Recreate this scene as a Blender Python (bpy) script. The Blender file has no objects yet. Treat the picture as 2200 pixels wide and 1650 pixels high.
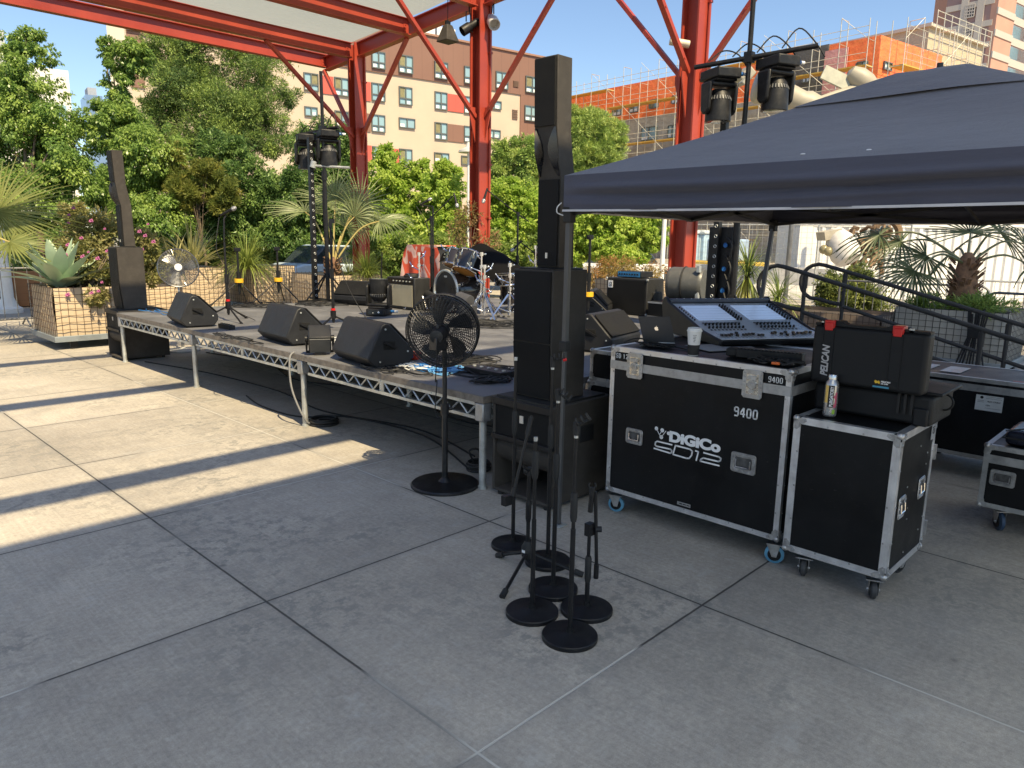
import bpy, math, random
import numpy as np
from math import radians, sin, cos, pi, sqrt, atan2
from mathutils import Vector, Matrix, Quaternion
V = Vector
SC = bpy.context.scene
COL = SC.collection
random.seed(7)

# ------------------------------------------------------------------ camera
# world axes: +X runs across the plaza away from the audience, +Y along the stage front, metres, ground at z = 0
FPX, PITCH, ROLL, HEAD, EYE = 1573.9, 0.19452, 0.01525, 0.7998, 1.74
_R = Matrix.Rotation(-HEAD, 3, 'Z')
_f, _u, _x = V((0, cos(PITCH), -sin(PITCH))), V((0, sin(PITCH), cos(PITCH))), V((1, 0, 0))
CX, CU, CW = _R @ (_x*cos(ROLL) + _u*sin(ROLL)), _R @ (_u*cos(ROLL) - _x*sin(ROLL)), _R @ _f
EYEP = V((0, 0, EYE))
cam = bpy.data.objects.new('camera', bpy.data.cameras.new('camera'))
COL.objects.link(cam)
cam.matrix_world = Matrix.Translation(EYEP) @ Matrix((CX, CU, -CW)).transposed().to_4x4()
cam.data.sensor_fit = 'HORIZONTAL'; cam.data.sensor_width = 36; cam.data.lens = FPX/2200*36
cam.data.clip_start = .05; cam.data.clip_end = 2000
SC.camera = cam

# ------------------------------------------------------------------ sky and sun
TOSUN = V((-.15, -.71, 1)).normalized()
world = bpy.data.worlds.new('World'); SC.world = world; world.use_nodes = True
nt = world.node_tree
sky = nt.nodes.new('ShaderNodeTexSky'); sky.sky_type = 'NISHITA'; sky.sun_disc = False
sky.sun_elevation = math.asin(TOSUN.z); sky.sun_rotation = atan2(TOSUN.x, TOSUN.y)
sky.air_density = 1.0; sky.dust_density = .25; sky.ozone_density = 2.2
bg = nt.nodes['Background']; bg.inputs[1].default_value = .077
nt.links.new(sky.outputs[0], bg.inputs[0])
sun = bpy.data.objects.new('sun', bpy.data.lights.new('sun', 'SUN')); COL.objects.link(sun)
sun.data.energy = 3.6; sun.data.angle = radians(.5); sun.data.color = (1, .82, .52)
sun.rotation_euler = (-TOSUN).to_track_quat('-Z', 'Y').to_euler(); sun.location = (0, -20, 30)
SC.view_settings.view_transform = 'Standard'; SC.view_settings.look = 'None'
SC.view_settings.exposure = 1.25; SC.view_settings.gamma = 1
SC.cycles.max_bounces = 8; SC.cycles.diffuse_bounces = 4; SC.cycles.glossy_bounces = 3
SC.cycles.transmission_bounces = 4; SC.cycles.transparent_max_bounces = 12
SC.cycles.sample_clamp_indirect = 6; SC.cycles.caustics_reflective = False; SC.cycles.caustics_refractive = False
SC.cycles.use_denoising = True

# ------------------------------------------------------------------ placing by known planes
def ray(px, py): return CX*((px-1100)/FPX) - CU*((py-825)/FPX) + CW
def _on(px, py, ax, val):
    r = ray(px, py); return EYEP + r*((val-EYEP[ax])/r[ax])
def atz(px, py, z=0): return _on(px, py, 2, z)
def atx(px, py, x): return _on(px, py, 0, x)
def aty(px, py, y): return _on(px, py, 1, y)
def atd(px, py, d): return EYEP + ray(px, py)*d
def atplane(px, py, p, n):
    r = ray(px, py); return EYEP + r*((p-EYEP).dot(n)/r.dot(n))

# ------------------------------------------------------------------ materials
def _mat(name):
    m = bpy.data.materials.new(name); m.use_nodes = True
    return m, m.node_tree, m.node_tree.nodes['Principled BSDF']
def _noise(nt, scale, detail=4, coord='Object', rough=.55, stretch=None):
    tc = nt.nodes.new('ShaderNodeTexCoord'); n = nt.nodes.new('ShaderNodeTexNoise')
    n.inputs['Scale'].default_value = scale; n.inputs['Detail'].default_value = detail; n.inputs['Roughness'].default_value = rough
    if stretch:
        mp = nt.nodes.new('ShaderNodeMapping'); mp.inputs['Scale'].default_value = stretch
        nt.links.new(tc.outputs[coord], mp.inputs[0]); nt.links.new(mp.outputs[0], n.inputs['Vector'])
    else: nt.links.new(tc.outputs[coord], n.inputs['Vector'])
    return n
def _mr(nt, src, a, b, c, d):
    r = nt.nodes.new('ShaderNodeMapRange')
    for k, v in zip((1, 2, 3, 4), (a, b, c, d)): r.inputs[k].default_value = v
    nt.links.new(src, r.inputs[0]); return r.outputs[0]
def _mix(nt, fac, a, b, mode='MIX'):
    x = nt.nodes.new('ShaderNodeMix'); x.data_type = 'RGBA'; x.blend_type = mode
    for sock, v in ((x.inputs[0], fac), (x.inputs[6], a), (x.inputs[7], b)):
        if hasattr(v, 'is_output'): nt.links.new(v, sock)
        elif isinstance(v, (int, float)): sock.default_value = v
        else: sock.default_value = (*v[:3], 1)
    return x.outputs[2]
def _math(nt, op, a, b=None):
    x = nt.nodes.new('ShaderNodeMath'); x.operation = op
    for k, v in ((0, a), (1, b)):
        if v is None: continue
        if hasattr(v, 'is_output'): nt.links.new(v, x.inputs[k])
        else: x.inputs[k].default_value = v
    return x.outputs[0]
def _bump(nt, b, h, s, d=.01):
    n = nt.nodes.new('ShaderNodeBump'); n.inputs['Strength'].default_value = s; n.inputs['Distance'].default_value = d
    nt.links.new(h, n.inputs['Height']); nt.links.new(n.outputs[0], b.inputs['Normal'])
def M(name, col, rough=.5, metal=0, var=.15, scale=5, bump=0, bs=90, spec=.5, rv=.1, stretch=None, dust=0, dcol=(.3, .28, .25)):
    m, nt, b = _mat(name)
    n = _noise(nt, scale, stretch=stretch)
    c = _mix(nt, _mr(nt, n.outputs[0], .3, .7, 0, 1), [x*(1-var) for x in col], [min(1, x*(1+var)) for x in col])
    if dust:
        d = _noise(nt, scale*3.1, 6, rough=.7)
        c = _mix(nt, _mr(nt, d.outputs[0], .5, .8, 0, dust), c, dcol)
    nt.links.new(c, b.inputs['Base Color'])
    nt.links.new(_mr(nt, n.outputs[0], .3, .7, max(.02, rough-rv), min(1, rough+rv)), b.inputs['Roughness'])
    b.inputs['Metallic'].default_value = metal; b.inputs['Specular IOR Level'].default_value = spec
    if bump: _bump(nt, b, _noise(nt, bs, 3).outputs[0], bump, .004)
    return m
def PLYM(name, col):
    """touring-case laminate with scuffs"""
    m = M(name, col, .42, var=.3, scale=3, bump=.12, bs=300, dust=.12, dcol=(.045, .045, .045), spec=.22); nt = m.node_tree; b = nt.nodes['Principled BSDF']
    src = b.inputs['Base Color'].links[0].from_socket; c = src
    for st, lo, am in (((5, 26, 95), .66, .35), ((5, 60, 12), .69, .22), ((9, 9, 9), .70, .18)):
        n = _noise(nt, 1, 3, stretch=st, rough=.7); c = _mix(nt, _mr(nt, n.outputs[0], lo, lo+.08, 0, am), c, (.10, .10, .10))
    nt.links.new(c, b.inputs['Base Color']); return m
def leafmat(name, cols, trans=.35, rough=.45):
    """leaves: each leaf its own shade of green, the clump tint in attribute 'tint'"""
    m, nt, b = _mat(name)
    g = nt.nodes.new('ShaderNodeNewGeometry'); a = nt.nodes.new('ShaderNodeAttribute'); a.attribute_name = 'tint'
    c = _mix(nt, g.outputs['Random Per Island'], cols[0], cols[1])
    c = _mix(nt, a.outputs['Fac'], c, cols[2])
    nt.links.new(c, b.inputs['Base Color']); b.inputs['Roughness'].default_value = rough
    b.inputs['Specular IOR Level'].default_value = .35
    t = nt.nodes.new('ShaderNodeBsdfTranslucent'); mx = nt.nodes.new('ShaderNodeMixShader'); mx.inputs[0].default_value = trans
    nt.links.new(_mix(nt, .5, c, [min(1, x*1.6) for x in cols[1]]), t.inputs[0])
    nt.links.new(b.outputs[0], mx.inputs[1]); nt.links.new(t.outputs[0], mx.inputs[2])
    nt.links.new(mx.outputs[0], nt.nodes['Material Output'].inputs[0])
    return m
def glassmat(name, col, rough=.06):
    m, nt, b = _mat(name)
    n = _noise(nt, .35, 2)
    nt.links.new(_mix(nt, n.outputs[0], [x*.7 for x in col], col), b.inputs['Base Color'])
    b.inputs['Roughness'].default_value = rough; b.inputs['Specular IOR Level'].default_value = .9
    return m

BLK = M('black_paint', (.010, .010, .011), .45, var=.3, bump=.25, bs=220, dust=.08, spec=.3)
BLKS = M('black_gloss', (.01, .01, .011), .22, var=.2)
BLKM = M('black_metal', (.009, .009, .010), .42, .0, bump=.1, bs=160, dust=.05, spec=.3)
CAB = M('textured_black_cabinet', (.055, .049, .043), .6, var=.2, bump=.5, bs=420, dust=.08, spec=.15)
GRL = M('black_speaker_grille', (.010, .010, .010), .65, var=.25, bump=.8, bs=700, spec=.2)
RUB = M('black_rubber', (.012, .012, .012), .7, var=.2)
PLY = PLYM('black_laminate', (.006, .0065, .0075))
ALU = M('aluminium_extrusion', (.68, .68, .69), .38, .8, var=.12, scale=14, bump=.15, bs=40, dust=.2, dcol=(.2, .2, .2))
ALUD = M('worn_aluminium', (.42, .42, .42), .45, .7, var=.2, scale=9, bump=.2, bs=50, dust=.5, dcol=(.12, .12, .12))
CHR = M('chrome', (.75, .75, .76), .12, 1, var=.08)
GALV = M('galvanised_steel', (.5, .51, .49), .45, .6, var=.25, scale=12, dust=.3)
WHT = M('white_paint', (.78, .78, .76), .5, var=.05, dust=.25, dcol=(.5, .47, .42))
RED = M('red_steel_paint', (.33, .045, .024), .45, var=.14, scale=1.2, bump=.08, bs=14, dust=.12, dcol=(.25, .1, .07))
YEL = M('yellow_plastic', (.75, .42, .02), .4, var=.08)
REDP = M('red_plastic', (.55, .012, .012), .35, var=.08)
BLUP = M('blue_plastic', (.02, .12, .35), .4, var=.1)
WTX = M('white_lettering', (.78, .78, .78), .5, var=.06, dust=.25, dcol=(.3, .3, .3))
TYRE = M('dark_grey_caster', (.035, .035, .036), .6, var=.3)
BLUR = M('blue_caster_tread', (.10, .28, .42), .5, var=.15)

# ------------------------------------------------------------------ mesh builder
def frame(d):
    d = V(d).normalized(); a = V((0, 0, 1)) if abs(d.z) < .95 else V((1, 0, 0))
    x = a.cross(d).normalized(); return x, d.cross(x), d
class B:
    def __init__(s): s.v = []; s.f = []; s.mi = []; s.m = 0
    def add(s, vs, fs):
        o = len(s.v); s.v += [tuple(p) for p in vs]; s.f += [tuple(i+o for i in f) for f in fs]; s.mi += [s.m]*len(fs); return s
    def box(s, c, d, rz=0, R=None):
        R = R or Matrix.Rotation(rz, 3, 'Z'); c = V(c)
        vs = [c + R @ V((d[0]*x/2, d[1]*y/2, d[2]*z/2)) for x in (-1, 1) for y in (-1, 1) for z in (-1, 1)]
        return s.add(vs, [(0, 1, 3, 2), (4, 6, 7, 5), (0, 4, 5, 1), (2, 3, 7, 6), (0, 2, 6, 4), (1, 5, 7, 3)])
    def b2(s, x0, y0, z0, x1, y1, z1): return s.box(((x0+x1)/2, (y0+y1)/2, (z0+z1)/2), (abs(x1-x0), abs(y1-y0), abs(z1-z0)))
    def bar(s, p0, p1, w, h, up=(0, 0, 1)):
        p0, p1 = V(p0), V(p1); d = (p1-p0).normalized(); x = d.cross(V(up))
        x = x.normalized() if x.length > 1e-4 else frame(d)[0]
        y = x.cross(d); return s.box((p0+p1)/2, (w, (p1-p0).length, h), R=Matrix((x, d, y)).transposed())
    def cyl(s, p0, p1, r, r2=None, n=12, caps=True):
        p0, p1 = V(p0), V(p1); r2 = r if r2 is None else r2; x, y, d = frame(p1-p0)
        vs = []
        for p, q in ((p0, r), (p1, r2)): vs += [p + (x*cos(2*pi*i/n) + y*sin(2*pi*i/n))*q for i in range(n)]
        fs = [(i, (i+1) % n, n+(i+1) % n, n+i) for i in range(n)]
        if caps: fs += [tuple(range(n-1, -1, -1)), tuple(range(n, 2*n))]
        return s.add(vs, fs)
    def tube(s, pts, r, n=6, closed=False):
        pts = [V(p) for p in pts]; N = len(pts); vs = []; x = None
        for i, p in enumerate(pts):
            a = pts[(i-1) % N] if (closed or i) else p; b = pts[(i+1) % N] if (closed or i < N-1) else p
            d = (b-a).normalized() if (b-a).length > 1e-9 else V((0, 0, 1))
            if x is None: x = frame(d)[0]
            x = (x - d*x.dot(d)); x = x.normalized() if x.length > 1e-6 else frame(d)[0]
            y = d.cross(x); q = r[i] if isinstance(r, (list, tuple)) else r
            vs += [p + (x*cos(2*pi*k/n) + y*sin(2*pi*k/n))*q for k in range(n)]
        fs = []
        for i in range(N if closed else N-1):
            j = (i+1) % N
            fs += [(i*n+k, i*n+(k+1) % n, j*n+(k+1) % n, j*n+k) for k in range(n)]
        if not closed: fs += [tuple(range(n-1, -1, -1)), tuple(range((N-1)*n, N*n))]
        return s.add(vs, fs)
    def lathe(s, prof, c=(0, 0, 0), ax=(0, 0, 1), n=24):
        x, y, d = frame(ax); c = V(c); vs = []; fs = []; K = len(prof)
        for r, h in prof: vs += [c + d*h + (x*cos(2*pi*i/n) + y*sin(2*pi*i/n))*max(r, 1e-4) for i in range(n)]
        for k in range(K-1): fs += [(k*n+i, k*n+(i+1) % n, (k+1)*n+(i+1) % n, (k+1)*n+i) for i in range(n)]
        if prof[0][0] > 1e-3: fs.append(tuple(range(n-1, -1, -1)))
        if prof[-1][0] > 1e-3: fs.append(tuple(range((K-1)*n, K*n)))
        return s.add(vs, fs)
    def prism(s, poly, o, a, b, c):
        """poly in (a, b), swept along vector c from o"""
        o, a, b, c = V(o), V(a), V(b), V(c); n = len(poly)
        if a.cross(b).dot(c) < 0: poly = poly[::-1]
        ar = sum(poly[i][0]*poly[(i+1) % n][1] - poly[(i+1) % n][0]*poly[i][1] for i in range(n))
        p0 = [o + a*x + b*y for x, y in poly]; vs = p0 + [p + c for p in p0]
        fl = (ar > 0) == (a.cross(b).dot(c) > 0)
        fs = [(i, (i+1) % n, n+(i+1) % n, n+i) for i in range(n)] + [tuple(range(n-1, -1, -1)), tuple(range(n, 2*n))]
        if not fl: fs = [f[::-1] for f in fs]
        return s.add(vs, fs)
    def sph(s, c, r, n=12, k=8):
        r = (r, r, r) if isinstance(r, (int, float)) else r; c = V(c); vs = []; fs = []
        for j in range(k+1):
            t = pi*j/k; vs += [c + V((r[0]*sin(t)*cos(2*pi*i/n), r[1]*sin(t)*sin(2*pi*i/n), r[2]*cos(t))) for i in range(n)]
        for j in range(k): fs += [(j*n+i, (j+1)*n+i, (j+1)*n+(i+1) % n, j*n+(i+1) % n) for i in range(n)]
        return s.add(vs, fs)
    def ring(s, c, R, r, ax=(0, 0, 1), n=32, k=6, sy=1):
        x, y, d = frame(ax); c = V(c)
        return s.tube([c + x*R*cos(2*pi*i/n) + y*R*sy*sin(2*pi*i/n) for i in range(n)], r, k, True)
    def quad(s, *p): return s.add(p, [tuple(range(len(p)))])
    def stroke(s, pts, o, a, b, c, w, t):
        """flat lettering stroke: polyline in (a, b), width w, raised t along c"""
        o, a, b, c = V(o), V(a), V(b), V(c)
        for (x0, y0), (x1, y1) in zip(pts, pts[1:]):
            L = sqrt((x1-x0)**2 + (y1-y0)**2)
            if L < 1e-6: continue
            dx, dy = (x1-x0)/L*w/2, (y1-y0)/L*w/2
            x0_, y0_, x1_, y1_ = x0-dx*.6, y0-dy*.6, x1+dx*.6, y1+dy*.6
            s.prism([(x0_-dy, y0_+dx), (x1_-dy, y1_+dx), (x1_+dy, y1_-dx), (x0_+dy, y0_-dx)], o, a, b, c*t)
        return s
    def build(s, name, mat, parent=None, bevel=0, label=None, sharp=35, seg=2):
        off = V((0, 0, 0)); p = parent
        while p: off += p.location; p = p.parent
        me = bpy.data.meshes.new(name)
        me.from_pydata([(x-off.x, y-off.y, z-off.z) for x, y, z in s.v], [], s.f)
        mats = mat if isinstance(mat, (list, tuple)) else [mat]
        for m in mats: me.materials.append(m)
        if len(mats) > 1: me.polygons.foreach_set('material_index', s.mi)
        me.polygons.foreach_set('use_smooth', [True]*len(me.polygons)); me.set_sharp_from_angle(angle=radians(sharp))
        o = bpy.data.objects.new(name, me); COL.objects.link(o); o.parent = parent
        if label: o['label'] = label
        if bevel:
            md = o.modifiers.new('bevel', 'BEVEL'); md.width = bevel; md.segments = seg; md.limit_method = 'ANGLE'; md.angle_limit = radians(40)
        return o
def thing(name, label, cat, loc=(0, 0, 0), group=None):
    o = bpy.data.objects.new(name, None); COL.objects.link(o); o.location = loc; o.empty_display_size = .1
    o['label'] = label; o['category'] = cat
    if group: o['group'] = group
    return o
def tag(o, label, cat, group=None):
    o['label'] = label; o['category'] = cat
    if group: o['group'] = group
    return o
def kind(o, k): o['kind'] = k; return o
def place(o, loc, rz=0): o.location = loc; o.rotation_euler = (0, 0, rz); return o
def dup(root, loc, rz=0, label=None, group=None):
    def cp(o, par):
        c = o.copy(); COL.objects.link(c); c.parent = par
        for ch in o.children: cp(ch, c)
        return c
    r = cp(root, None); place(r, loc, rz)
    if label: r['label'] = label
    if group: r['group'] = group
    return r
def text(s, size, o, a, b, mat, parent, name='lettering', bold=0, shear=0, t=.001, width=None):
    """real raised lettering: baseline start o, reading direction a, up b"""
    cu = bpy.data.curves.new('t', 'FONT'); cu.body = s; cu.size = size; cu.offset = bold; cu.shear = shear; cu.extrude = t
    tmp = bpy.data.objects.new('t', cu); COL.objects.link(tmp)
    bpy.context.view_layer.update()
    me = bpy.data.meshes.new_from_object(tmp.evaluated_get(bpy.context.evaluated_depsgraph_get()))
    bpy.data.objects.remove(tmp); bpy.data.curves.remove(cu)
    a, b, o = V(a).normalized(), V(b).normalized(), V(o); sx = 1
    if width and len(me.vertices):
        xs = [v.co.x for v in me.vertices]; sx = width/max(1e-6, max(xs)-min(xs))
    off = V((0, 0, 0)); p = parent
    while p: off += p.location; p = p.parent
    c = a.cross(b)
    for v in me.vertices: v.co = o + a*(v.co.x*sx) + b*v.co.y + c*v.co.z - off
    me.materials.clear(); me.materials.append(mat); me.name = name
    ob = bpy.data.objects.new(name, me); COL.objects.link(ob); ob.parent = parent
    return ob
def arc(c, r, a0, a1, n, x, y):
    c, x, y = V(c), V(x), V(y)
    return [c + x*r*cos(a0+(a1-a0)*i/n) + y*r*sin(a0+(a1-a0)*i/n) for i in range(n+1)]
def bez(p, n=12):
    """Catmull-Rom through points"""
    p = [V(q) for q in p]; out = []
    for i in range(len(p)-1):
        a, b, c, d = p[max(i-1, 0)], p[i], p[i+1], p[min(i+2, len(p)-1)]
        for k in range(n):
            t = k/n; out.append(.5*((2*b) + (c-a)*t + (2*a-5*b+4*c-d)*t*t + (3*b-a-3*c+d)*t**3))
    return out + [p[-1]]
# ------------------------------------------------------------------ ground
def ground_mat():
    m, nt, b = _mat('brushed_concrete')
    tc = nt.nodes.new('ShaderNodeTexCoord'); sp = nt.nodes.new('ShaderNodeSeparateXYZ'); nt.links.new(tc.outputs['Object'], sp.inputs[0])
    def cell(o, c0):
        return _math(nt, 'DIVIDE', _math(nt, 'SUBTRACT', o, c0), 1.5)
    cu, cv = cell(sp.outputs[0], 1.533), cell(sp.outputs[1], 1.628)
    wob = _noise(nt, 9, 3)
    w = _math(nt, 'MULTIPLY', _math(nt, 'SUBTRACT', wob.outputs[0], .5), .003)
    def dist(c):
        f = _math(nt, 'FRACT', _math(nt, 'ADD', c, .5)); return _math(nt, 'ABSOLUTE', _math(nt, 'ADD', _math(nt, 'SUBTRACT', f, .5), w))
    du, dv = dist(cu), dist(cv)
    d = _math(nt, 'MULTIPLY', _math(nt, 'MINIMUM', du, dv), 1.5)
    line = _mr(nt, d, .0035, .0075, 1, 0); halo = _mr(nt, d, .005, .05, 1, 0)
    cmb = nt.nodes.new('ShaderNodeCombineXYZ'); nt.links.new(_math(nt, 'FLOOR', cu), cmb.inputs[0]); nt.links.new(_math(nt, 'FLOOR', cv), cmb.inputs[1])
    wn = nt.nodes.new('ShaderNodeTexWhiteNoise'); nt.links.new(cmb.outputs[0], wn.inputs[0])
    big = _noise(nt, .55, 4, rough=.6); mid = _noise(nt, 3.2, 8, rough=.72); fine = _noise(nt, 42, 4, rough=.7)
    grit = _noise(nt, 230, 3, rough=.6)
    brush = _noise(nt, 1, 5, stretch=(70, 2.2, 1), rough=.7)
    c = _mix(nt, _mr(nt, big.outputs[0], .3, .7, 0, 1), (.345, .315, .268), (.455, .42, .362))
    c = _mix(nt, .8, c, _mix(nt, _mr(nt, mid.outputs[0], .34, .68, 0, 1), (.80, .80, .81), (1.13, 1.12, 1.10)), 'MULTIPLY')
    c = _mix(nt, .75, c, _mix(nt, _mr(nt, fine.outputs[0], .3, .7, 0, 1), (.74, .74, .74), (1.2, 1.2, 1.2)), 'MULTIPLY')
    c = _mix(nt, .5, c, _mix(nt, _mr(nt, grit.outputs[0], .32, .68, 0, 1), (.7, .7, .7), (1.25, 1.25, 1.25)), 'MULTIPLY')
    c = _mix(nt, .7, c, _mix(nt, _mr(nt, brush.outputs[0], .3, .7, 0, 1), (.84, .84, .84), (1.12, 1.12, 1.12)), 'MULTIPLY')
    c = _mix(nt, .9, c, _mix(nt, wn.outputs[0], (.84, .84, .85), (1.14, 1.13, 1.12)), 'MULTIPLY')
    # worn, flaking patches
    worn = _noise(nt, 11, 7, rough=.78); patch = _noise(nt, .8, 3)
    wm = _math(nt, 'MULTIPLY', _mr(nt, worn.outputs[0], .49, .57, 0, 1), _mr(nt, patch.outputs[0], .44, .6, 0, .8))
    c = _mix(nt, wm, c, (.205, .2, .182))
    pale = _noise(nt, 7, 7, rough=.75); pm = _math(nt, 'MULTIPLY', _mr(nt, pale.outputs[0], .52, .66, 0, 1), _mr(nt, patch.outputs[0], .56, .34, 0, .55))
    c = _mix(nt, pm, c, (.46, .445, .41))
    # gum and oil spots
    vo = nt.nodes.new('ShaderNodeTexVoronoi'); vo.inputs['Scale'].default_value = 1.7; nt.links.new(tc.outputs['Object'], vo.inputs['Vector'])
    spm = _math(nt, 'MULTIPLY', _mr(nt, vo.outputs['Distance'], .018, .045, .75, 0), _math(nt, 'GREATER_THAN', fine.outputs[0], .42))
    c = _mix(nt, spm, c, (.11, .105, .1))
    vo2 = nt.nodes.new('ShaderNodeTexVoronoi'); vo2.inputs['Scale'].default_value = 6; nt.links.new(tc.outputs['Object'], vo2.inputs['Vector'])
    sp2 = _math(nt, 'MULTIPLY', _mr(nt, vo2.outputs['Distance'], .02, .05, .6, 0), _mr(nt, big.outputs[0], .5, .6, 0, 1))
    c = _mix(nt, sp2, c, (.15, .14, .13))
    c = _mix(nt, _math(nt, 'MULTIPLY', halo, .28), c, (.2, .195, .185))
    dustj = _noise(nt, .5, 2)
    c = _mix(nt, _math(nt, 'MULTIPLY', line, .88), c, _mix(nt, _mr(nt, dustj.outputs[0], .5, .54, 0, 1), (.035, .033, .03), (.5, .48, .43)))
    nt.links.new(c, b.inputs['Base Color'])
    nt.links.new(_mr(nt, mid.outputs[0], .3, .7, .55, .85), b.inputs['Roughness']); b.inputs['Specular IOR Level'].default_value = .35
    h = _math(nt, 'ADD', _math(nt, 'MULTIPLY', grit.outputs[0], .5), _math(nt, 'ADD', _math(nt, 'MULTIPLY', fine.outputs[0], .6), _math(nt, 'MULTIPLY', line, -4)))
    _bump(nt, b, h, .35, .004)
    return m
g = B(); g.quad((-500, -400, 0), (700, -400, 0), (700, 800, 0), (-500, 800, 0))
kind(g.build('plaza_ground', ground_mat()), 'structure')
STREET = M('asphalt_street', (.06, .06, .062), .8, var=.25, scale=2, bump=.4, bs=60)
g = B(); g.quad((-60, 26, .004), (17.5, 22.5, .004), (60, 15, .004), (60, 27, .004), (20, 34, .004), (-60, 38, .004))
kind(g.build('street', STREET), 'structure')

# ------------------------------------------------------------------ red steel canopy
def ibeam(b, p0, p1, h, w, tf=.022, tw=.016, side=None):
    """p0, p1: bottom centre line; side: horizontal width direction"""
    p0, p1 = V(p0), V(p1); d = p1-p0; s = V(side) if side else d.cross(V((0, 0, 1))).normalized(); u = s.cross(d).normalized()
    if u.z < 0: u = -u
    a, c = w/2, tw/2
    b.prism([(-a, 0), (a, 0), (a, tf), (c, tf), (c, h-tf), (a, h-tf), (a, h), (-a, h), (-a, h-tf), (-c, h-tf), (-c, tf), (-a, tf)], p0, s, u, d)
def fabric_mat(name, tr, tcol):
    m, nt, b = _mat(name)
    n = _noise(nt, 1, 6, stretch=(1.1, 5, 1), rough=.65); n2 = _noise(nt, 1.3, 4)
    c = _mix(nt, n2.outputs[0], (.42, .43, .41), (.62, .62, .59)); nt.links.new(c, b.inputs['Base Color']); b.inputs['Roughness'].default_value = .8
    _bump(nt, b, n.outputs[0], 1, .5)
    t = nt.nodes.new('ShaderNodeBsdfTranslucent'); mx = nt.nodes.new('ShaderNodeMixShader'); mx.inputs[0].default_value = tr
    nt.links.new(_mix(nt, .9, c, tcol), t.inputs[0]); nt.links.new(b.outputs[0], mx.inputs[1]); nt.links.new(t.outputs[0], mx.inputs[2])
    nt.links.new(mx.outputs[0], nt.nodes['Material Output'].inputs[0]); return m
FAB = fabric_mat('weathered_shade_fabric', .42, (.47, .53, .55)); FAB2 = fabric_mat('bright_fill_fabric', .96, (.84, .95, 1))  # second cloth is for the unseen roof, extra translucent and bluish to brighten the shade
UC = 12.0
def zb(v): return 6.41 + (17.65-v)*.07
canopy = thing('steel_canopy', 'red painted steel canopy frame with grey fabric roof over the stage', 'canopy', (UC, 12.8, 0))
COLV = [17.65, 12.8, 7.35]
for uc in (UC, -11):
    for v in COLV:
        b = B(); t = zb(v)+.38
        ibeam(b, (uc, v+.17, 0), (uc, v+.17, t), .34, .34, .032, .022, side=(1, 0, 0))
        b.b2(uc-.27, v-.27, 0, uc+.27, v+.27, .03)
        for s in (-1, 1):                                            # gusset plates at the brace joint
            b.prism([(.16, -.45), (.34, .18), (.34, .3), (.16, .3)], (uc-.012, v, 4.35), (0, s, 0), (0, 0, 1), (.024, 0, 0))
        b.prism([(.16, -.45), (.34, .18), (.34, .3), (.16, .3)], (uc, v-.012, 4.35), (-1 if uc > 0 else 1, 0, 0), (0, 0, 1), (0, .024, 0))
        b.build('column', RED, canopy)
        if uc > 0:
            b = B(); b.tube([(uc+.12, v-.2, .1), (uc+.12, v-.2, t-.3)], .028, 8)
            for k in range(5): b.b2(uc+.08, v-.235, 1+k*1.2, uc+.16, v-.16, 1.04+k*1.2)
            b.build('conduit', RED, canopy)
def rafter(v, u0, u1, nm='beam', h=.38, w=.2, dz=0):
    b = B(); ibeam(b, (u0, v, zb(v)+dz), (u1, v, zb(v)+dz), h, w)
    for s in (-1, 1):
        for k in range(4): b.cyl((u1-.10, v+s*.008, zb(v)+dz+.07+k*.08), (u1-.10, v+s*.03, zb(v)+dz+.07+k*.08), .016, n=6)
        b.b2(u1-.16, v+s*.008, zb(v)+dz+.03, u1-.03, v+s*.018, zb(v)+dz+h-.03)
    b.build(nm, RED, canopy)
for v in (17.65, 15.25, 12.8, 10.1): rafter(v, -11, UC-.17 if v in COLV else UC-.11)
for v in (6.27, 3.27, -.09): rafter(v, -11, UC-.11, h=.26, w=.16, dz=.06)  # unseen beams, placed and sized to cast the shadow bands on the ground
rafter(19.15, -11, UC, dz=.10, h=.34)
for a, c in ((19.15, 17.82), (17.48, 12.98), (12.62, 7.53), (7.17, -.2)):
    b = B(); ibeam(b, (UC, a, zb(a)+.02), (UC, c, zb(c)+.02), .36, .2); b.build('beam', RED, canopy)
b = B(); ibeam(b, (-11, 19.15, zb(19.15)), (-11, -.2, zb(-.2)), .36, .2); b.build('beam', RED, canopy)
def brace(p0, p1):
    b = B(); p0, p1 = V(p0), V(p1); b.bar(p0, p1, .10, .075)
    d = (p1-p0).normalized(); sd = d.cross(V((0, 0, 1))).normalized()
    for t in (.08, .35, .65, .93): q = p0.lerp(p1, t); b.cyl(q-sd*.06, q+sd*.06, .02, n=6)
    b.build('brace', RED, canopy)
brace((UC-.15, 17.65, 4.4), (9.4, 17.65, zb(17.65))); brace((UC, 17.5, 4.4), (UC, 15.45, zb(15.45)+.02)); brace((UC-.02, 17.8, 4.45), (UC-.1, 19.1, zb(19.1)))
brace((UC-.15, 12.8, 4.45), (9.4, 12.8, zb(12.8))); brace((UC, 12.65, 4.45), (UC, 10.3, zb(10.3)+.02))
brace((UC, 7.5, 4.55), (UC, 9.75, zb(9.75)+.02)); brace((UC-.15, 7.35, 4.65), (9.4, 7.35, zb(7.35)+.02)); brace((UC, 7.2, 4.55), (UC, 4.9, zb(4.9)+.02))
rafter(7.35, 9.2, UC-.17)
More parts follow.
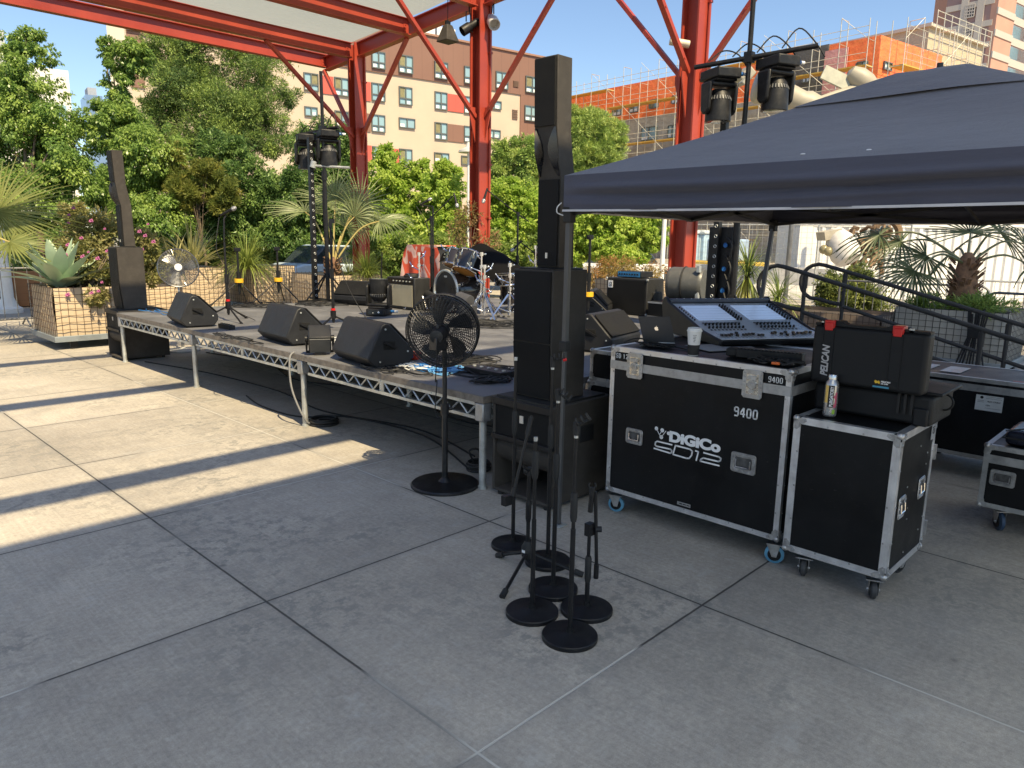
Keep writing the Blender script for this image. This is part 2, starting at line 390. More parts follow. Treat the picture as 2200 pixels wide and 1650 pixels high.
def fabric(u0, u1, v0, v1, sag, nu=26, nv=12, scallop=0, mt=None):
    b = B(); vs = []
    for i in range(nu+1):
        for j in range(nv+1):
            s, t = i/nu, j/nv; v = v0+(v1-v0)*t; u = u0+(u1-u0)*s
            e = scallop*(1 - (2*s-1)**8) if t > .99 else 0
            z = zb(v)+.34 - sag*sin(pi*t)*(.75+.25*sin(7*s))*(1-(2*s-1)**10) + .008*sin(u*9+v*3)
            vs.append((u, v - scallop + e, z))
    b.add(vs, [(i*(nv+1)+j, (i+1)*(nv+1)+j, (i+1)*(nv+1)+j+1, i*(nv+1)+j+1) for i in range(nu) for j in range(nv)])
    b.build('fabric_panel', mt or FAB, canopy)
fabric(-9, UC-.25, 15.4, 17.5, .09); fabric(-9, UC-.25, 12.95, 15.1, .09)
fabric(-14, 13.2, -6.8, -.96, .0, scallop=0, mt=FAB2)  # unseen panel overhead, its edges set to shape the foreground shade

# ------------------------------------------------------------------ fixtures on the canopy
t = thing('security_camera', 'cream security camera clamped to the right hand red column', 'camera', (UC-.2, 7.45, 4.85))
b = B(); c = V(atx(1460, 92, UC-.35)); b.cyl(c+CX*.17-CU*.03, c-CX*.17+CU*.03, .065, n=14); b.build('housing', M('cream_metal', (.6, .56, .42), .4), t, .01)
b = B(); b.tube([c+V((.05, .05, -.06)), c+V((.1, .05, -.22)), c+V((.3, 0, -.3))], .02); b.build('bracket', BLKM, t)
t = thing('hanging_speaker', 'small black wedge shaped speaker hung below the beam by the centre column', 'speaker', tuple(atx(962, 75, 11.2)))
c = V(t.location)
b = B()
for q, (w, z) in enumerate(((.1, .2), (.2, -.13))): pass
vs = [c+V((sx*w, sy*w, z)) for w, z in ((.075, .2), (.185, -.15)) for sx, sy in ((-1, -1), (1, -1), (1, 1), (-1, 1))]
b.add(vs, [(3, 2, 1, 0), (4, 5, 6, 7), (0, 1, 5, 4), (1, 2, 6, 5), (2, 3, 7, 6), (3, 0, 4, 7)]); b.build('cabinet', CAB, t, .02)
b = B(); b.tube([c+V((0, 0, .2)), c+V((.02, .02, 1.0))], .008); b.box(c+V((0, 0, .24)), (.12, .05, .08)); b.build('hanger', BLKM, t)
def par(label, px, py, x, tilt, col, r=.12):
    c = V(atx(px, py, x)); t = thing('stage_spotlight', label, 'spotlight', tuple(c), 'spotlights hung at the centre column'); d = V(tilt).normalized()
    b = B(); b.lathe([(r*.5, -.28), (r*.7, -.26), (r*.75, -.05), (r, 0), (r, .2), (r*.9, .2), (r*.8, .05)], c, d, 18); b.build('can', col, t)
    b = B(); x_, y_, z_ = frame(d); b.tube([c+y_*r*1.15, c+y_*r*1.15+V((0, 0, .2)), c+V((0, 0, .33)), c-y_*r*1.15+V((0, 0, .2)), c-y_*r*1.15], .014); b.tube([c+V((0, 0, .32)), c+V((0, 0, .62))], .016); b.build('yoke', BLKM, t)
par('black tubular spotlight left of the centre red column, aimed down left', 1008, 58, 11.75, (-.75, .3, -.55), BLK, .11)
par('white bodied spotlight right of the centre red column', 1058, 45, 12.1, (-.3, -.6, -.5), M('off_white_can', (.55, .55, .52), .45), .13)

# ------------------------------------------------------------------ buildings
STUC = M('cream_stucco', (.52, .425, .33), .85, var=.05, scale=.5, bump=.2, bs=8)
STUP = M('pale_stucco', (.6, .53, .44), .85, var=.05, scale=.5)
def clad_mat(name, c0, c1, wx, coord_dir):
    m, nt, b = _mat(name)
    tc = nt.nodes.new('ShaderNodeTexCoord'); dp = nt.nodes.new('ShaderNodeVectorMath'); dp.operation = 'DOT_PRODUCT'
    nt.links.new(tc.outputs['Object'], dp.inputs[0]); dp.inputs[1].default_value = coord_dir
    f = _math(nt, 'FRACT', _math(nt, 'DIVIDE', dp.outputs['Value'], wx)); n = _noise(nt, .4, 3)
    c = _mix(nt, n.outputs[0], c0, c1); c = _mix(nt, _mr(nt, f, .0, .05, .45, 0), c, (.06, .03, .02))
    nt.links.new(c, b.inputs['Base Color']); b.inputs['Roughness'].default_value = .6; return m
dA, nA = V((.985, -.170, 0)).normalized(), V((-.170, -.985, 0)).normalized()
PF = atd(1000, 93, 72)
BRN = clad_mat('brown_cladding', (.20, .105, .075), (.23, .125, .09), 1.15, tuple(dA))
REDC = clad_mat('red_cladding', (.52, .09, .065), (.56, .105, .075), .8, tuple(dA))
WFR = M('window_frame_grey', (.10, .115, .115), .5, var=.1)
GLA = glassmat('window_glass_blue', (.30, .47, .53), .05); GLB = M('window_blind_olive', (.22, .2, .1), .5, var=.2)
WTAG = M('paper_sticker', (.75, .78, .78), .6)
def fac(px, py, p=PF, n=nA, d=dA):
    q = atplane(px, py, p, n); return (q-p).dot(d), q.z
def onf(s, z, off=0, p=PF, n=nA, d=dA): q = p + d*s + n*off; return V((q.x, q.y, z))
def wbox(b, s0, z0, s1, z1, o0, o1, p=PF, n=nA, d=dA):
    return b.prism([(s0, z0), (s1, z0), (s1, z1), (s0, z1)], V((p.x, p.y, 0))+n*o0, d, (0, 0, 1), n*(o1-o0))
def window(par_, px0, py0, px1, py1, dark=None, wide=False, P=PF, N=nA, D=dA, rec=.02, sash=.5):
    if P is PF and (py0 < 105+.14*(px0-650) or px0 > 1120 or px0 < 310): rec = .15
    s0, z1 = fac(px0, py0, P, N, D); s1, z0 = fac(px1, py1, P, N, D)
    b = B(); t = .09
    for a in ((s0, z0, s1, z0+t), (s0, z1-t, s1, z1), (s0, z0+t, s0+t, z1-t), (s1-t, z0+t, s1, z1-t), ((s0+s1)/2-t*.6, z0+t, (s0+s1)/2+t*.6, z1-t)): wbox(b, *a, rec, rec+.14, P, N, D)
    if not wide: zm = z0+(z1-z0)*.36; wbox(b, s0+t, zm-t*.6, (s0+s1)/2-t*.6, zm+t*.6, rec+.004, rec+.13, P, N, D); wbox(b, (s0+s1)/2+t*.6, zm-t*.6, s1-t, zm+t*.6, rec+.004, rec+.13, P, N, D)
    f = b.build('window', WFR, par_)
    b = B(); wbox(b, s0+.03, z0+.03, s1-.03, z1-.03, rec-.03, rec+.05, P, N, D)
    sm = (s0+s1)/2
    if dark is not None:
        b.m = 1; a0, a1 = (s0+t, sm-t) if dark == 0 else (sm+t, s1-t)
        wbox(b, a0, z0+(z1-z0)*(.4 if not wide else .06), a1, z1-t, rec+.052, rec+.06, P, N, D)
    b.m = 2
    for a0, a1 in ((s0+t, sm-t), (sm+t, s1-t)):
        if random.random() < .75: wbox(b, a0+.05, z0+t+.02, a0+(a1-a0)*.75, z0+t+.3, rec+.052, rec+.062, P, N, D)
    b.build('pane', [GLA, GLB, WTAG], f)
sL, _ = fac(229, 40); sC, _ = fac(263, 40); sR, _ = fac(1195, 130); _, zT = fac(1000, 93); _, zBr = fac(940, 176)
bd = thing('apartment_building', 'cream apartment block with brown top floors and red panels behind the trees', 'building', tuple(onf(10, 0)))
b = B(); b.prism([(sL, 0), (sR, 0), (sR, zT-.25), (sL, zT-.25)], V((PF.x, PF.y, 0)), dA, (0, 0, 1), nA*-16+dA*14); b.build('wall', STUC, bd)
b = B(); b.prism([(sL-.1, 0), (sC, 0), (sC, zT+.5), (sL-.1, zT+.5)], V((PF.x, PF.y, 0))+nA*.25, dA, (0, 0, 1), nA*-8+dA*8); b.build('corner_wall', STUP, bd)
b = B(); wbox(b, sC, zBr, sR+.05, zT, -.3, .12); s2, _ = fac(1117, 220); wbox(b, s2, 0, sR+.05, zBr-.01, -.3, .115)
s3, z3 = fac(700, 120); _, z4 = fac(310, 190)
wbox(b, sC, z4, fac(312, 190)[0], zBr-.02, -.3, .11); b.build('brown_cladding', BRN, bd)
b = B(); wbox(b, sC-.15, zT, sR+.2, zT+.18, -3, .28); b.build('parapet', M('parapet_cap', (.3, .17, .12), .6), bd)
b = B(); 
for k, (x0, y0, x1, y1) in enumerate(((910, 28, 990, 80), (995, 40, 1035, 95))):
    s0, z0 = fac(x0, y1); s1, z1 = fac(x1, y0); wbox(b, s0, zT, s1, z1, -9-k, -5)
b.build('roof_house', WHT, bd)
for w in ((796, 109, 826, 151), (854, 117, 885, 161, 0), (931, 131, 960, 173, 0), (995, 142, 1024, 184), (1063, 153, 1089, 194), (1127, 163, 1155, 203, 0), (718, 100, 748, 138), (650, 88, 683, 126),
          (651, 155, 684, 198, 1), (717, 165, 749, 209, 0), (797, 177, 827, 220), (856, 185, 885, 228, 0), (933, 196, 960, 238), (996, 206, 1024, 247),
          (718, 237, 748, 275, 0), (797, 245, 827, 286), (933, 262, 960, 302, 0), (996, 270, 1024, 308), (1125, 226, 1152, 263), (857, 319, 885, 357, 0), (799, 314, 827, 344), (718, 312, 748, 344, 0), (268, 17, 300, 34), (270, 55, 301, 70)):
    window(bd, *w)
for w in ((1045, 214, 1076, 237), (653, 228, 682, 252), (856, 252, 891, 278), (1045, 277, 1074, 299), (932, 327, 964, 351, 0), (990, 334, 1020, 356, 0), (640, 296, 680, 320)):
    window(bd, *w, **({} if len(w) > 4 else {}), wide=True)
for x0, y0, x1, y1, mt in ((685, 161, 717, 204, REDC), (749, 170, 768, 212, REDC), (781, 175, 797, 218, REDC), (960, 201, 996, 243, REDC), (827, 318, 857, 356, REDC), (785, 312, 799, 350, REDC), (960, 266, 996, 307, BRN), (781, 243, 797, 284, BRN), (748, 238, 770, 278, BRN)):
    s0, z1 = fac(x0, y0); s1, z0 = fac(x1, y1); b = B(); wbox(b, s0+.03, z0, s1-.03, z1, .0, .09); b.build('cladding_panel', mt, bd)
for x0, y0, x1, y1 in ((1101, 173, 1112, 188), (1100, 234, 1111, 257), (1098, 297, 1109, 318)):
    s0, z1 = fac(x0, y0); s1, z0 = fac(x1, y1); b = B(); o = .12 if y0 < 200 else .0
    for k in range(6): wbox(b, s0, z0+(z1-z0)*k/6, s1, z0+(z1-z0)*(k+.6)/6, o, o+.09)
    b.build('vent', M('vent_brown', (.16, .1, .07), .6), bd)

# building wrapped in orange membrane, under scaffolding
CO = atd(1893, 75, 60); dl, nl = V((.10, .995, 0)).normalized(), V((-.995, .10, 0)).normalized(); dr, nr = dA.copy(), nA.copy()
ZT = CO.z
def mem_mat(name, c0, c1, fold=.6):
    m, nt, b = _mat(name); n = _noise(nt, 1.2, 6, rough=.65); w = _noise(nt, 1, 6, stretch=(1.2, 1.2, 4), rough=.7)
    nt.links.new(_mix(nt, _mr(nt, w.outputs[0], .35, .65, 0, 1), c0, c1), b.inputs['Base Color']); b.inputs['Roughness'].default_value = .5
    _bump(nt, b, n.outputs[0], fold, .3); return m
ORG = mem_mat('orange_membrane', (.85, .17, .05), (.93, .25, .07)); GRYP = mem_mat('grey_building_paper', (.26, .25, .23), (.36, .35, .32), .3); DKP = mem_mat('black_building_paper', (.07, .068, .062), (.13, .125, .115), .4)
PNK = mem_mat('pink_netting', (.55, .25, .25), (.66, .36, .35), .5)
bo = thing('orange_building', 'unfinished building wrapped in orange membrane behind the scaffolding', 'building', tuple(V((CO.x, CO.y, 0))))
FL = dict(P=CO, N=nl, D=dl); FR = dict(P=CO, N=nr, D=dr)
sl, _ = fac(1205, 225, CO, nl, dl); sr, _ = fac(2025, 118, CO, nr, dr); _, zg = fac(1400, 250, CO, nl, dl)
b = B(); b.add([(CO.x, CO.y, 0), *[tuple(V((CO.x, CO.y, 0))+q) for q in (dl*sl, dl*sl+dr*sr, dr*sr)]], []); b = B()
b.prism([(0, 0), (sl, 0), (sl, ZT), (0, ZT)], V((CO.x, CO.y, 0)), dl, (0, 0, 1), dr*sr); b.build('wall', ORG, bo)
b = B(); wbox(b, -.05, 0, sl, zg, -.3, .12, CO, nl, dl); wbox(b, -.05, 0, sr, zg-1, -.3, .12, CO, nr, dr); b.build('grey_wall', GRYP, bo)
s0, z0 = fac(1700, 225, CO, nl, dl); s1, z1 = fac(1783, 95, CO, nl, dl); b = B(); wbox(b, s1, zg, s0, z1, -.3, .15, CO, nl, dl); b.build('black_paper_wall', DKP, bo)
s0, _ = fac(1777, 95, CO, nl, dl); s1, _ = fac(1826, 90, CO, nl, dl); b = B(); wbox(b, s1, zg-.3, s0, ZT-.5, .1, .2, CO, nl, dl); b.build('netting', PNK, bo)
for w in ((1319, 232, 1335, 248), (1355, 224, 1371, 241), (1398, 215, 1414, 232), (1446, 206, 1459, 222), (1501, 195, 1516, 212), (1843, 134, 1862, 156), (1290, 240, 1303, 254), (1560, 186, 1574, 204)): window(bo, *w, dark=0, wide=True, rec=.05, **FL)
window(bo, 1730, 158, 1741, 178, dark=0, wide=True, rec=.2, **FL)
window(bo, 1897, 131, 1912, 154, dark=1, wide=True, rec=.05, **FR)
for x0, y0, x1, y1 in ((1383, 275, 1412, 300), (1300, 290, 1320, 312), (1440, 270, 1455, 296)): window(bo, x0, y0, x1, y1, dark=None, wide=True, rec=.2, **FL)
SCA = M('scaffold_pipe', (.55, .53, .45), .5, .3, var=.2); SCY = M('yellow_scaffold_plank', (.62, .38, .07), .6, var=.2)
def scaffold(label, p, n, d, L, top, off=1.5, bay=2.3, depth=1.2):
    t = thing('scaffolding', label, 'scaffolding', tuple(V((p.x, p.y, 0))+d*(L/2)+n*off), 'scaffolding round the unfinished building')
    nb = int(abs(L)/bay); st = L/nb; b = B(); pl = B(); q = lambda s, o, z: onf(s, z, o, p, n, d); lv = [2+2*i for i in range(int(top/2))]
    for i in range(nb+1):
        for o in (off-depth/2, off+depth/2): b.tube([q(i*st, o, 0), q(i*st, o, top+(1.3 if i % 2 else .9))], .035, 5)
        for z in lv: b.tube([q(i*st, off-depth/2, z), q(i*st, off+depth/2, z)], .025, 4)
        if i % 2: b.tube([q(i*st, off+depth/2, top+1.3), q(i*st, off-depth/2, top+1.3)], .03, 4)
    for z in lv:
        b.tube([q(0, off+depth/2, z+1), q(L, off+depth/2, z+1)], .025, 4); b.tube([q(0, off+depth/2, z+.5), q(L, off+depth/2, z+.5)], .022, 4)
        for i in range(nb):
            if (i + int(z)) % 3 == 0: b.tube([q(i*st, off+depth/2, z), q((i+1)*st, off+depth/2, z+2)], .02, 4)
            if (int(z/2)+i//4) % 2 == 0: pl = B(); pl.prism([(i*st, off-depth/2), ((i+1)*st, off-depth/2), ((i+1)*st, off+depth/2), (i*st, off+depth/2)], V((p.x, p.y, z)), d, n, (0, 0, .09)); pl.build('plank', SCY, t)
    b.build('pipe_frame', SCA, t)
scaffold('pipe scaffolding with yellow planks along the long left face of the orange building', CO, nl, dl, sl, ZT)
scaffold('pipe scaffolding with yellow planks on the sunlit right face of the orange building', CO, nr, dr, sr, ZT)
# beige block right of the orange one
b = B(); P2 = atd(2050, 90, 85); s0, _ = fac(1990, 110, P2, nr, dr); s1, _ = fac(2108, 130, P2, nr, dr)
bb = thing('beige_building', 'beige plastered block between the orange building and the brick tower', 'building', (P2.x, P2.y, 0))
wbox(b, s0, 0, s1, P2.z+.6, -14, 0, P2, nr, dr); b.build('wall', M('beige_render', (.5, .42, .3), .85), bb)
b = B(); wbox(b, s0-.3, P2.z+.6, s1+.3, P2.z+.95, -14, .4, P2, nr, dr); b.build('roof_edge', STUP, bb)
b = B()
for k in range(9):
    s = s0+(s1-s0)*k/8
    b.tube([onf(s, P2.z-4, .8, P2, nr, dr), onf(s, P2.z+2.2, .8, P2, nr, dr)], .05, 5)
for z in (-3, -1.8, -.6, .6, 1.5, 2.1): b.tube([onf(s0, P2.z+z, .8, P2, nr, dr), onf(s1, P2.z+z, .8, P2, nr, dr)], .045, 5)
b.build('guard_rail', SCA, bb)
# brick tower
PT = atd(2136, 20, 130); tb = thing('brick_tower', 'tall brick office tower with pale concrete bands at the right edge', 'tower', (PT.x, PT.y, 0))
BRSHD = M('shaded_brick', (.30, .2, .19), .85, var=.1, scale=.3); BRSUN = M('sunlit_brick', (.50, .28, .21), .85, var=.08, scale=.3); BND = M('concrete_band', (.5, .45, .4), .8, var=.06)  # one brick: left-face shade, right-face sun and distance haze mixed into the colours
sl2, _ = fac(2032, 30, PT, nl, dl); sr2, _ = fac(2169, 60, PT, nr, dr); ZB = PT.z+25
b = B(); b.prism([(0, 0), (sl2, 0), (sl2, ZB), (0, ZB)], V((PT.x, PT.y, 0)), dl, (0, 0, 1), dr*18); b.build('side_wall', BRSHD, tb)
b = B(); wbox(b, -.1, 0, sr2, ZB, -.5, .6, PT, nr, dr); b.build('front_wall', BRSUN, tb)
b = B(); bh = [fac(2130, y, PT, nr, dr)[1] for y in (22, 72, 118)]; st = bh[0]-bh[1]
for k in range(-2, 12):
    z = bh[0]-k*st
    wbox(b, -.15, z-.5, sr2+.05, z+.6, .5, .75, PT, nr, dr); wbox(b, 0, z-2.3, sl2, z-1.3, -.2, .2, PT, nl, dl)
for x in (2068, 2102): s, _ = fac(x, 60, PT, nl, dl); wbox(b, s-.6, 0, s+.6, ZB, -.2, .25, PT, nl, dl)
b.build('concrete_bands', BND, tb)
for k, (x0, y0, x1, y1) in enumerate(((2076, 13, 2093, 36), (2071, 56, 2087, 79), (2066, 97, 2082, 118))):
    s0, z1 = fac(x0, y0, PT, nl, dl); s1, z0 = fac(x1, y1, PT, nl, dl); b = B()
    wbox(b, s0, z0, s1, z1, -.1, .12, PT, nl, dl); b.m = 1
    for i in range(5):
        wbox(b, s0+(s1-s0)*(i/4-.04), z0, s0+(s1-s0)*(i/4+.04), z1, .12, .3, PT, nl, dl); wbox(b, s0, z0+(z1-z0)*(i/4-.04), s1, z0+(z1-z0)*(i/4+.04), .12, .31, PT, nl, dl)
    b.build('grid_window', [M('dark_glass', (.05, .06, .07), .2), BND], tb)
b = B(); sb, _ = fac(2215, 60, PT, nr, dr); wbox(b, sr2, 0, sb+8, ZB, -14, -.2, PT, nr, dr); b.build('bay_wall', BRSUN, tb)
for k in range(-2, 10):
    z = bh[0]-k*st; b = B(); wbox(b, sr2+.3, z-3.2, sb+8, z-.8, -.25, .0, PT, nr, dr); b.build('ribbon_window', GLA, tb)
    b = B(); wbox(b, sr2+.2, z-.6, sb+8, z+.7, -.3, .1, PT, nr, dr); b.build('bay_band', BND, tb)
# far left
P3 = atd(60, 150, 95); b = B(); t = thing('white_building', 'white flat roofed building behind the leftmost tree', 'building', (P3.x, P3.y, 0))
s0, _ = fac(-120, 150, P3, nA, dA); s1, _ = fac(146, 150, P3, nA, dA); wbox(b, s0, 0, s1, P3.z+.5, -15, 0, P3, nA, dA); b.build('wall', M('white_wall', (.7, .68, .63), .8), t)
s1, z1 = fac(8, 62, P3, nA, dA); b = B(); wbox(b, s0, P3.z+.5, s1, z1, -12, -1, P3, nA, dA); b.build('roof_house', M('grey_wall', (.42, .44, .46), .8), t)
for k in range(4):
    b = B(); a, _ = fac(20+k*30, 200, P3, nA, dA); wbox(b, a, P3.z-6, a+1.6, P3.z-4, -.2, .08, P3, nA, dA); b.build('window', GLA, t)
P4 = atd(205, 205, 210); t = thing('glass_tower', 'distant blue glass tower between the two leftmost trees', 'tower', (P4.x, P4.y, 0))
b = B(); s0, _ = fac(186, 230, P4, nA, dA); s1, _ = fac(222, 230, P4, nA, dA); wbox(b, s0, 0, s1, P4.z, -12, 0, P4, nA, dA); b.build('curtain_wall', glassmat('hazy_blue_glass', (.16, .25, .42), .15), t)
b = B(); wbox(b, s0+1, P4.z, s1-1, P4.z+2.5, -9, -3, P4, nA, dA); b.build('roof_house', M('grey_plant_room', (.3, .33, .38), .7), t)
# ------------------------------------------------------------------ leaves
rng = np.random.default_rng(5)
def leaf_mesh(name, P, D, N, L, W, tint, mat, parent, curl=.12):
    """one rhombus-folded leaf per row of P: base P, axis D, normal N"""
    n = len(P); D = D/np.linalg.norm(D, axis=1, keepdims=True); S = np.cross(D, N); S /= np.linalg.norm(S, axis=1, keepdims=True)+1e-9; N = np.cross(S, D)
    L = L[:, None]; W = W[:, None]
    v = np.empty((n, 4, 3)); v[:, 0] = P; v[:, 1] = P+D*L*.45+S*W*.5; v[:, 2] = P+D*L-N*L*curl; v[:, 3] = P+D*L*.45-S*W*.5
    off = np.zeros(3); p = parent
    while p: off += np.array(p.location); p = p.parent
    me = bpy.data.meshes.new(name); me.vertices.add(n*4); me.loops.add(n*4); me.polygons.add(n)
    me.vertices.foreach_set('co', (v-off).astype(np.float32).ravel()); me.loops.foreach_set('vertex_index', np.arange(n*4, dtype=np.int32))
    me.polygons.foreach_set('loop_start', np.arange(0, n*4, 4, dtype=np.int32)); me.polygons.foreach_set('loop_total', np.full(n, 4, dtype=np.int32))
    a = me.attributes.new('tint', 'FLOAT', 'POINT'); a.data.foreach_set('value', np.repeat(tint, 4).astype(np.float32))
    me.update(); me.validate(); me.materials.append(mat)
    o = bpy.data.objects.new(name, me); COL.objects.link(o); o.parent = parent; return o
def unit(n):
    d = rng.normal(size=(n, 3)); return d/np.linalg.norm(d, axis=1, keepdims=True)
def crown_points(blobs, n, sub=(.22, .38), nsub=26, power=.4, shell=.35):
    """blobs: (centre, (rx, ry, rz)); leaves gather in clumps near each blob's surface with gaps between"""
    vol = np.array([r[0]*r[1]+r[1]*r[2]+r[0]*r[2] for _, r in blobs]); vol = vol/vol.sum(); P = []; O = []; T = []; C = []
    for (c, r), w in zip(blobs, vol):
        c, r = np.array(c), np.array(r); k = max(5, int(nsub*(.5+w*len(blobs)*.5)))
        d = unit(k); sc = c + d*r*(rng.random((k, 1))**power)*.86; sr = rng.uniform(sub[0], sub[1], k)*r.mean()
        m = int(n*w); idx = rng.integers(0, k, m); e = unit(m); rad = rng.random((m, 1))**shell
        q = sc[idx]+e*rad*sr[idx][:, None]*np.array([1, 1, .8]); P.append(q)
        o = (q-c)/r; o /= np.linalg.norm(o, axis=1, keepdims=True)+1e-6; O.append(o*.5+e*.6)
        T.append((rng.random(k)**2)[idx]*.8); C += [tuple(x) for x in sc]
        # loose sprigs that break the outline
        k2 = max(8, int(k*1.6)); d2 = unit(k2); d2[:, 2] = d2[:, 2]*.7+.15; s0 = c+d2*r*.78; ln = rng.uniform(.18, .5, k2)*r.mean(); per = max(6, int(m*.16/k2))
        for q in range(k2):
            tt = rng.random((per, 1)); ax = d2[q]+np.array([0, 0, -.25*rng.random()]); P.append(s0[q]+ax*tt*ln[q]+rng.normal(size=(per, 3))*ln[q]*.09); O.append(np.repeat(d2[q][None]*.6, per, 0)+unit(per)*.5); T.append(np.full(per, rng.random()*.9))
    return np.vstack(P), np.vstack(O), np.concatenate(T), C
def px_blob(px, py, rx, ry, d):
    c = atd(px, py, d); k = d/FPX; return (tuple(c), (rx*k, rx*k*.9, ry*k))
BARK = M('tree_bark', (.16, .12, .085), .85, var=.35, scale=14, bump=.8, bs=30)
def foliage(parent, blobs, n, L, W, mat, droop=.5, name='crown', **kw):
    if name == 'crown': n, L = int(n*2.1), L*.70
    P, O, T, C = crown_points(blobs, n, **kw)
    n = len(P); D = O + rng.normal(size=(n, 3))*.45 + np.array([0, 0, -droop]); N = O*.5 + np.array([0, 0, .7]) + rng.normal(size=(n, 3))*.45
    l = L*rng.uniform(.6, 1.25, n); leaf_mesh(name, P, D, N, l, l*W*rng.uniform(.8, 1.2, n), T, mat, parent)
    return C
def branches(parent, base, C, r0, lean=.35, name='trunk', zsplit=.35, nmax=14):
    b = B(); base = V(base); C = [V(c) for c in C]; top = sum(C, V((0, 0, 0)))/len(C); f = base.lerp(V((base.x, base.y, top.z)), zsplit+.15)
    b.tube(bez([base-V((0, 0, .1)), base.lerp(f, .5)+V((.08, -.05, 0)), f, f.lerp(top, .6)], 5), [r0*(1-.035*i) for i in range(16)], 8)
    for c in random.sample(C, min(nmax, len(C))):
        s = f.lerp(top, random.uniform(-.3, .6)); m = s.lerp(c, .55)+V((random.uniform(-.2, .2), random.uniform(-.2, .2), random.uniform(-.1, .25)))
        b.tube(bez([s, m, c], 5), [r0*.42*(1-.075*i) for i in range(11)], 5)
    return b.build(name, BARK, parent)
def tree(label, d, blobs, n, L, W, mat, base=None, r0=.14, droop=.5, group=None, cat='tree', name='tree', nt=1, **kw):
    bl = [px_blob(*q[:4], q[4] if len(q) > 4 else d) for q in blobs]
    c0 = np.mean([b[0] for b in bl], axis=0); bx = V((c0[0], c0[1], 0)) if base is None else V(base)
    t = thing(name, label, cat, (bx.x, bx.y, bx.z), group)
    C = foliage(t, bl, n, L, W, mat, droop, **kw); branches(t, bx, C, r0)
    return t
G_WEEP = leafmat('weeping_fig_leaf', ((.079, .150, .039), (.211, .334, .079), (.351, .456, .105)), .38, .33)
G_DARK = leafmat('dark_green_leaf', ((.048, .104, .034), (.141, .237, .066), (.246, .360, .095)), .3, .4)
G_PINE = leafmat('fern_pine_leaf', ((.055, .109, .036), (.173, .255, .082), (.383, .493, .119)), .3, .5)
G_LIME = leafmat('bright_green_leaf', ((.202, .310, .047), (.373, .513, .093), (.513, .590, .139)), .45, .45)
G_MID = leafmat('mid_green_leaf', ((.109, .178, .039), (.233, .342, .078), (.373, .420, .124)), .4, .4)
G_OLV = leafmat('olive_leaf', ((.13, .15, .045), (.25, .25, .085), (.33, .28, .12)), .35, .5)
G_NEED = leafmat('pine_needle', ((.155, .242, .066), (.330, .461, .120), (.526, .593, .175)), .25, .5)
G_YEL = leafmat('yellow_green_leaf', ((.10, .14, .03), (.2, .24, .06), (.36, .34, .08)), .4, .5)
tree('tall weeping leaved tree at the left edge of the picture', 25, [(55, 210, 85, 110), (20, 330, 100, 120), (125, 310, 75, 100), (60, 110, 55, 55), (-50, 200, 80, 150), (150, 400, 70, 90, 23), (40, 440, 100, 80, 22.5)], 46000, .17, .5, G_WEEP, droop=.9, nsub=34, sub=(.2, .34))
tree('loose weeping tree rising beside the corner of the apartment building', 25, [(265, 300, 65, 85), (330, 350, 80, 100), (255, 180, 35, 70), (290, 130, 40, 50), (235, 110, 24, 36), (250, 420, 75, 80), (330, 470, 90, 60, 24.5), (220, 250, 28, 50)], 42000, .16, .48, G_WEEP, droop=.9, nsub=30, sub=(.2, .34))
tree('tall dark fern pine with fluffy top under the canopy beam', 30, [(360, 100, 60, 60), (470, 110, 80, 55), (560, 150, 72, 60), (420, 200, 100, 60), (560, 240, 78, 55), (620, 205, 30, 28), (480, 300, 110, 60), (350, 220, 50, 60), (600, 300, 60, 45), (330, 130, 50, 50), (330, 260, 50, 60), (300, 330, 50, 60), (430, 70, 60, 36), (500, 250, 110, 60), (390, 160, 80, 60)], 60000, .19, .26, G_PINE, r0=.22, droop=-.1, nsub=30, sub=(.24, .4))
tree('glossy broad leaved hedge tree behind the row of planters', 26, [(430, 430, 75, 75), (530, 420, 75, 90), (620, 430, 70, 85), (400, 510, 60, 50), (480, 330, 60, 60), (580, 520, 80, 50), (480, 520, 60, 45), (500, 470, 70, 60), (420, 560, 60, 30)], 46000, .2, .34, G_DARK, droop=.25, nsub=34, sub=(.18, .32))
tree('yellow tipped upright shrub in front of the dark hedge tree', 24.6, [(375, 350, 26, 60), (445, 365, 34, 26), (400, 420, 40, 50), (480, 420, 34, 50)], 9000, .22, .2, G_YEL, r0=.05, droop=-.4, cat='shrub', name='shrub', nsub=20)
tree('dense green tree behind the light stand left of the first red column', 27.5, [(690, 330, 70, 80), (735, 400, 65, 80), (660, 420, 60, 70), (700, 480, 70, 50), (740, 310, 40, 50)], 32000, .18, .4, G_DARK, droop=.4, nsub=30, sub=(.2, .34))
tree('bright green young tree right of the first red column', 24, [(830, 400, 60, 70), (800, 460, 60, 60), (870, 470, 65, 60), (830, 340, 26, 30), (850, 520, 70, 40), (900, 370, 24, 36)], 27000, .17, .55, G_LIME, r0=.09, droop=.5, nsub=34, sub=(.16, .3))
tree('bright green young tree left of the centre red column', 23.5, [(950, 420, 55, 60), (985, 490, 60, 55), (930, 500, 55, 50), (960, 370, 30, 34), (1000, 540, 60, 30)], 23000, .17, .55, G_LIME, r0=.09, droop=.5, nsub=34, sub=(.16, .3))
tree('round topped bright green tree between the centre column and the speaker column', 25, [(1105, 440, 60, 60), (1080, 510, 60, 45), (1150, 500, 60, 60), (1060, 430, 30, 50)], 25000, .17, .55, G_LIME, r0=.1, droop=.5, nsub=34, sub=(.16, .3))
tree('narrow pointed tree in front of the brown cladding', 33, [(1078, 345, 28, 55), (1130, 340, 36, 60), (1075, 390, 34, 40), (1140, 400, 40, 40)], 17000, .22, .3, G_NEED, droop=.0, nsub=24)
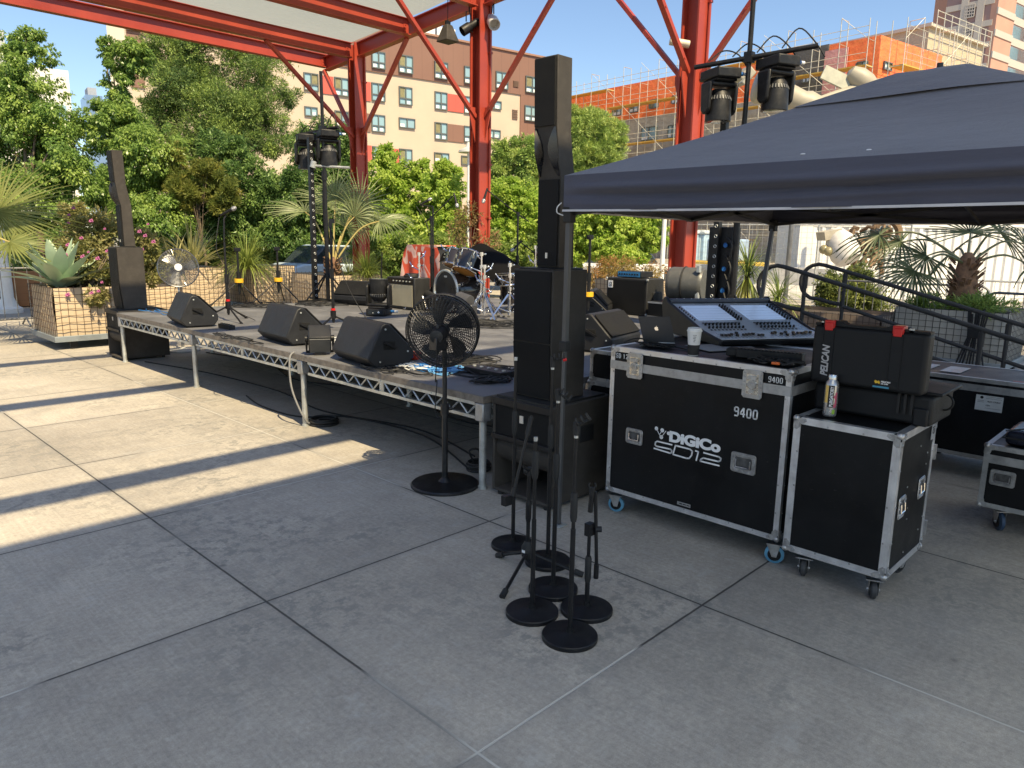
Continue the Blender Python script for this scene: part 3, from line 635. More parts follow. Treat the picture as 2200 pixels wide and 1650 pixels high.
tree('feathery pine right of the tall speaker column', 40, [(1265, 285, 62, 55), (1290, 330, 55, 45), (1250, 350, 55, 50), (1320, 290, 28, 36), (1230, 260, 40, 30), (1240, 400, 60, 40)], 34000, .32, .14, G_NEED, r0=.22, droop=-.2, nsub=34, sub=(.2, .36))
tree('bright green tree seen under the tent edge left of the third red column', 24, [(1270, 500, 60, 50), (1340, 510, 60, 45), (1395, 505, 45, 40), (1300, 460, 70, 40), (1230, 540, 40, 40), (1330, 545, 70, 24), (1390, 470, 40, 30)], 30000, .17, .5, G_LIME, r0=.1, droop=.5, nsub=34, sub=(.16, .3))
tree('thin reddish green shrub under the trees by the bass amplifier', 20, [(1285, 600, 45, 30), (1330, 570, 50, 24), (1400, 590, 30, 30)], 2000, .13, .3, leafmat('reddish_leaf', ((.2, .16, .04), (.3, .24, .08), (.4, .17, .06))), r0=.03, droop=.3, cat='shrub', name='shrub', nsub=26)
tree('thin twiggy shrub in front of the centre red column', 17, [(1010, 470, 32, 40), (1045, 520, 30, 30), (985, 500, 24, 30)], 700, .12, .3, leafmat('twig_leaf', ((.16, .14, .05), (.26, .22, .09), (.34, .18, .1))), r0=.025, droop=.2, cat='shrub', name='shrub', nsub=24)
for k, (px, w) in enumerate(((640, 90), (800, 70), (880, 80), (960, 70), (1070, 70), (560, 70), (1160, 60))):
    tree(('low green undergrowth shrub under the light stand', 'low green undergrowth shrub behind the small fan palm', 'low green undergrowth shrub behind the red patterned cloth', 'low green undergrowth shrub behind the drum cover', 'low green undergrowth shrub right of the centre red column', 'low green undergrowth shrub behind the third yellow stand', 'low green undergrowth shrub behind the right speaker cabinet')[k], (26 if px < 700 else 22), [(px, 545, w*.62, 50), (px+30, 575, w*.55, 36)], 8000, .16, .4, (G_MID, G_DARK)[k in (0, 5)], r0=.03, cat='shrub', name='undergrowth_shrub', group='undergrowth shrubs below the trees', nsub=26)

tree('long dark hedge closing the view below the trees at the back', 36, [(x, 520+8*(k % 3), 62, 62+9*(k % 2)) for k, x in enumerate(range(330, 1200, 62))]+[(30, 520, 60, 50), (110, 500, 60, 60)], 42000, .24, .42, G_DARK, r0=.05, droop=.2, cat='hedge', name='hedge', nsub=26)
# ------------------------------------------------------------------ planters
LIN = M('tan_planter_liner', (.55, .43, .29), .85, var=.1, scale=2.2, bump=.5, bs=7, dust=.2, dcol=(.4, .3, .2))
LING = M('grey_planter_liner', (.36, .345, .31), .85, var=.1, scale=2.2, bump=.4, bs=7)
WIRE = M('rusty_wire_mesh', (.09, .06, .045), .7, .2, var=.3, scale=20); WIRG = M('dark_wire_mesh', (.035, .034, .034), .6, .3, var=.3)
SOIL = M('planter_soil', (.05, .037, .026), .95, var=.4, bump=.8, bs=30); PBASE = M('grey_steel_skid', (.24, .27, .29), .5, .3, var=.12, dust=.3)
def planter(label, x, y, w, d, h, base=.12, pitch=.1, liner=LIN, wire=WIRE, group='wire basket planters'):
    t = thing('planter', label, 'planter', (x+w/2, y+d/2, 0), group); e = .035
    z0 = base+.08
    b = B(); nn = 14
    for (ax, s) in ((0, 0), (0, 1), (1, 0), (1, 1)):                    # slightly bulging fabric liner
        vs = []
        for i in range(nn+1):
            for j in range(7):
                q, r = i/nn, j/6; bl = -.018*sin(pi*r)*(1+.5*sin(9*q+ax*2+s)) + .008*sin(23*q+5*r)
                a = (x+e+(w-2*e)*q, (y+e+bl) if s == 0 else (y+d-e-bl), z0+(h-z0)*r) if ax == 0 else ((x+e+bl) if s == 0 else (x+w-e-bl), y+e+(d-2*e)*q, z0+(h-z0)*r)
                vs.append(a)
        b.add(vs, [(i*7+j, (i+1)*7+j, (i+1)*7+j+1, i*7+j+1) for i in range(nn) for j in range(6)])
    b.build('liner', liner, t)
    b = B(); nx, ny, nz = max(2, round(w/pitch)), max(2, round(d/pitch)), max(2, round((h-z0)/pitch)); r = .0062
    for yy in (y, y+d):
        for i in range(nx+1): xx = x+w*i/nx; b.box((xx, yy, (z0+h)/2+.01), (r, r, h-z0+.02))
        for k in range(nz+1): zz = z0+(h-z0)*k/nz; b.box((x+w/2, yy-r*.9 if yy == y else yy+r*.9, zz), (w, r, r))
    for xx in (x, x+w):
        for i in range(ny+1): yy = y+d*i/ny; b.box((xx, yy, (z0+h)/2+.01), (r*.98, r*.98, h-z0+.018))
        for k in range(nz+1): zz = z0+(h-z0)*k/nz; b.box((xx-r*.9 if xx == x else xx+r*.9, y+d/2, zz), (r, d+r, r*.97))
    b.build('wire_mesh', wire, t)
    b = B(); b.b2(x-.02, y-.02, base, x+w+.02, y+d+.02, base+.085); b.build('base', PBASE, t, .004)
    b = B()
    for xx in (x+.2, x+w-.28):
        for yy in (y+.05, y+d-.12): b = B(); b.b2(xx, yy, 0, xx+.1, yy+.07, base-.002); b.build('foot', BLKM, t)
    b = B(); b.b2(x+e+.01, y+e+.01, h-.1, x+w-e-.01, y+d-e-.01, h-.06); b.build('soil', SOIL, t)
    return t
planter('sunlit tan planter with wire mesh beside the left speaker stack, lantana growing in it', 3.04, 12.5, 1.3, 1.3, .93)
planter('low tan planter just right of the left speaker stack', 4.75, 15.2, 1.25, 1.2, .72)
planter('tan planter with striped grass behind the grey pedestal fan', 6.17, 15.9, 1.1, 1.3, 1.05)
planter('tan planter behind the yellow topped stands with grass spilling over its left end', 7.8, 15.75, 1.1, 1.3, 1.06)
planter('tan planter with the small fan palm behind the light stand', 8.02, 13.0, 1.35, 1.5, .97)
planter('tan planter behind the drum hardware under the centre column', 10.5, 9.2, 1.2, 1.3, .95)
planter('tan planter left of the third red column behind the bass amplifier', 12.4, 8.4, 1.2, 1.3, .95)
planter('low brown planter holding the spiky plants right of the mixing console', 12.6, 3.95, 1.2, 2.0, .6, wire=WIRG, liner=M('brown_liner', (.2, .155, .12), .85))
planter('shaded grey planter with dark mesh and the big fan palm behind the handrails', 11.45, 2.02, 1.25, 1.45, .88, liner=LING, wire=WIRG, pitch=.09)
t = thing('wooden_tub', 'old reddish wooden tub planter behind the left barrier', 'planter', tuple(atz(62, 657, 0)))
c = V(t.location); b = B()
vs = [c+V((sx*w, sy*w, z)) for w, z in ((.33, .02), (.5, .85)) for sx, sy in ((-1, -1), (1, -1), (1, 1), (-1, 1))]
b.add(vs, [(3, 2, 1, 0), (0, 1, 5, 4), (1, 2, 6, 5), (2, 3, 7, 6), (3, 0, 4, 7), (4, 5, 6, 7)]); b.build('tub', clad_mat('old_red_wood', (.32, .145, .06), (.42, .2, .09), .16, (0, 0, 1)), t, .01)
b = B()
for sx in (-.3, .3): b.prism([(sx-.03, 0), (sx+.03, 0), (sx*1.5+.03, .8), (sx*1.5-.03, .8)], c+V((0, -.36, .03)), (1, 0, 0), (0, -.2, 1), (0, -.03, 0))
b.build('batten', M('weathered_batten', (.26, .15, .08), .8), t)
foliage(t, [((c.x, c.y, .98), (.42, .42, .2))], 900, .12, .35, G_MID, 0, 'leaves')

# ------------------------------------------------------------------ plants
def blade_strip(b, p0, d, L, w, bend, n=5, nrm=None, fold=.0, tipw=.05):
    """arching blade: starts along d, bends towards -z by bend over its length"""
    d = V(d).normalized(); p = V(p0); s = d.cross(V((0, 0, 1))); s = s.normalized() if s.length > .05 else V((1, 0, 0))
    if nrm: s = V(nrm)
    vs = []
    for i in range(n+1):
        t = i/n; q = w*(1-(1-tipw)*t**1.8)*(.55+.45*min(1, t*4)); vs += [p+s*q/2, p-s*q/2]
        d = (d+V((0, 0, -bend/n))).normalized(); p = p+d*(L/n)
    b.add(vs, [(2*i, 2*i+1, 2*i+3, 2*i+2) for i in range(n)])
def tuft(name, parent, c, n, L, w, spread, bend, mat, up=1, asobj=True):
    b = B()
    for k in range(n):
        a = random.uniform(0, 2*pi); s = random.uniform(.05, spread); l = L*random.uniform(.6, 1.1)
        blade_strip(b, V(c)+V((cos(a), sin(a), 0))*random.uniform(0, L*.06), (cos(a)*s, sin(a)*s, up), l, w*random.uniform(.7, 1.2), bend*random.uniform(.6, 1.3))
    return b.build(name, mat, parent)
def vmat(name, c0, c1, rough=.5, trans=.25):
    return leafmat(name, (c0, c1, c1), trans, rough)
V_GRASS = vmat('grass_blade', (.12, .17, .03), (.26, .31, .07)); V_STRIPE = vmat('variegated_blade', (.2, .22, .07), (.48, .44, .2)); V_PONY = vmat('ponytail_blade', (.11, .16, .04), (.27, .33, .08))
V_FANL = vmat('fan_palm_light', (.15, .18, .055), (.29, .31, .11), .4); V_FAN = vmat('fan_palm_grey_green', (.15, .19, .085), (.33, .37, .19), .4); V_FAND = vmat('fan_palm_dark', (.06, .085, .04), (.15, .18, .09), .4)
def plant(name, label, cat, c, group=None): return thing(name, label, cat, tuple(c), group)
c = V((6.75, 16.4, 1.0)); t = plant('striped_grass', 'pale striped sword leaf plant behind the grey pedestal fan', 'plant', c); tuft('leaves', t, c, 130, 1.15, .055, 1.2, .9, V_STRIPE)
c = V((6.25, 16.2, .98)); t = plant('striped_grass', 'arching yellow green sword leaves spilling left over the planter behind the grey fan', 'plant', c); tuft('leaves', t, c, 60, 1.0, .05, 1.5, 1.3, V_STRIPE)
c = V((7.72, 15.8, 1.0)); t = plant('grass_tuft', 'fine green grass hanging over between two planters behind the yellow topped stand', 'plant', c); tuft('leaves', t, c, 420, 1.1, .018, 1.4, 1.9, V_GRASS)
c = V((9.0, 13.05, .9)); t = plant('grass_tuft', 'bright fine grass in the fan palm planter', 'plant', c); tuft('leaves', t, c, 420, .75, .016, 1.3, 1.3, V_GRASS)
c = V((8.7, 13.25, .9)); t = plant('grass_tuft', 'grey green drooping grass beside the fan palm trunk', 'plant', c); tuft('leaves', t, c, 200, .6, .015, 1.9, 1.4, vmat('grey_grass', (.12, .15, .06), (.25, .28, .14)))
c = V((10.9, 9.7, .9)); t = plant('grass_tuft', 'spiky green grass seen above the red patterned cloth', 'plant', c); tuft('leaves', t, c, 120, .8, .02, .9, .4, V_GRASS)
def fan(b, hub, axis, nrm, R, n=34, spread=2.0, droop=.5, w=.015, solid=.3):
    """palm fan: blades radiating in the plane of axis and side, joined to 'solid' of their length"""
    axis = V(axis).normalized(); nrm = V(nrm); nrm = (nrm-axis*nrm.dot(axis)).normalized(); side = nrm.cross(axis); hub = V(hub); prev = None
    rows = []
    for k in range(n):
        a = -spread+2*spread*k/(n-1); d = axis*cos(a)+side*sin(a); L = R*(.72+.28*cos(a*.7))*random.uniform(.93, 1.05)
        pts = [hub]; dd = d.copy(); p = hub.copy()
        for i in range(5):
            dd = (dd+V((0, 0, -droop*(.02 if i < 2 else .26)))+nrm*random.uniform(-.05, .05)).normalized(); p = p+dd*L/5; pts.append(p.copy())
        rows.append((pts, d))
    for k, (pts, d) in enumerate(rows):
        s = side*cos(-spread+2*spread*k/(n-1))-axis*sin(-spread+2*spread*k/(n-1)); ws = [.006, R*solid*spread/n*1.02*.55, w*1.05, w*.8, w*.5, .004]; lift = nrm*(.012 if k % 2 else -.012)
        vs = []
        for q, ww in zip(pts, ws): vs += [q+s*ww, q+lift, q-s*ww]
        f = []
        for i in range(5): f += [(3*i, 3*i+1, 3*i+4, 3*i+3), (3*i+1, 3*i+2, 3*i+5, 3*i+4)]
        b.add(vs, f)
def palm(label, base, trunk_h, r, fronds, mat, stemmat, skirt=True):
    base = V(base); t = plant('fan_palm', label, 'palm', base); top = base+V((0, 0, trunk_h))
    if trunk_h > .1:
        b = B(); b.lathe([(r*1.25, 0), (r*1.3, trunk_h*.3), (r, trunk_h*.7), (r*.75, trunk_h), (r*.3, trunk_h+.1)], base, n=14)
        for k in range(70):
            a = random.uniform(0, 2*pi); z = random.uniform(.05, 1)*trunk_h; p = base+V((cos(a)*r*.95, sin(a)*r*.95, z)); b.bar(p, p+V((cos(a)*.09, sin(a)*.09, .10)), .045, .014)
        b.build('trunk', M('palm_trunk_fibre', (.17, .095, .055), .9, var=.4, scale=20, bump=.9, bs=50), t)
    for hub, nrm, R, dr, nn in fronds:
        hub = V(hub); b = B(); m = top.lerp(hub, .55)+V((0, 0, (hub-top).length*.14)); pts = bez([top-V((0, 0, .08)), m, hub], 7)
        b.tube(pts, [.022-.0009*i for i in range(len(pts))], 5); st = b.build('petiole', stemmat, t)
        b = B(); d = (pts[-1]-pts[-3]).normalized(); fan(b, hub, d, nrm, R, nn, droop=dr); b.build('frond', mat, t)
    return t
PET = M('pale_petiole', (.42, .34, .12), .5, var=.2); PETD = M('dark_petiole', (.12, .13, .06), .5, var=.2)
# small fan palm behind the light stand
pb = V((8.35, 13.3, .9)); H = lambda px, py, d: tuple(atd(px, py, d))
D0 = (pb-EYEP).dot(CW)
palm('young fan palm with grey green fronds in the planter by the light stand', pb, .34, .11,
     [(H(722, 428, D0-.2), (-.3, -.6, .6), .8, 1.5, 34), (H(655, 455, D0+.3), (0, -.9, .3), .9, .35, 30), (H(762, 465, D0-.2), (.2, -.9, .5), .75, 1.2, 34), (H(815, 475, D0-.1), (.2, -.5, .8), .8, 1.1, 34),
      (H(775, 440, D0+.3), (0, -.8, .3), .85, .3, 28), (H(700, 440, D0+.4), (0, -.8, .3), .8, .7, 28), (H(745, 490, D0+.2), (.3, -.8, .4), .6, .9, 24)], V_FAN, PET)
# palm at the left edge
pl = aty(-150, 560, 14.2); pl = V((pl.x, pl.y, 0))
D1 = (pl-EYEP).dot(CW)
palm('large yellow green fan palm reaching in from the left edge over the barrier', pl, 1.5, .2,
     [(H(-6, 455, D1), (.1, -.8, .5), 1.15, .25, 44), (H(22, 520, D1-.3), (.2, -.7, .7), .7, .15, 32), (H(-60, 430, D1+.2), (0, -.9, .3), 1.2, .4, 36)], V_FANL, PET)
# palm in the shaded planter
pr_ = V((12.1, 2.75, .84)); D2 = (pr_-EYEP).dot(CW)
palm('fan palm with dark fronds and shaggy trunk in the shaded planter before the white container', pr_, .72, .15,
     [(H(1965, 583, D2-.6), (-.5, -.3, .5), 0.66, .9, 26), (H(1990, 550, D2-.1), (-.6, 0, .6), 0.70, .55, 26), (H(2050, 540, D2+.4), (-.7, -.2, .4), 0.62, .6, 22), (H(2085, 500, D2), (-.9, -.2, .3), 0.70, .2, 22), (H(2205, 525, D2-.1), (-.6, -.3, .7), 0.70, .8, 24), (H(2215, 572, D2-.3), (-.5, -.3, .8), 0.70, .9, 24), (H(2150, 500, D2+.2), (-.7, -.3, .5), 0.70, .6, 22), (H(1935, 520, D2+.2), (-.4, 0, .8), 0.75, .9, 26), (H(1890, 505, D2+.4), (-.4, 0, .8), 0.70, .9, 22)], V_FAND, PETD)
c = V((12.0, 2.4, .84)); t = plant('ground_cover_plant', 'low bright green fern like plant at the foot of the palm in the shaded planter', 'plant', c)
foliage(t, [((11.75, 2.4, .93), (.3, .4, .13)), ((11.8, 3.1, .92), (.28, .3, .12))], 2600, .09, .22, G_MID, -.2, 'leaves', nsub=20)
c = V((13.1, 3.3, .0)); tree('round leafy shrub half in sun behind the left end of the handrails', 14.5, [(1830, 640, 55, 48), (1790, 610, 40, 28), (1865, 655, 50, 42), (1800, 660, 40, 30), (1775, 640, 30, 30), (1845, 595, 30, 30)], 9000, .1, .42, leafmat('shrub_leaf', ((.06, .09, .025), (.16, .2, .06), (.3, .32, .08))), r0=.03, droop=.1, cat='shrub', name='shrub', nsub=36, sub=(.16, .3))
def pony(label, px, py, d, stem, n, L):
    c = atd(px, py, d); t = plant('ponytail_plant', label, 'plant', (c.x, c.y, .55))
    if stem: b = B(); b.tube([(c.x, c.y, .5), (c.x+.02, c.y, (c.z+.5)/2), tuple(c)], [.05, .045, .05], 8); b.build('stem', BARK, t)
    b = B()
    for k in range(n):
        a = random.uniform(0, 2*pi); e = random.uniform(-.6, 1.0); q = V((cos(a), sin(a), 0))*math.cos(e*1.3)
        blade_strip(b, c+V((0, 0, random.uniform(-.12, .18))), q+V((0, 0, .2+sin(max(0, e)*1.5))), L*random.uniform(.7, 1.1), .022, random.uniform(.5, 1.6), 6)
    b.build('leaves', V_PONY, t)
    if stem:
        b = B()
        for k in range(n//2):
            a = random.uniform(0, 2*pi); blade_strip(b, c+V((cos(a)*.06, sin(a)*.06, -.1)), V((cos(a)*.35, sin(a)*.35, -.4)), L*random.uniform(.7, 1.2), .02, 1.2, 5)
        b.build('old_leaves', vmat('yellowing_blade', (.3, .3, .05), (.42, .4, .09)), t)
pony('tall spiky ponytail plant right of the black light tower', 1606, 590, 13.8, True, 240, .8)
pony('short spiky plant between the tent leg and the handrail', 1672, 650, 13.2, False, 150, .75)
pony('small grassy plant behind the foot of the black light tower', 1560, 655, 14, False, 90, .6)
# agave
ca = V((3.3, 13.0, .90)); t = plant('agave', 'large pale green agave rosette at the left end of the front planter', 'plant', ca); AG = M('agave_leaf', (.36, .46, .31), .5, var=.15, scale=3); rosette = []
for k in range(22):
    a = k*2.4; e = .35+.95*(k/22); L = .95-.2*(k/22); d = V((cos(a)*cos(e), sin(a)*cos(e), sin(e))); s = d.cross(V((0, 0, 1))).normalized(); u = s.cross(d); b = B(); vs = []; N = 8
    for i in range(N+1):
        q = i/N; w = .13*(.55+.9*q-1.0*q*q*.6)*(1-q**4)+.002; p = ca+d*L*q+V((0, 0, -.28*q*q*(1.1-e)))+u*.0; vs += [p+s*w+u*.035*(1-q), p-u*.01, p-s*w+u*.035*(1-q)]
    f = []
    for i in range(N): f += [(3*i, 3*i+1, 3*i+4, 3*i+3), (3*i+1, 3*i+2, 3*i+5, 3*i+4)]
    b.add(vs, f); b.build('leaf', AG, t)
# lantana
cb = V((3.75, 13.0, .9)); t = plant('flowering_bush', 'olive flowering bush with magenta blooms spilling over the front planter', 'bush', cb)
blobs = [px_blob(x, y, rx, ry, d) for x, y, rx, ry, d in ((180, 560, 62, 60, 12.1), (200, 500, 56, 50, 12.5), (215, 600, 52, 38, 11.9), (150, 610, 40, 34, 12), (300, 540, 46, 52, 13), (320, 590, 34, 34, 13.1), (170, 645, 24, 20, 11.35), (205, 640, 26, 22, 11.35), (160, 460, 30, 26, 12.6))]
Cc = foliage(t, blobs, 17000, .085, .4, G_OLV, .1, 'foliage', nsub=34, sub=(.16, .32))
branches(t, cb-V((0, 0, .2)), Cc, .02, name='stems', nmax=30)
FLW = M('magenta_blossom', (.42, .10, .27), .6, var=.25, scale=60); proto = None
for px, py, d in ((158, 447, 12), (148, 463, 12.1), (196, 475, 11.9), (225, 492, 11.9), (147, 480, 12), (146, 527, 11.5), (142, 548, 11.4), (190, 542, 11.5), (175, 512, 11.6), (152, 580, 11.3), (219, 607, 11.3), (146, 634, 11), (197, 630, 11), (115, 590, 11.5), (318, 482, 12.6), (312, 507, 12.6), (300, 498, 12.6), (330, 520, 12.6), (178, 552, 11.5), (210, 556, 11.5), (306, 536, 12.5), (212, 626, 11), (230, 540, 11.5)):
    p = atd(px, py, d)
    if proto is None:
        b = B()
        for k in range(26): a = unit(1)[0]*.026*random.uniform(.4, 1.2); b.sph(V(a)+V(t.location), random.uniform(.006, .012), 5, 4)
        proto = b.build('flower', FLW, t); proto.location = p-V(t.location)
    else: o = proto.copy(); COL.objects.link(o); o.parent = t; o.location = p-V(t.location); s = random.uniform(.7, 1.3); o.scale = (s, s, s*.8)

# ------------------------------------------------------------------ fences, lamp posts, background
STEEL = M('barrier_steel', (.2, .2, .2), .45, .6, var=.2)
def barrier(label, p, d, L, h=1.08, n=14, feet=True, mat=STEEL, rise=.14):
    t = thing('crowd_barrier', label, 'barrier', tuple(V(p)+V(d)*L/2), 'crowd barriers'); p, d = V(p), V(d); u = V((0, 0, 1)); b = B(); r = .019
    k = .15
    b.tube([p+u*rise]+[p+u*(h-k)]+arc(p+d*k+u*(h-k), k, pi, pi/2, 5, d, u)[1:]+[p+d*(L-k)+u*h]+arc(p+d*(L-k)+u*(h-k), k, pi/2, 0, 5, d, u)[1:]+[p+d*L+u*rise], r, 8)
    b.tube([p+u*rise, p+d*L+u*rise], r, 8); b.build('rail_frame', mat, t)
    b = B()
    for i in range(1, n): q = p+d*(L*i/n); b.tube([q+u*rise, q+u*h], .0075, 5)
    b.build('bars', mat, t)
    s = d.cross(u)
    for i in (.12, .88):
        b = B(); q = p+d*(L*i); b.tube([q-s*.3+u*.015, q-s*.04+u*rise, q+s*.04+u*rise, q+s*.3+u*.015], .017, 6); b.build('foot', mat, t)
barrier('steel crowd barrier at the left edge in front of the white lamp post', (1.25, 16.25, 0), (1, 0, 0), 2.55, n=12)
q = atz(2113, 803); barrier('steel crowd barrier behind the right end of the shaded planter', (12.75, 2.6, 0), (0, -1, 0), 2.4, n=20)
barrier('steel crowd barrier between the leafy shrub and the palm planter', (14.3, 5.3, 0), (.1, -.995, 0), 2.4, n=16)
p = atz(20, 672); t = thing('lamp_post', 'thick white lamp post with flared base at the left edge', 'lamp post', tuple(p))
b = B(); b.lathe([(.27, 0), (.27, .1), (.2, .14), (.13, .3), (.12, .34), (.12, 1.0), (.095, 1.02), (.085, 3.6), (.06, 3.62)], p, n=20); b.build('post', WHT, t)
b = B(); b.lathe([(.06, 3.62), (.2, 3.7), (.23, 3.95), (.1, 4.1)], p, n=16); b.build('lamp_head', WHT, t)
def pole(label, px, ytop, ybot, d, r, lamp=False):
    a, c = atd(px, ytop, d), atd(px, ybot, d); t = thing('street_lamp', label, 'street lamp', (c.x, c.y, 0)); b = B(); b.tube([(c.x, c.y, 0), (c.x, c.y, a.z)], [r, r*.75], 10); b.lathe([(r*1.7, 0), (r*1.7, .25), (r, .3)], (c.x, c.y, 0)); b.build('pole', WHT, t)
    b = B()
    if lamp: b.lathe([(.32, 0), (.3, .06), (.1, .16), (.05, .3)], (c.x, c.y, a.z), n=18)
    else: b.lathe([(.18, 0), (.2, .1), (.05, .2)], (c.x, c.y, a.z), n=14)
    b.build('lamp_head', M('lamp_head_grey', (.5, .5, .48), .5), t)
pole('slim white street lamp with flat disc head just left of the centre red column', 1006, 333, 560, 23, .06, True)
pole('white lamp pole under the tent edge left of the third red column', 1421, 440, 600, 21, .075)
# white corrugated container
CONT = M('white_container_paint', (.76, .75, .72), .55, var=.04, scale=1, dust=.25, dcol=(.5, .45, .38))
cp = atd(1712, 560, 24); cp.z = 0; cd = V((.66, -.75, 0)).normalized(); cn = V((-.75, -.66, 0)).normalized()
t = thing('shipping_container', 'long white corrugated shipping container behind the palms at right', 'container', tuple(cp+cd*6)); b = B(); vs = []; prof = []
k = .45
while k < 12.2: prof += [(k, 0), (k+.09, 0), (k+.14, -.06), (k+.23, -.06)]; k += .28
vs = [tuple(cp+cd*a+cn*o+V((0, 0, z))) for a, o in prof for z in (.16, 2.3)]; b.add(vs, [(2*i, 2*i+2, 2*i+3, 2*i+1) for i in range(len(prof)-1)]); b.build('corrugated_side', CONT, t, sharp=20)
b = B()
for z0, z1 in ((0, .155), (2.305, 2.45)): b.prism([(0, z0), (12.4, z0), (12.4, z1), (0, z1)], cp+cn*.02, cd, (0, 0, 1), cn*-2.4)
b.prism([(0, .16), (.44, .16), (.44, 2.3), (0, 2.3)], cp+cn*.025, cd, (0, 0, 1), cn*-2.4); b.build('frame', CONT, t, .01)
# portable toilets, white concrete barrier, mesh fence behind the stage
for k, (px, lab) in enumerate(((1481, 'pale blue portable toilet right of the third red column'), (1500, 'white and blue portable toilet, the right one of the two'))):
    c = atd(px, 560, 34); t = thing('portable_toilet', lab, 'portable toilet', (c.x, c.y, 0), 'portable toilets'); b = B(); b.b2(c.x-.5, c.y-.55, .1, c.x+.5, c.y+.55, 2.1); b.build('cabin', M('toilet_blue', (.38, .52, .62), .5), t, .05)
    b = B(); b.b2(c.x-.56, c.y-.6, 2.1, c.x+.56, c.y+.6, 2.28); b.build('roof', M('toilet_roof', (.6, .66, .68), .5), t, .06)
    b = B(); b.b2(c.x-.54, c.y-.36, .2, c.x-.505, c.y+.36, 1.95); b.build('door', M('toilet_door', (.55, .65, .7), .5), t, .01)
t = thing('concrete_barrier', 'long white painted concrete barrier across the street behind the drum case', 'barrier', tuple(V((22, 10, 0)))); p0, p1 = V((23.2, 14, 0)), V((23.2, 8.8, 0)); b = B()
b.prism([(-.35, 0), (.35, 0), (.3, .25), (.12, .45), (.1, 1.0), (-.1, 1.0), (-.12, .45), (-.3, .25)], p0, (1, 0, 0), (0, 0, 1), p1-p0); b.build('barrier_block', M('white_concrete', (.7, .68, .64), .8, dust=.3), t)
t = thing('site_vehicle', 'yellow and blue site machine behind the mesh fence', 'machine', tuple(atd(1545, 560, 30))); c = V((t.location.x, t.location.y, 0)); b = B(); b.b2(c.x-.8, c.y-1.6, .45, c.x+.8, c.y+1.6, 1.0); b.build('chassis', M('machine_yellow', (.6, .4, .05), .5), t, .05)
b = B(); b.b2(c.x-.75, c.y-.9, 1.0, c.x+.75, c.y+.2, 1.9); b.build('cab', M('machine_blue', (.3, .4, .52), .4), t, .08)
for sx in (-.7, .7):
    for sy in (-1.1, 1.1): b = B(); b.lathe([(.15, -.14), (.42, -.14), (.45, -.08), (.45, .08), (.42, .14), (.15, .14)], c+V((sx, sy, .45)), (1, 0, 0), 18); b.build('wheel', RUB, t)
def mesh_fence(label, p, d, L, h):
    p, d = V(p), V(d); t = thing('mesh_fence', label, 'fence', tuple(p+d*L/2), 'site mesh fences'); u = V((0, 0, 1)); b = B(); n = int(L/2.4)
    for i in range(n+1): q = p+d*(L*i/n); b.tube([q, q+u*h], .03, 6)
    for z in (.1, h): b.tube([p+u*z, p+d*L+u*z], .022, 6)
    b.build('posts', GALV, t); b = B()
    for i in range(int(L/.16)): q = p+d*(.16*i); b.bar(q+u*.1, q+u*h, .006, .006)
    for z in range(1, int(h/.16)): b.bar(p+u*(z*.16), p+d*L+u*(z*.16), .006, .006)
    b.build('wire_mesh', GALV, t)
mesh_fence('galvanised mesh fence in front of the scaffolding right of the third red column', (21, 13.6, 0), (.2, -.98, 0), 7.2, 2.3)
mesh_fence('low galvanised mesh fence behind the spiky plants', (16.5, 6.6, 0), (0, -1, 0), 4.8, 1.1)
# street fence and parked car glimpsed behind the left trees
t = thing('iron_fence', 'black iron railing seen behind the agave at left', 'fence', (0, 23, 0)); b = B()
for i in range(40): b.tube([(-2+i*.2, 23, 0), (-2+i*.2, 23, 1.35)], .012, 5)
b.build('pickets', BLKM, t); b = B(); b.bar((-2, 23, .2), (5.9, 23, .2), .04, .04); b.bar((-2, 23, 1.2), (5.9, 23, 1.2), .04, .04); b.build('rail', BLKM, t)
def car(label, c, L, col, d=(1, 0, 0)):
    c, d = V(c), V(d).normalized(); s = V((0, 0, 1)).cross(d); t = thing('parked_car', label, 'car', tuple(c), 'cars parked on the street'); u = V((0, 0, 1)); o = c-s*.88
    b = B(); b.prism([(-L/2, .28), (L/2, .28), (L/2, .7), (L*.36, .86), (-L*.42, .9), (-L/2, .8)], o, d, u, s*1.76); b.build('body', col, t, .06)
    b = B(); b.prism([(-L*.4, .88), (L*.26, .87), (L*.1, 1.42), (-L*.26, 1.44)], o+s*.1, d, u, s*1.56); b.build('cabin_glass', M('car_glass', (.03, .04, .05), .1), t, .08)
    b = B(); b.prism([(-L*.25, 1.43), (L*.09, 1.41), (L*.05, 1.47), (-L*.2, 1.48)], o+s*.14, d, u, s*1.48); b.build('roof', col, t, .02)
    for x in (-L*.31, L*.3):
        for y in (.02, 1.74): b = B(); b.lathe([(.1, -.1), (.31, -.1), (.33, -.06), (.33, .06), (.31, .1), (.1, .1)], o+d*x+s*y+u*.33, s, 18); b.build('wheel', RUB, t)
car('silver blue car parked beyond the railing at far left', (2.2, 28, 0), 4.5, M('silver_blue_paint', (.45, .52, .6), .25, .2, var=.03))
car('pale blue car parked behind the planter with the young fan palm', (13.9, 21.6, 0), 4.5, M('white_car_paint', (.5, .6, .7), .25, var=.03))
car('white car parked under the trees behind the bass amplifier', (24.5, 17.5, 0), 4.5, M('second_white_paint', (.7, .7, .7), .25, var=.03))
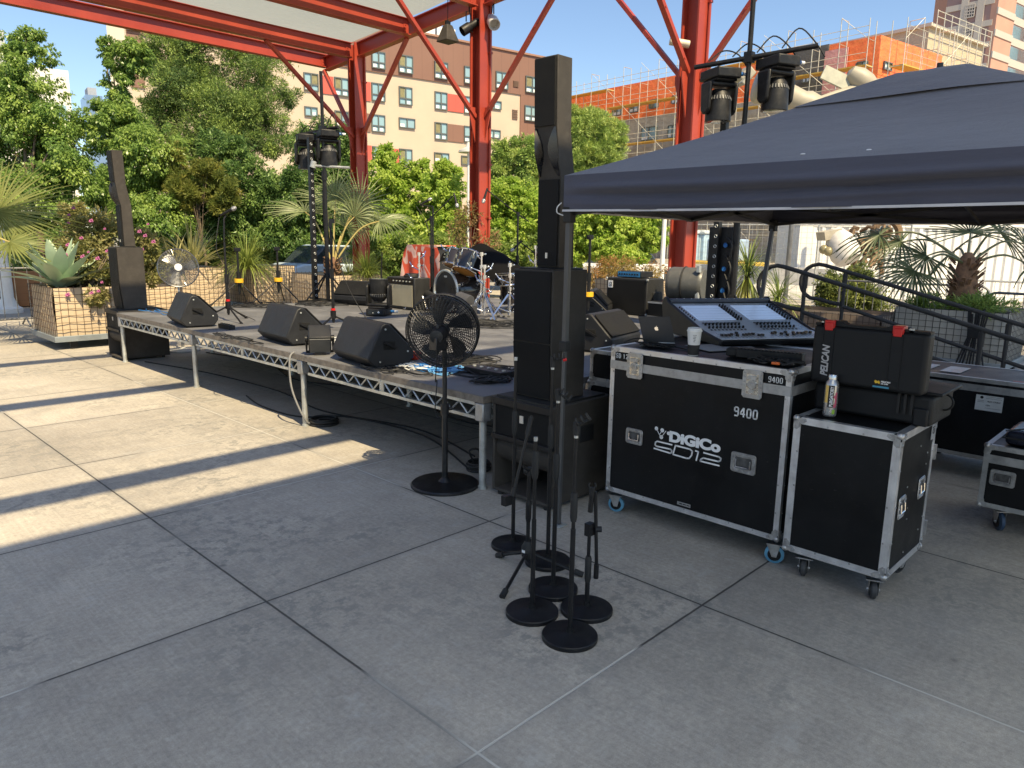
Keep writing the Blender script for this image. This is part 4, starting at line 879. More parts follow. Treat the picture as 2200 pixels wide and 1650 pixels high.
# aeroplane sculpture
CRM = M('cream_fuselage', (.34, .31, .24), .5, var=.06, scale=1, dust=.3, dcol=(.4, .34, .24)); RST = M('rusty_engine_parts', (.2, .13, .075), .7, .3, var=.5, scale=6, bump=.6, bs=20)
D_ = 21; cc = atd(1700, 300, D_); t = thing('aeroplane_sculpture', 'cream coloured crashed aeroplane sculpture rising behind the tent', 'sculpture', (cc.x, cc.y, 0))
def pt(px, py, d=D_): return atd(px, py, d)
b = B(); pts = [pt(1622, 186), pt(1640, 190), pt(1680, 203), pt(1720, 220), pt(1770, 243), pt(1850, 285), pt(1930, 330)]; b.tube(bez(pts, 4), [.38, .42, .44, .45, .45, .44, .42, .40, .38, .36, .35, .34, .33, .4, .38, .36, .35, .34, .33, .32, .31, .3, .3, .3, .28, .26, .2][:25], 18); b.build('fuselage', CRM, t, sharp=50)
b = B(); b.bar(pt(1588, 178, D_-.3), pt(1612, 150, D_-.3), .42, .3); b.build('engine_cowl', CRM, t, .06)
b = B(); b.bar(pt(1592, 182, D_-.55), pt(1606, 166, D_-.55), .25, .12); b.build('cowl_window', M('dull_window', (.3, .29, .24), .4), t, .03)
b = B(); b.bar(pt(1768, 154), pt(1826, 182), .42, .06, up=tuple(CW)); b.build('propeller_blade', M('grey_green_metal', (.34, .34, .27), .45), t, .01)
b = B(); b.lathe([(.02, -.32), (.2, -.26), (.31, 0), (.31, .3), (.25, .5)], pt(1842, 167), CX*.75-CU*.55, 18); b.build('nose_cone', CRM, t)
b = B(); b.tube([pt(1745, 216), pt(1800, 202), pt(1860, 188), pt(1920, 178), pt(2000, 178)], [.05, .12, .18, .2, .2], 14); b.build('wing', CRM, t)
b = B()
for k in range(5): b.tube([pt(1818+k*2, 192-k*2), pt(1850+k*3, 175)], .025, 5)
b.tube([pt(1800, 200), pt(1826, 178)], .03, 5); b.build('struts', M('strut_metal', (.5, .45, .35), .5), t)
b = B(); b.lathe([(.05, -.45), (.2, -.4), (.36, -.1), (.38, .3), (.3, .5)], pt(1806, 525, D_-2), CX*.25-CU*.8-CW*.3, 18); b.build('engine_nacelle', M('white_nacelle', (.55, .53, .5), .45, dust=.3), t)
b = B()
for k in range(38):
    p = pt(random.uniform(1822, 1905), random.uniform(490, 575), D_-1.6+random.uniform(-.4, .4)); q = p+V(unit(1)[0])*random.uniform(.15, .5); b.tube([p, p.lerp(q, .5)+V((0, 0, .08)), q], random.uniform(.02, .07), 6)
for k in range(8): p = pt(random.uniform(1825, 1900), random.uniform(490, 560), D_-1.6); b.cyl(p, p+V(unit(1)[0])*.3, random.uniform(.08, .17), n=10)
b.ring(pt(1905, 500, D_-1.5), .33, .1, CW, 22, 7); b.tube([pt(1840, 560, D_-1.6), (pt(1845, 640, D_-1.6).x, pt(1845, 640, D_-1.6).y, 0)], .12, 8); b.build('wrecked_engine', RST, t)
b = B()
for px in (1720, 1930): p = pt(px, 260); b.tube([(p.x, p.y, 0), tuple(p)], .07, 10)
b.build('support_post', STEEL, t)
b = B(); b.sph(pt(1770, 536, D_-2), .12); b.sph(pt(1780, 540, D_-2.1), .12); b.build('round_lamps', M('amber_glass', (.25, .22, .12), .2), t)
b = B(); b.bar(pt(1763, 508, D_-1.9), pt(1800, 500, D_-1.9), .5, .22); b.build('engine_panel', M('worn_panel', (.4, .36, .28), .6, dust=.5), t)
# ------------------------------------------------------------------ stage
SZ = .68
DECK = M('black_stage_deck', (.125, .125, .13), .62, var=.35, scale=2.5, bump=.35, bs=90, dust=.45, dcol=(.14, .135, .125))
DKEDGE = M('worn_ply_edge', (.17, .145, .12), .7, var=.45, scale=14, bump=.4, bs=60, dust=.5, dcol=(.07, .065, .06))
SV = [3.56, 5.97, 8.39, 10.83]; SU = [3.385 + 1.22*i for i in range(6)]
def zig(b, p0, p1, z0, z1, n, r=.0095):
    p0, p1 = V(p0), V(p1); pts = []
    for i in range(2*n+1): p = p0.lerp(p1, i/(2*n)); pts.append((p.x, p.y, z0 if i % 2 else z1))
    b.tube(pts, r, 5)
for j in range(3):
    for i in range(5):
        x0, x1, y0, y1 = SU[i]+.003, SU[i+1]-.003, SV[j]+.003, SV[j+1]-.003
        nm = ('near right', 'middle', 'far left')[j]
        t = thing('stage_deck', ('black stage deck on truss legs, front row at the %s end' % nm) if i == 0 else 'black stage deck, row %s from the front at the %s end' % (('', 'second', 'third', 'fourth', 'fifth')[i], nm), 'stage deck', (x0, (y0+y1)/2, 0), 'stage decks')
        b = B(); b.b2(x0, y0, SZ-.022, x1, y1, SZ); b.build('platform', [DECK], t)
        b = B(); b.b2(x0-.004, y0, SZ-.05, x0+.02, y1, SZ-.004); b.b2(x0, y0-.001, SZ-.05, x1, y0+.02, SZ-.0045); b.b2(x0, y1-.02, SZ-.05, x1, y1+.001, SZ-.0045); b.b2(x1-.02, y0, SZ-.05, x1, y1, SZ-.005); b.build('edge_board', DKEDGE, t)
        b = B(); e = .02
        sides = [((x0+e, y0+.09), (x0+e, y1-.09))] if i == 0 else []
        if j == 0: sides.append(((x0+.09, y0+e), (x1-.09, y0+e)))
        if i == 4: sides.append(((x1-e, y0+.09), (x1-e, y1-.09)))
        if j == 2: sides.append(((x0+.09, y1-e), (x1-.09, y1-e)))
        if not sides: sides = [((x0+e, y0+.09), (x0+e, y1-.09))]
        for (ax, ay), (cx, cy) in sides:
            A, C = V((ax, ay, 0)), V((cx, cy, 0)); L = (C-A).length; n = max(3, round(L/.2))
            for z, h in ((SZ-.062, .024), (SZ-.162, .022)): b.bar(A+V((0, 0, z)), C+V((0, 0, z)), .034, h)
            n = n if n % 2 == 0 else n+1; m = A.lerp(C, .5); d = (C-A).normalized()
            zig(b, A, m-d*.03, SZ-.152, SZ-.074, n//2); zig(b, m+d*.03, C, SZ-.152, SZ-.074, n//2)
            b.bar(m+V((0, 0, SZ-.162)), m+V((0, 0, SZ-.055)), .012, .055, up=d)
            for k in range(7): q = A.lerp(C, (k+.5)/7)+V((0, 0, SZ-.062)); b.box(q, (.04 if abs(d.y) > .5 else .012, .012 if abs(d.y) > .5 else .04, .012))
        b.build('truss', GALV, t)
        for (cx, cy) in ((x0+.04, y0+.045), (x0+.04, y1-.045), (x1-.04, y0+.045), (x1-.04, y1-.045)):
            if (cy > (y0+y1)/2 and j < 2) or (cx > (x0+x1)/2 and i < 4): continue
            b = B(); b.b2(cx-.04, cy-.042, SZ-.185, cx+.04, cy+.042, SZ-.054); b.build('corner_block', ALUD, t, .008)
            b = B(); b.lathe([(.026, .012), (.026, SZ-.18)], (cx, cy, 0), n=14); b.lathe([(.033, 0), (.033, .02)], (cx, cy, 0), n=14); b.build('leg', GALV, t)
# ------------------------------------------------------------------ loudspeaker stacks
LOGO = M('silver_badge', (.6, .6, .58), .35, .6, var=.05)
def sub(label, x, y):
    w, d, h = .53, .66, .665; t = thing('subwoofer', label, 'subwoofer', (x, y+w/2, 0), 'subwoofers'); z0 = .03
    b = B(); s = .022
    b.b2(x+.012, y, z0, x+d, y+s, z0+h); b.b2(x+.012, y+w-s, z0, x+d, y+w, z0+h); b.b2(x+.012, y+s, z0+h-s, x+d, y+w-s, z0+h); b.b2(x+.012, y+s, z0, x+d, y+w-s, z0+s); b.b2(x+d-s, y+s, z0+s, x+d, y+w-s, z0+h-s)
    b.build('cabinet', CAB, t, .006)
    b = B(); b.b2(x+.02, y+s, z0+.41, x+.05, y+w-s, z0+h-s-.003); b.b2(x+.05, y+s, z0+.33, x+.08, y+w-s, z0+.375); b.build('front_grille', GRL, t)
    b = B(); b.b2(x, y-.004, z0+.375, x+.05, y+w+.004, z0+.41); b.b2(x, y, z0+h-.05, x+.011, y+w, z0+h); b.build('front_rail', BLKM, t, .004)
    b = B(); pts = [(x+.06, z0+.37), (x+.03, z0+.33), (x+.035, z0+.27), (x+.07, z0+.22), (x+.15, z0+.19), (x+.3, z0+.18)]
    b.add([(px, yy, pz) for px, pz in pts for yy in (y+s+.001, y+w-s-.001)], [(2*i, 2*i+1, 2*i+3, 2*i+2) for i in range(len(pts)-1)]); b.build('horn_panel', CAB, t)
    b = B(); b.b2(x+.05, y+w/2-.02, z0+.52, x+.012, y+w/2+.012, z0+.57); b.build('badge', LOGO, t)
    b = B(); b.b2(x+.02, y+.03, z0+h+.001, x+d-.05, y+w-.03, z0+h+.014); b.build('lid_pad', RUB, t)
    for xx in (x+.05, x+d-.08):
        for yy in (y+.05, y+w-.05): b = B(); b.cyl((xx, yy, 0), (xx, yy, z0+.001), .022, n=10); b.build('foot', RUB, t)
    b = B(); b.b2(x+.3, y-.004, z0+.38, x+.46, y+.02, z0+.5); b.build('side_handle', RUB, t, .01)
    return t
def midcab(label, x, y):
    z0 = .71; t = thing('mid_speaker', label, 'speaker', (x, y, z0), 'speaker column bases'); w, d, h = .34, .34, .845
    b = B(); b.prism([(.03, 0), (d, 0), (d, h), (0, h), (0, .36)], (x, y, z0), (1, 0, 0), (0, 0, 1), (0, w, 0)); b.build('cabinet', CAB, t, .005)
    b = B(); b.b2(x-.012, y+.012, z0+.38, x-.001, y+w-.012, z0+h-.012); b.prism([(.012, .015), (.024, .015), (-.004, .37), (-.014, .37)], (x, y+.012, z0), (1, 0, 0), (0, 0, 1), (0, w-.024, 0)); b.build('grille', GRL, t)
    b = B(); b.b2(x+.02, y+.02, z0+h, x+d-.02, y+w-.02, z0+h+.01); b.build('top_plate', BLKM, t, .003)
    return t
def column(label, x, y):
    """kinked line array column: profile in (x, z), width along y"""
    z0 = 1.566; t = thing('speaker_column', label, 'speaker', (x, y, z0), 'speaker columns'); w = .19; Z = lambda z: z-z0
    fr = [(.05, Z(1.566)), (.05, Z(2.12)), (.028, Z(2.2)), (0, Z(2.42)), (-.01, Z(2.84))]; bk = [(.125, Z(2.84)), (.135, Z(2.4)), (.18, Z(2.13)), (.195, Z(1.566))]
    b = B(); b.prism(fr+bk, (x, y, z0), (1, 0, 0), (0, 0, 1), (0, w, 0)); b.build('cabinet', CAB, t, .004, sharp=25)
    b = B(); b.b2(x+.035, y+.012, z0+.012, x+.049, y+w-.012, z0+.55); b.prism([(-.014, Z(2.435)), (-.001, Z(2.435)), (-.011, Z(2.828)), (-.024, Z(2.828))], (x, y+.012, z0), (1, 0, 0), (0, 0, 1), (0, w-.024, 0)); b.build('grille', GRL, t)
    b = B()                                                               # waveguide: two curved cheeks with a dark slot between
    for s in (0, 1):
        pts = [(-.012, 0, .0), (-.03, 0, .25), (-.03, 0, .75), (-.012, 0, 1)]; vs = []
        n = 12
        for i in range(n+1):
            tt = i/n; bul = sin(pi*tt); z = 2.135+.29*tt; xx = x+.048-.06*tt*.8
            y0 = y+.006 if s == 0 else y+w-.006; y1 = y+.035+.045*bul if s == 0 else y+w-.035-.045*bul
            vs += [(xx-.006, y0, z), (xx-.055*bul-.008, (y0*.55+y1*.45), z), (xx+.02, y1, z)]
        f = []
        for i in range(n): f += [(3*i, 3*i+1, 3*i+4, 3*i+3), (3*i+1, 3*i+2, 3*i+5, 3*i+4)]
        b.add(vs, f)
    b.build('waveguide', BLKS, t)
    b = B(); b.b2(x+.026, y+w/2-.012, z0+.06, x+.034, y+w/2+.004, z0+.095); b.build('badge', LOGO, t)
    return t
for side, x, y in (('right', 3.4, 2.965), ('left', 3.405, 10.86)):
    far = 'beside the mic stands' if side == 'right' else 'by the flowering bush'
    sub('black subwoofer with horn mouth under the %s speaker stack, %s' % (side, far), x, y)
    midcab('tall black speaker box on the subwoofer of the %s stack, %s' % (side, far), x+.09, y+.08)
    column('slim kinked black column speaker topping the %s stack, %s' % (side, far), x+.155, y+.135 if side == 'right' else y+.12)
# ------------------------------------------------------------------ stage monitors
WEDM = M('wedge_grey_black', (.015, .0155, .0175), .5, var=.2, bump=.35, bs=400, spec=.35, dust=.1, dcol=(.09, .09, .09))
def wedge_proto():
    t = thing('stage_monitor', 'w', 'stage monitor'); L = .70; o = (0, 0, 0)
    b = B(); b.prism([(.07, 0), (.0, .075), (.13, .345), (.165, .365), (.205, .355), (.43, .13), (.43, .07), (.38, 0)], (0, -L/2, .012), (1, 0, 0), (0, 0, 1), (0, L, 0)); b.build('cabinet', WEDM, t, .012)
    b = B(); b.prism([(.225, .345), (.42, .15), (.43, .161), (.235, .356)], (0, -L/2+.02, .012), (1, 0, 0), (0, 0, 1), (0, L-.04, 0)); b.build('grille', GRL, t, .004)
    for s in (-1, 1):
        b = B(); b.box((.2, s*(L/2+.001), .19), (.11, .006, .07)); b.build('handle_recess', M('recess_black', (.003, .003, .003), .9) if s < 0 and 'recess_black' not in bpy.data.materials else bpy.data.materials['recess_black'], t, .01)
        b = B(); b.bar((.15, s*(L/2+.012), .22), (.26, s*(L/2+.012), .165), .014, .02); b.build('handle', BLKM, t)
        for p in ((.165, .325), (.37, .13), (.11, .06)): b = B(); b.cyl((p[0], s*L/2, p[1]), (p[0], s*(L/2+.006), p[1]), .008, n=8); b.build('screw', GALV, t)
    b = B(); b.box((.058, 0, .2), (.006, .022, .016), R=Matrix.Rotation(radians(25), 3, 'Y')); b.build('badge', LOGO, t)
    return t
W0 = wedge_proto(); first = [1]
def wedge(label, a, c, rz=None, at=None):
    if at is None: p, q = atz(*a, SZ+.085), atz(*c, SZ+.085); d = p-q; rz = atan2(-d.x, d.y); m = q + d.normalized()*.35
    else: m = V(at)
    loc = (m.x, m.y, SZ)
    if first: first.pop(); place(W0, loc, rz); W0['label'] = label; W0['group'] = 'wedge monitors on the stage'; return W0
    return dup(W0, loc, rz, label, 'wedge monitors on the stage')
wedge('black floor wedge on the stage edge nearest the pedestal fan', (719, 753), (790, 774))
wedge('black floor wedge on the stage edge between its two neighbours', (555, 712), (614, 727))
wedge('black floor wedge on the stage edge nearest the left speaker stack', (352, 676), (386, 690))
wedge('black floor wedge at the back of the stage in front of the fan palm planter', 0, 0, radians(200), (6.95, 10.1))
wedge('black floor wedge by the laptop with its big front turned to the camera', 0, 0, radians(-78), (5.85, 4.62))
wedge('blue grey lit floor wedge behind the last yellow topped stand', 0, 0, radians(-60), (8.35, 6.75))
def spot_box(label, px, py, rz):
    m = atz(px, py, SZ); t = thing('floor_speaker', label, 'floor speaker', (0, 0, 0), 'small floor boxes on yokes'); R = Matrix.Rotation(radians(-38), 3, 'Y')
    b = B(); b.box((.0, 0, .15), (.17, .2, .19), R=R); b.build('box_body', WEDM, t, .012)
    b = B(); b.box(R @ V((-.095, 0, 0))+V((0, 0, .15)), (.008, .18, .17), R=R); b.build('grille', M('grey_grille', (.12, .12, .115), .5, bump=.6, bs=500) if 'grey_grille' not in bpy.data.materials else bpy.data.materials['grey_grille'], t)
    b = B(); b.tube([(-.02, -.118, .15), (.07, -.118, .02), (.07, .118, .02), (-.02, .118, .15)], .013, 6); b.cyl((0, -.13, .15), (0, -.1, .15), .03, n=12); b.cyl((0, .1, .15), (0, .13, .15), .03, n=12); b.box((.04, 0, .008), (.16, .1, .012)); b.build('yoke', BLKM, t)
    return place(t, (m.x, m.y, SZ), rz)
spot_box('small grey fronted box on a yoke beside the wedge nearest the left speaker stack', 415, 698, radians(70))
spot_box('small black box on a yoke between the two wedges nearest the pedestal fan', 688, 762, radians(60))
# ------------------------------------------------------------------ moving head lights and towers
def head_proto(name):
    """moving head: base at the origin, yoke and head above (hang it by turning it over)"""
    t = thing(name, 'h', 'moving light')
    b = B(); b.box((0, 0, .055), (.34, .27, .1)); b.box((0, 0, .115), (.26, .24, .03)); b.build('base', BLK, t, .015)
    b = B(); b.box((.171, 0, .06), (.004, .2, .05)); b.build('display', M('display_glass', (.02, .025, .03), .1), t)
    b = B(); b.box((.175, .05, .06), (.004, .012, .03)); b.box((.1752, .05, .06), (.004, .03, .012)); b.box((.175, -.03, .05), (.004, .01, .01)); b.build('display_mark', WTX, t)
    b = B()
    for s in (-1, 1): b.prism([(-.09, .13), (.09, .13), (.075, .4), (.03, .44), (-.03, .44), (-.075, .4)], (0, s*.15-.02, 0), (1, 0, 0), (0, 0, 1), (0, .04, 0))
    b.box((0, 0, .15), (.18, .3, .05)); b.build('yoke', BLK, t, .02)
    b = B(); b.lathe([(.02, -.17), (.07, -.165), (.105, -.12), (.125, -.04), (.128, .06), (.13, .14), (.115, .145)], (0, 0, .36), n=26); b.build('head', BLK, t)
    b = B(); b.lathe([(.114, .144), (.1, .146), (.02, .15)], (0, 0, .36), n=24); b.build('lens', M('lens_glass', (.16, .18, .2), .06, spec=.9), t)
    b = B()
    for k in range(26): a = 2*pi*k/26; b.bar((cos(a)*.082, sin(a)*.082, .222), (cos(a)*.122, sin(a)*.122, .3), .009, .014)
    b.build('cooling_fins', M('grey_fins', (.16, .16, .16), .45), t)
    b = B(); b.cyl((-.1, .137, .05), (-.1, .19, .05), .02, n=10); b.build('plug', BLUP, t); b = B(); b.cyl((-.1, .19, .05), (-.1, .235, .05), .016, n=10); b.build('plug_end', WHT, t)
    return t
HD = head_proto('moving_light'); place(HD, (6.0, 8.42, SZ), radians(215)); HD['label'] = 'moving head light standing upright on the stage floor in front of the guitar amplifier'; HD['group'] = 'moving head lights'
def hang(label, p, rz):
    h = dup(HD, p, 0, label, 'moving head lights'); h.rotation_euler = (pi, 0, rz); h.scale = (1.1, 1.1, 1.1); return h
def light_tower(label, base, htop, p0, p1, perf, armsign=None, r=.027):
    """perforated square post beside a telescopic pipe carrying a cross bar"""
    base = V(base); t = thing('light_stand', label, 'light stand', tuple(base), 'light stands'); b = B()
    b.tube([base, (base.x, base.y, htop)], r, 10); b.tube([base, (base.x, base.y, base.z+2.0)], r*1.3, 10); b.cyl((base.x, base.y, base.z+1.95), (base.x, base.y, base.z+2.1), r*1.7, n=10); b.build('pipe', BLKM, t)
    q = base+V(perf[0]); b = B(); b.box((q.x, q.y, (q.z+perf[1])/2), (.07, .07, perf[1]-q.z)); b.m = 1; z = q.z+.1
    tc = (EYEP-q); tc.z = 0; tc.normalize(); ax = V((-1, 0, 0)) if abs(tc.x) > abs(tc.y) else V((0, -1, 0))
    while z < perf[1]-.05: b.ring(q.xy.to_3d()+ax*.0355+V((0, 0, z)), .016, .0045, ax, 12, 4); z += .115
    b.build('perforated_post', [BLKM, GALV], t)
    b = B()
    for sx, sy in ((1, 0), (-1, 0), (0, 1), (0, -1)): b.bar(base+V((0, 0, .03)), base+V((sx*.55, sy*.55, .03)), .05, .03); b.bar(base+V((0, 0, .5)), base+V((sx*.4, sy*.4, .045)), .02, .02)
    b.build('base', BLKM, t)
    b = B(); p0, p1 = V(p0), V(p1); b.tube([p0, p1], r, 12); b.build('cross_bar', BLKM, t)
    m = V((base.x, base.y, p0.lerp(p1, .5).z)); b = B(); b.box(m, (.09, .09, .11)); b.bar(m+V((0, 0, -.05)), p0.lerp(p1, .36), .012, .02); b.bar(m+V((0, 0, -.05)), p0.lerp(p1, .62), .012, .02); b.build('clamp', BLKM, t)
    b = B(); d = p1-p0
    for k in range(4):
        a = .12+.2*k; s = p0+d*a; b.tube(bez([s+V((0, 0, .04)), s+d*.12+V((.04, .02, .13+.03*k)), s+d*.25+V((0, 0, .05)), s+d*.33+V((.03, 0, -.12))], 5), .008, 5)
    b.tube(bez([m, m+V((.04, .04, -.5)), m+V((-.03, .02, -1.2)), base+V((.05, .05, .4))], 6), .01, 5); b.build('cables', RUB, t)
    if armsign: b = B(); c = base+V((0, 0, armsign)); b.tube([c+V((-.1, .12, .03)), c+V((.25, -.35, 0))], .02, 8); b.cyl(c+V((-.12, .14, 0)), c+V((-.1, .12, .1)), .05, n=10); b.build('side_arm', GALV, t)
    return t
DT = 8.0
q0, q1 = atd(1492, 145, DT+.25), atd(1758, 98, DT-.3); bx = atd(1610, 120, DT)
light_tower('tall black light stand with two moving lights above the tent roof', (bx.x, bx.y, SZ), 6.2, q0, q1, ((-.02, .23, 0), atd(1573, 208, DT).z))
hang('moving light hanging at the left end of the bar above the tent', atd(1549, 149, DT+.1), radians(62))
hang('moving light hanging at the right end of the bar above the tent', atd(1672, 123, DT-.12), radians(66))
b2_ = V((6.62, 10.72, SZ)); zt = atd(677, 165, 11.9).z; d0, d1 = atd(637, 291, 12.2), atd(727, 273, 11.6)
light_tower('tall black light stand with two moving lights at the back left of the stage', b2_, zt, d0, d1, ((-.12, .2, 0), atd(664, 300, 12).z), 2.15)
hang('left one of the two moving lights hanging in front of the dark trees', atd(657, 289, 12.05), radians(66))
hang('right one of the two moving lights hanging in front of the dark trees', atd(704, 280, 11.75), radians(70))
t = thing('power_distributor', 'tall black rack tower with blue plugs at the foot of the right light stand', 'rack', (bx.x+.1, bx.y+.15, SZ)); c = V((bx.x+.12, bx.y+.2, 0)); b = B(); b.b2(c.x-.1, c.y-.14, SZ, c.x+.1, c.y+.16, 1.92); b.build('rack_body', BLK, t, .01)
b = B()
for z in (1.2, 1.72, 1.45): b.cyl((c.x-.1, c.y-.06, z), (c.x-.17, c.y-.1, z-.01), .024, n=10)
b.build('plugs', BLUP, t); b = B()
for k in range(4): b.tube(bez([(c.x-.12, c.y-.08, 1.8-k*.2), (c.x-.2, c.y-.2, 1.7-k*.25), (c.x-.13, c.y-.1, 1.4-k*.2)], 6), .011, 5)
b.build('cables', RUB, t)
# ------------------------------------------------------------------ microphone stands and tripods on the stage
MICG = M('mic_grille_silver', (.42, .42, .42), .35, .8, var=.1, bump=1, bs=900)
def mic(b_parent, p, d, name='microphone'):
    d = V(d).normalized(); p = V(p); b = B(); b.lathe([(.010, -.165), (.013, -.15), (.018, -.02), (.02, 0)], p, d, 12); o = b.build(name, BLKM, b_parent)
    b = B(); b.lathe([(.021, 0), (.027, .012), (.027, .035), (.021, .055), (.006, .062)], p, d, 14); b.build('mic_grille', MICG, o); return o
def tripod(label, base, htop, r=.3, hubz=.24, ring=None, hub=BLKM, cat='microphone stand', name='microphone_stand', rz=0, group='microphone stands', pr=.013):
    base = V(base); t = thing(name, label, cat, tuple(base), group); h = base+V((0, 0, hubz)); b = B(); b.tube([h-V((0, 0, hubz*.6)), (base.x, base.y, htop)], pr, 8); b.tube([h-V((0, 0, hubz*.5)), base+V((0, 0, (htop-base.z)*.55))], pr*1.4, 8); b.cyl(base+V((0, 0, (htop-base.z)*.55-.06)), base+V((0, 0, (htop-base.z)*.55+.05)), pr*1.9, n=10); b.build('pole', BLKM, t)
    for k in range(3):
        a = rz+k*2*pi/3; f = base+V((cos(a)*r, sin(a)*r, .014)); b = B(); b.tube([h+V((cos(a)*.02, sin(a)*.02, -.02)), f], .011, 7); b.cyl(f, f+(f-h).normalized()*.045, .016, n=8); b.build('leg', BLKM, t)
    b = B(); b.cyl(h-V((0, 0, .03 if hub is YEL else .045)), h+V((0, 0, .03 if hub is YEL else .045)), .07 if hub is YEL else .033, n=12); b.build('hub', hub, t)
    if ring: b = B(); b.cyl(h+V((0, 0, .05)), h+V((0, 0, .075)), .026, n=12); b.build('collar', ring, t)
    return t
S_ = SZ
p = atz(492, 690, S_); tp = atd(481, 520, (p-EYEP).dot(CW)); t = tripod('vocal microphone stand with red collar at the front left of the stage', p, tp.z, .34, .2, REDP, rz=.5)
e = atd(505, 450, (p-EYEP).dot(CW)-.1); b = B(); b.tube([(p.x, p.y, tp.z), (p.x+.01, p.y-.01, e.z-.12), e-V((.1, -.06, .08))], .009, 6); b.build('upper_rod', BLKM, t); mic(t, e-(CX*.04), CX+CU*.5)
b = B(); b.tube(bez([e-CX*.2-CU*.1, (p.x-.08, p.y+.05, e.z-.5), (p.x+.03, p.y, 1.3), (p.x, p.y, .9), (p.x+.25, p.y-.2, S_+.01)], 8), .005, 5); b.build('mic_cable', RUB, t)
for (px, py, tx, ty, lab) in ((516, 652, 503, 540, 'black stand with yellow hub, left one of two at the back of the stage'), (600, 648, 588, 538, 'black stand with yellow hub, right one of two at the back of the stage'), (1262, 690, 1273, 515, 'black stand with yellow hub beside the bass amplifier')):
    p = atz(px, py, S_); p = V((p.x, p.y, S_)); d = (p-EYEP).dot(CW); tz = atd(tx, ty, d).z; t = tripod(lab, p, tz, .42, .36, hub=YEL, cat='speaker stand', name='tripod_stand', rz=.9, group='yellow hubbed tripod stands', pr=.017)
    b = B(); b.box(p+V((0, 0, tz-p.z+.03)), (.09, .05, .06)); b.tube([p+V((-.05, 0, tz-p.z+.04)), p+V((0, 0, tz-p.z)), p+V((.05, 0, tz-p.z+.04))], .012, 6); b.build('top_clamp', BLKM, t, .006)
p = atz(717, 705, S_); d = (p-EYEP).dot(CW); tz = atd(706, 487, d).z; t = tripod('empty microphone stand with red collar behind the middle wedge', p, tz, .3, .16, REDP, rz=1.4); b = B(); b.cyl((p.x, p.y, tz-.02), (p.x, p.y, tz+.05), .022, n=10); b.box((p.x+.02, p.y, tz+.06), (.06, .03, .05)); b.build('mic_clip', BLKM, t)
b = B(); b.tube(bez([(p.x, p.y, tz), (p.x+.1, p.y-.15, 1.2), (p.x+.3, p.y-.35, S_+.02)], 8), .005, 5); b.build('mic_cable', RUB, t)
p = atz(928, 668, S_); p = V((7.45, 9.0, S_)); d = (p-EYEP).dot(CW); tz = atd(912, 445, d).z; t = tripod('tall vocal microphone stand behind the pedestal fan, silver microphone on top', p, tz, .32, .2, rz=.2); e = atd(922, 430, d); b = B(); b.tube([(p.x, p.y, tz), e-CX*.12-CU*.08], .011, 6); b.build('mic_clip', BLKM, t); mic(t, e-CX*.01, CX+CU*.55)
b = B(); b.tube(bez([e-CX*.2-CU*.1, (p.x+.0, p.y+.12, 1.9), (p.x, p.y+.03, 1.3), (p.x, p.y, .9)], 8), .005, 5); b.build('mic_cable', RUB, t)
def boom(label, base, joint_px, tip_px, tail_px, d, micd, rz=0):
    base = V(base); j, e, q = atd(*joint_px, d), atd(*tip_px, d-.1), atd(*tail_px, d+.1); base = V((j.x, j.y, base.z)); t = tripod(label, base, j.z, .3, .2, rz=rz); b = B(); b.tube([q, j, e], .009, 6); b.cyl(j-V((0, 0, .03)), j+V((0, 0, .03)), .022, n=10); b.build('boom_arm', BLKM, t); mic(t, e+V(micd).normalized()*.14, micd); return t
boom('overhead boom microphone stand left of the centre red column', (0, 0, S_), (926, 468), (976, 418), (912, 478), 10.9, CX*.25-CU)
boom('overhead boom microphone stand right of the centre red column', (0, 0, S_), (1113, 460), (1046, 408), (1136, 476), 10.6, -CX*.3-CU, 1)
boom('low boom microphone stand behind the drum cover', (0, 0, S_), (1150, 545), (1118, 520), (1165, 560), 10.9, -CX-CU, .4)
# ------------------------------------------------------------------ amplifiers, cases, cloth
TOLEX = M('black_tolex', (.018, .018, .018), .6, var=.2, bump=.6, bs=350); CRG = M('cream_grille_cloth', (.38, .34, .24), .8, var=.06, scale=6, bump=.5, bs=500)
x, y0, y1, h = 6.78, 8.62, 9.3, .48; t = thing('guitar_amplifier', 'black guitar amplifier with cream grille cloth left of the drum kit', 'amplifier', (x, y0, S_)); b = B(); b.b2(x, y0, S_+.01, x+.3, y1, S_+h); b.build('cabinet', TOLEX, t, .012)
b = B(); b.b2(x-.006, y0+.05, S_+.05, x-.001, y1-.05, S_+.37); b.build('grille_cloth', CRG, t); b = B(); b.b2(x-.005, y0+.04, S_+.39, x-.001, y1-.04, S_+.46); b.build('control_panel', BLKS, t); b = B()
for k in range(6): b.cyl((x-.006, y0+.1+k*.08, S_+.425), (x-.022, y0+.1+k*.08, S_+.425), .01, n=8)
b.build('knobs', GALV, t)
t = tag(B().ring((x+.14, 8.86, S_+h+.02), .11, .016, n=28).ring((x+.15, 8.86, S_+h+.045), .1, .015, n=28).build('coiled_cable', RUB), 'black cable coil lying on the guitar amplifier', 'cable')
t = thing('amplifier_mic_stand', 'short black round base stand with boom in front of the guitar amplifier', 'microphone stand', (6.55, 9.12, S_)); c = V((6.55, 9.12, S_)); b = B(); b.lathe([(.14, 0), (.14, .018), (.02, .03), (.012, .05)], c); b.build('round_base', BLKM, t); b = B(); b.tube([c, c+V((0, 0, .62))], .011, 8); b.tube([c+V((.02, .12, .05)), c+V((0, .03, .35)), c+V((0, -.03, .85))], .009, 6); b.build('pole', BLKM, t)
mic(t, c+V((.05, .13, .2)), (1, -.2, -.5))
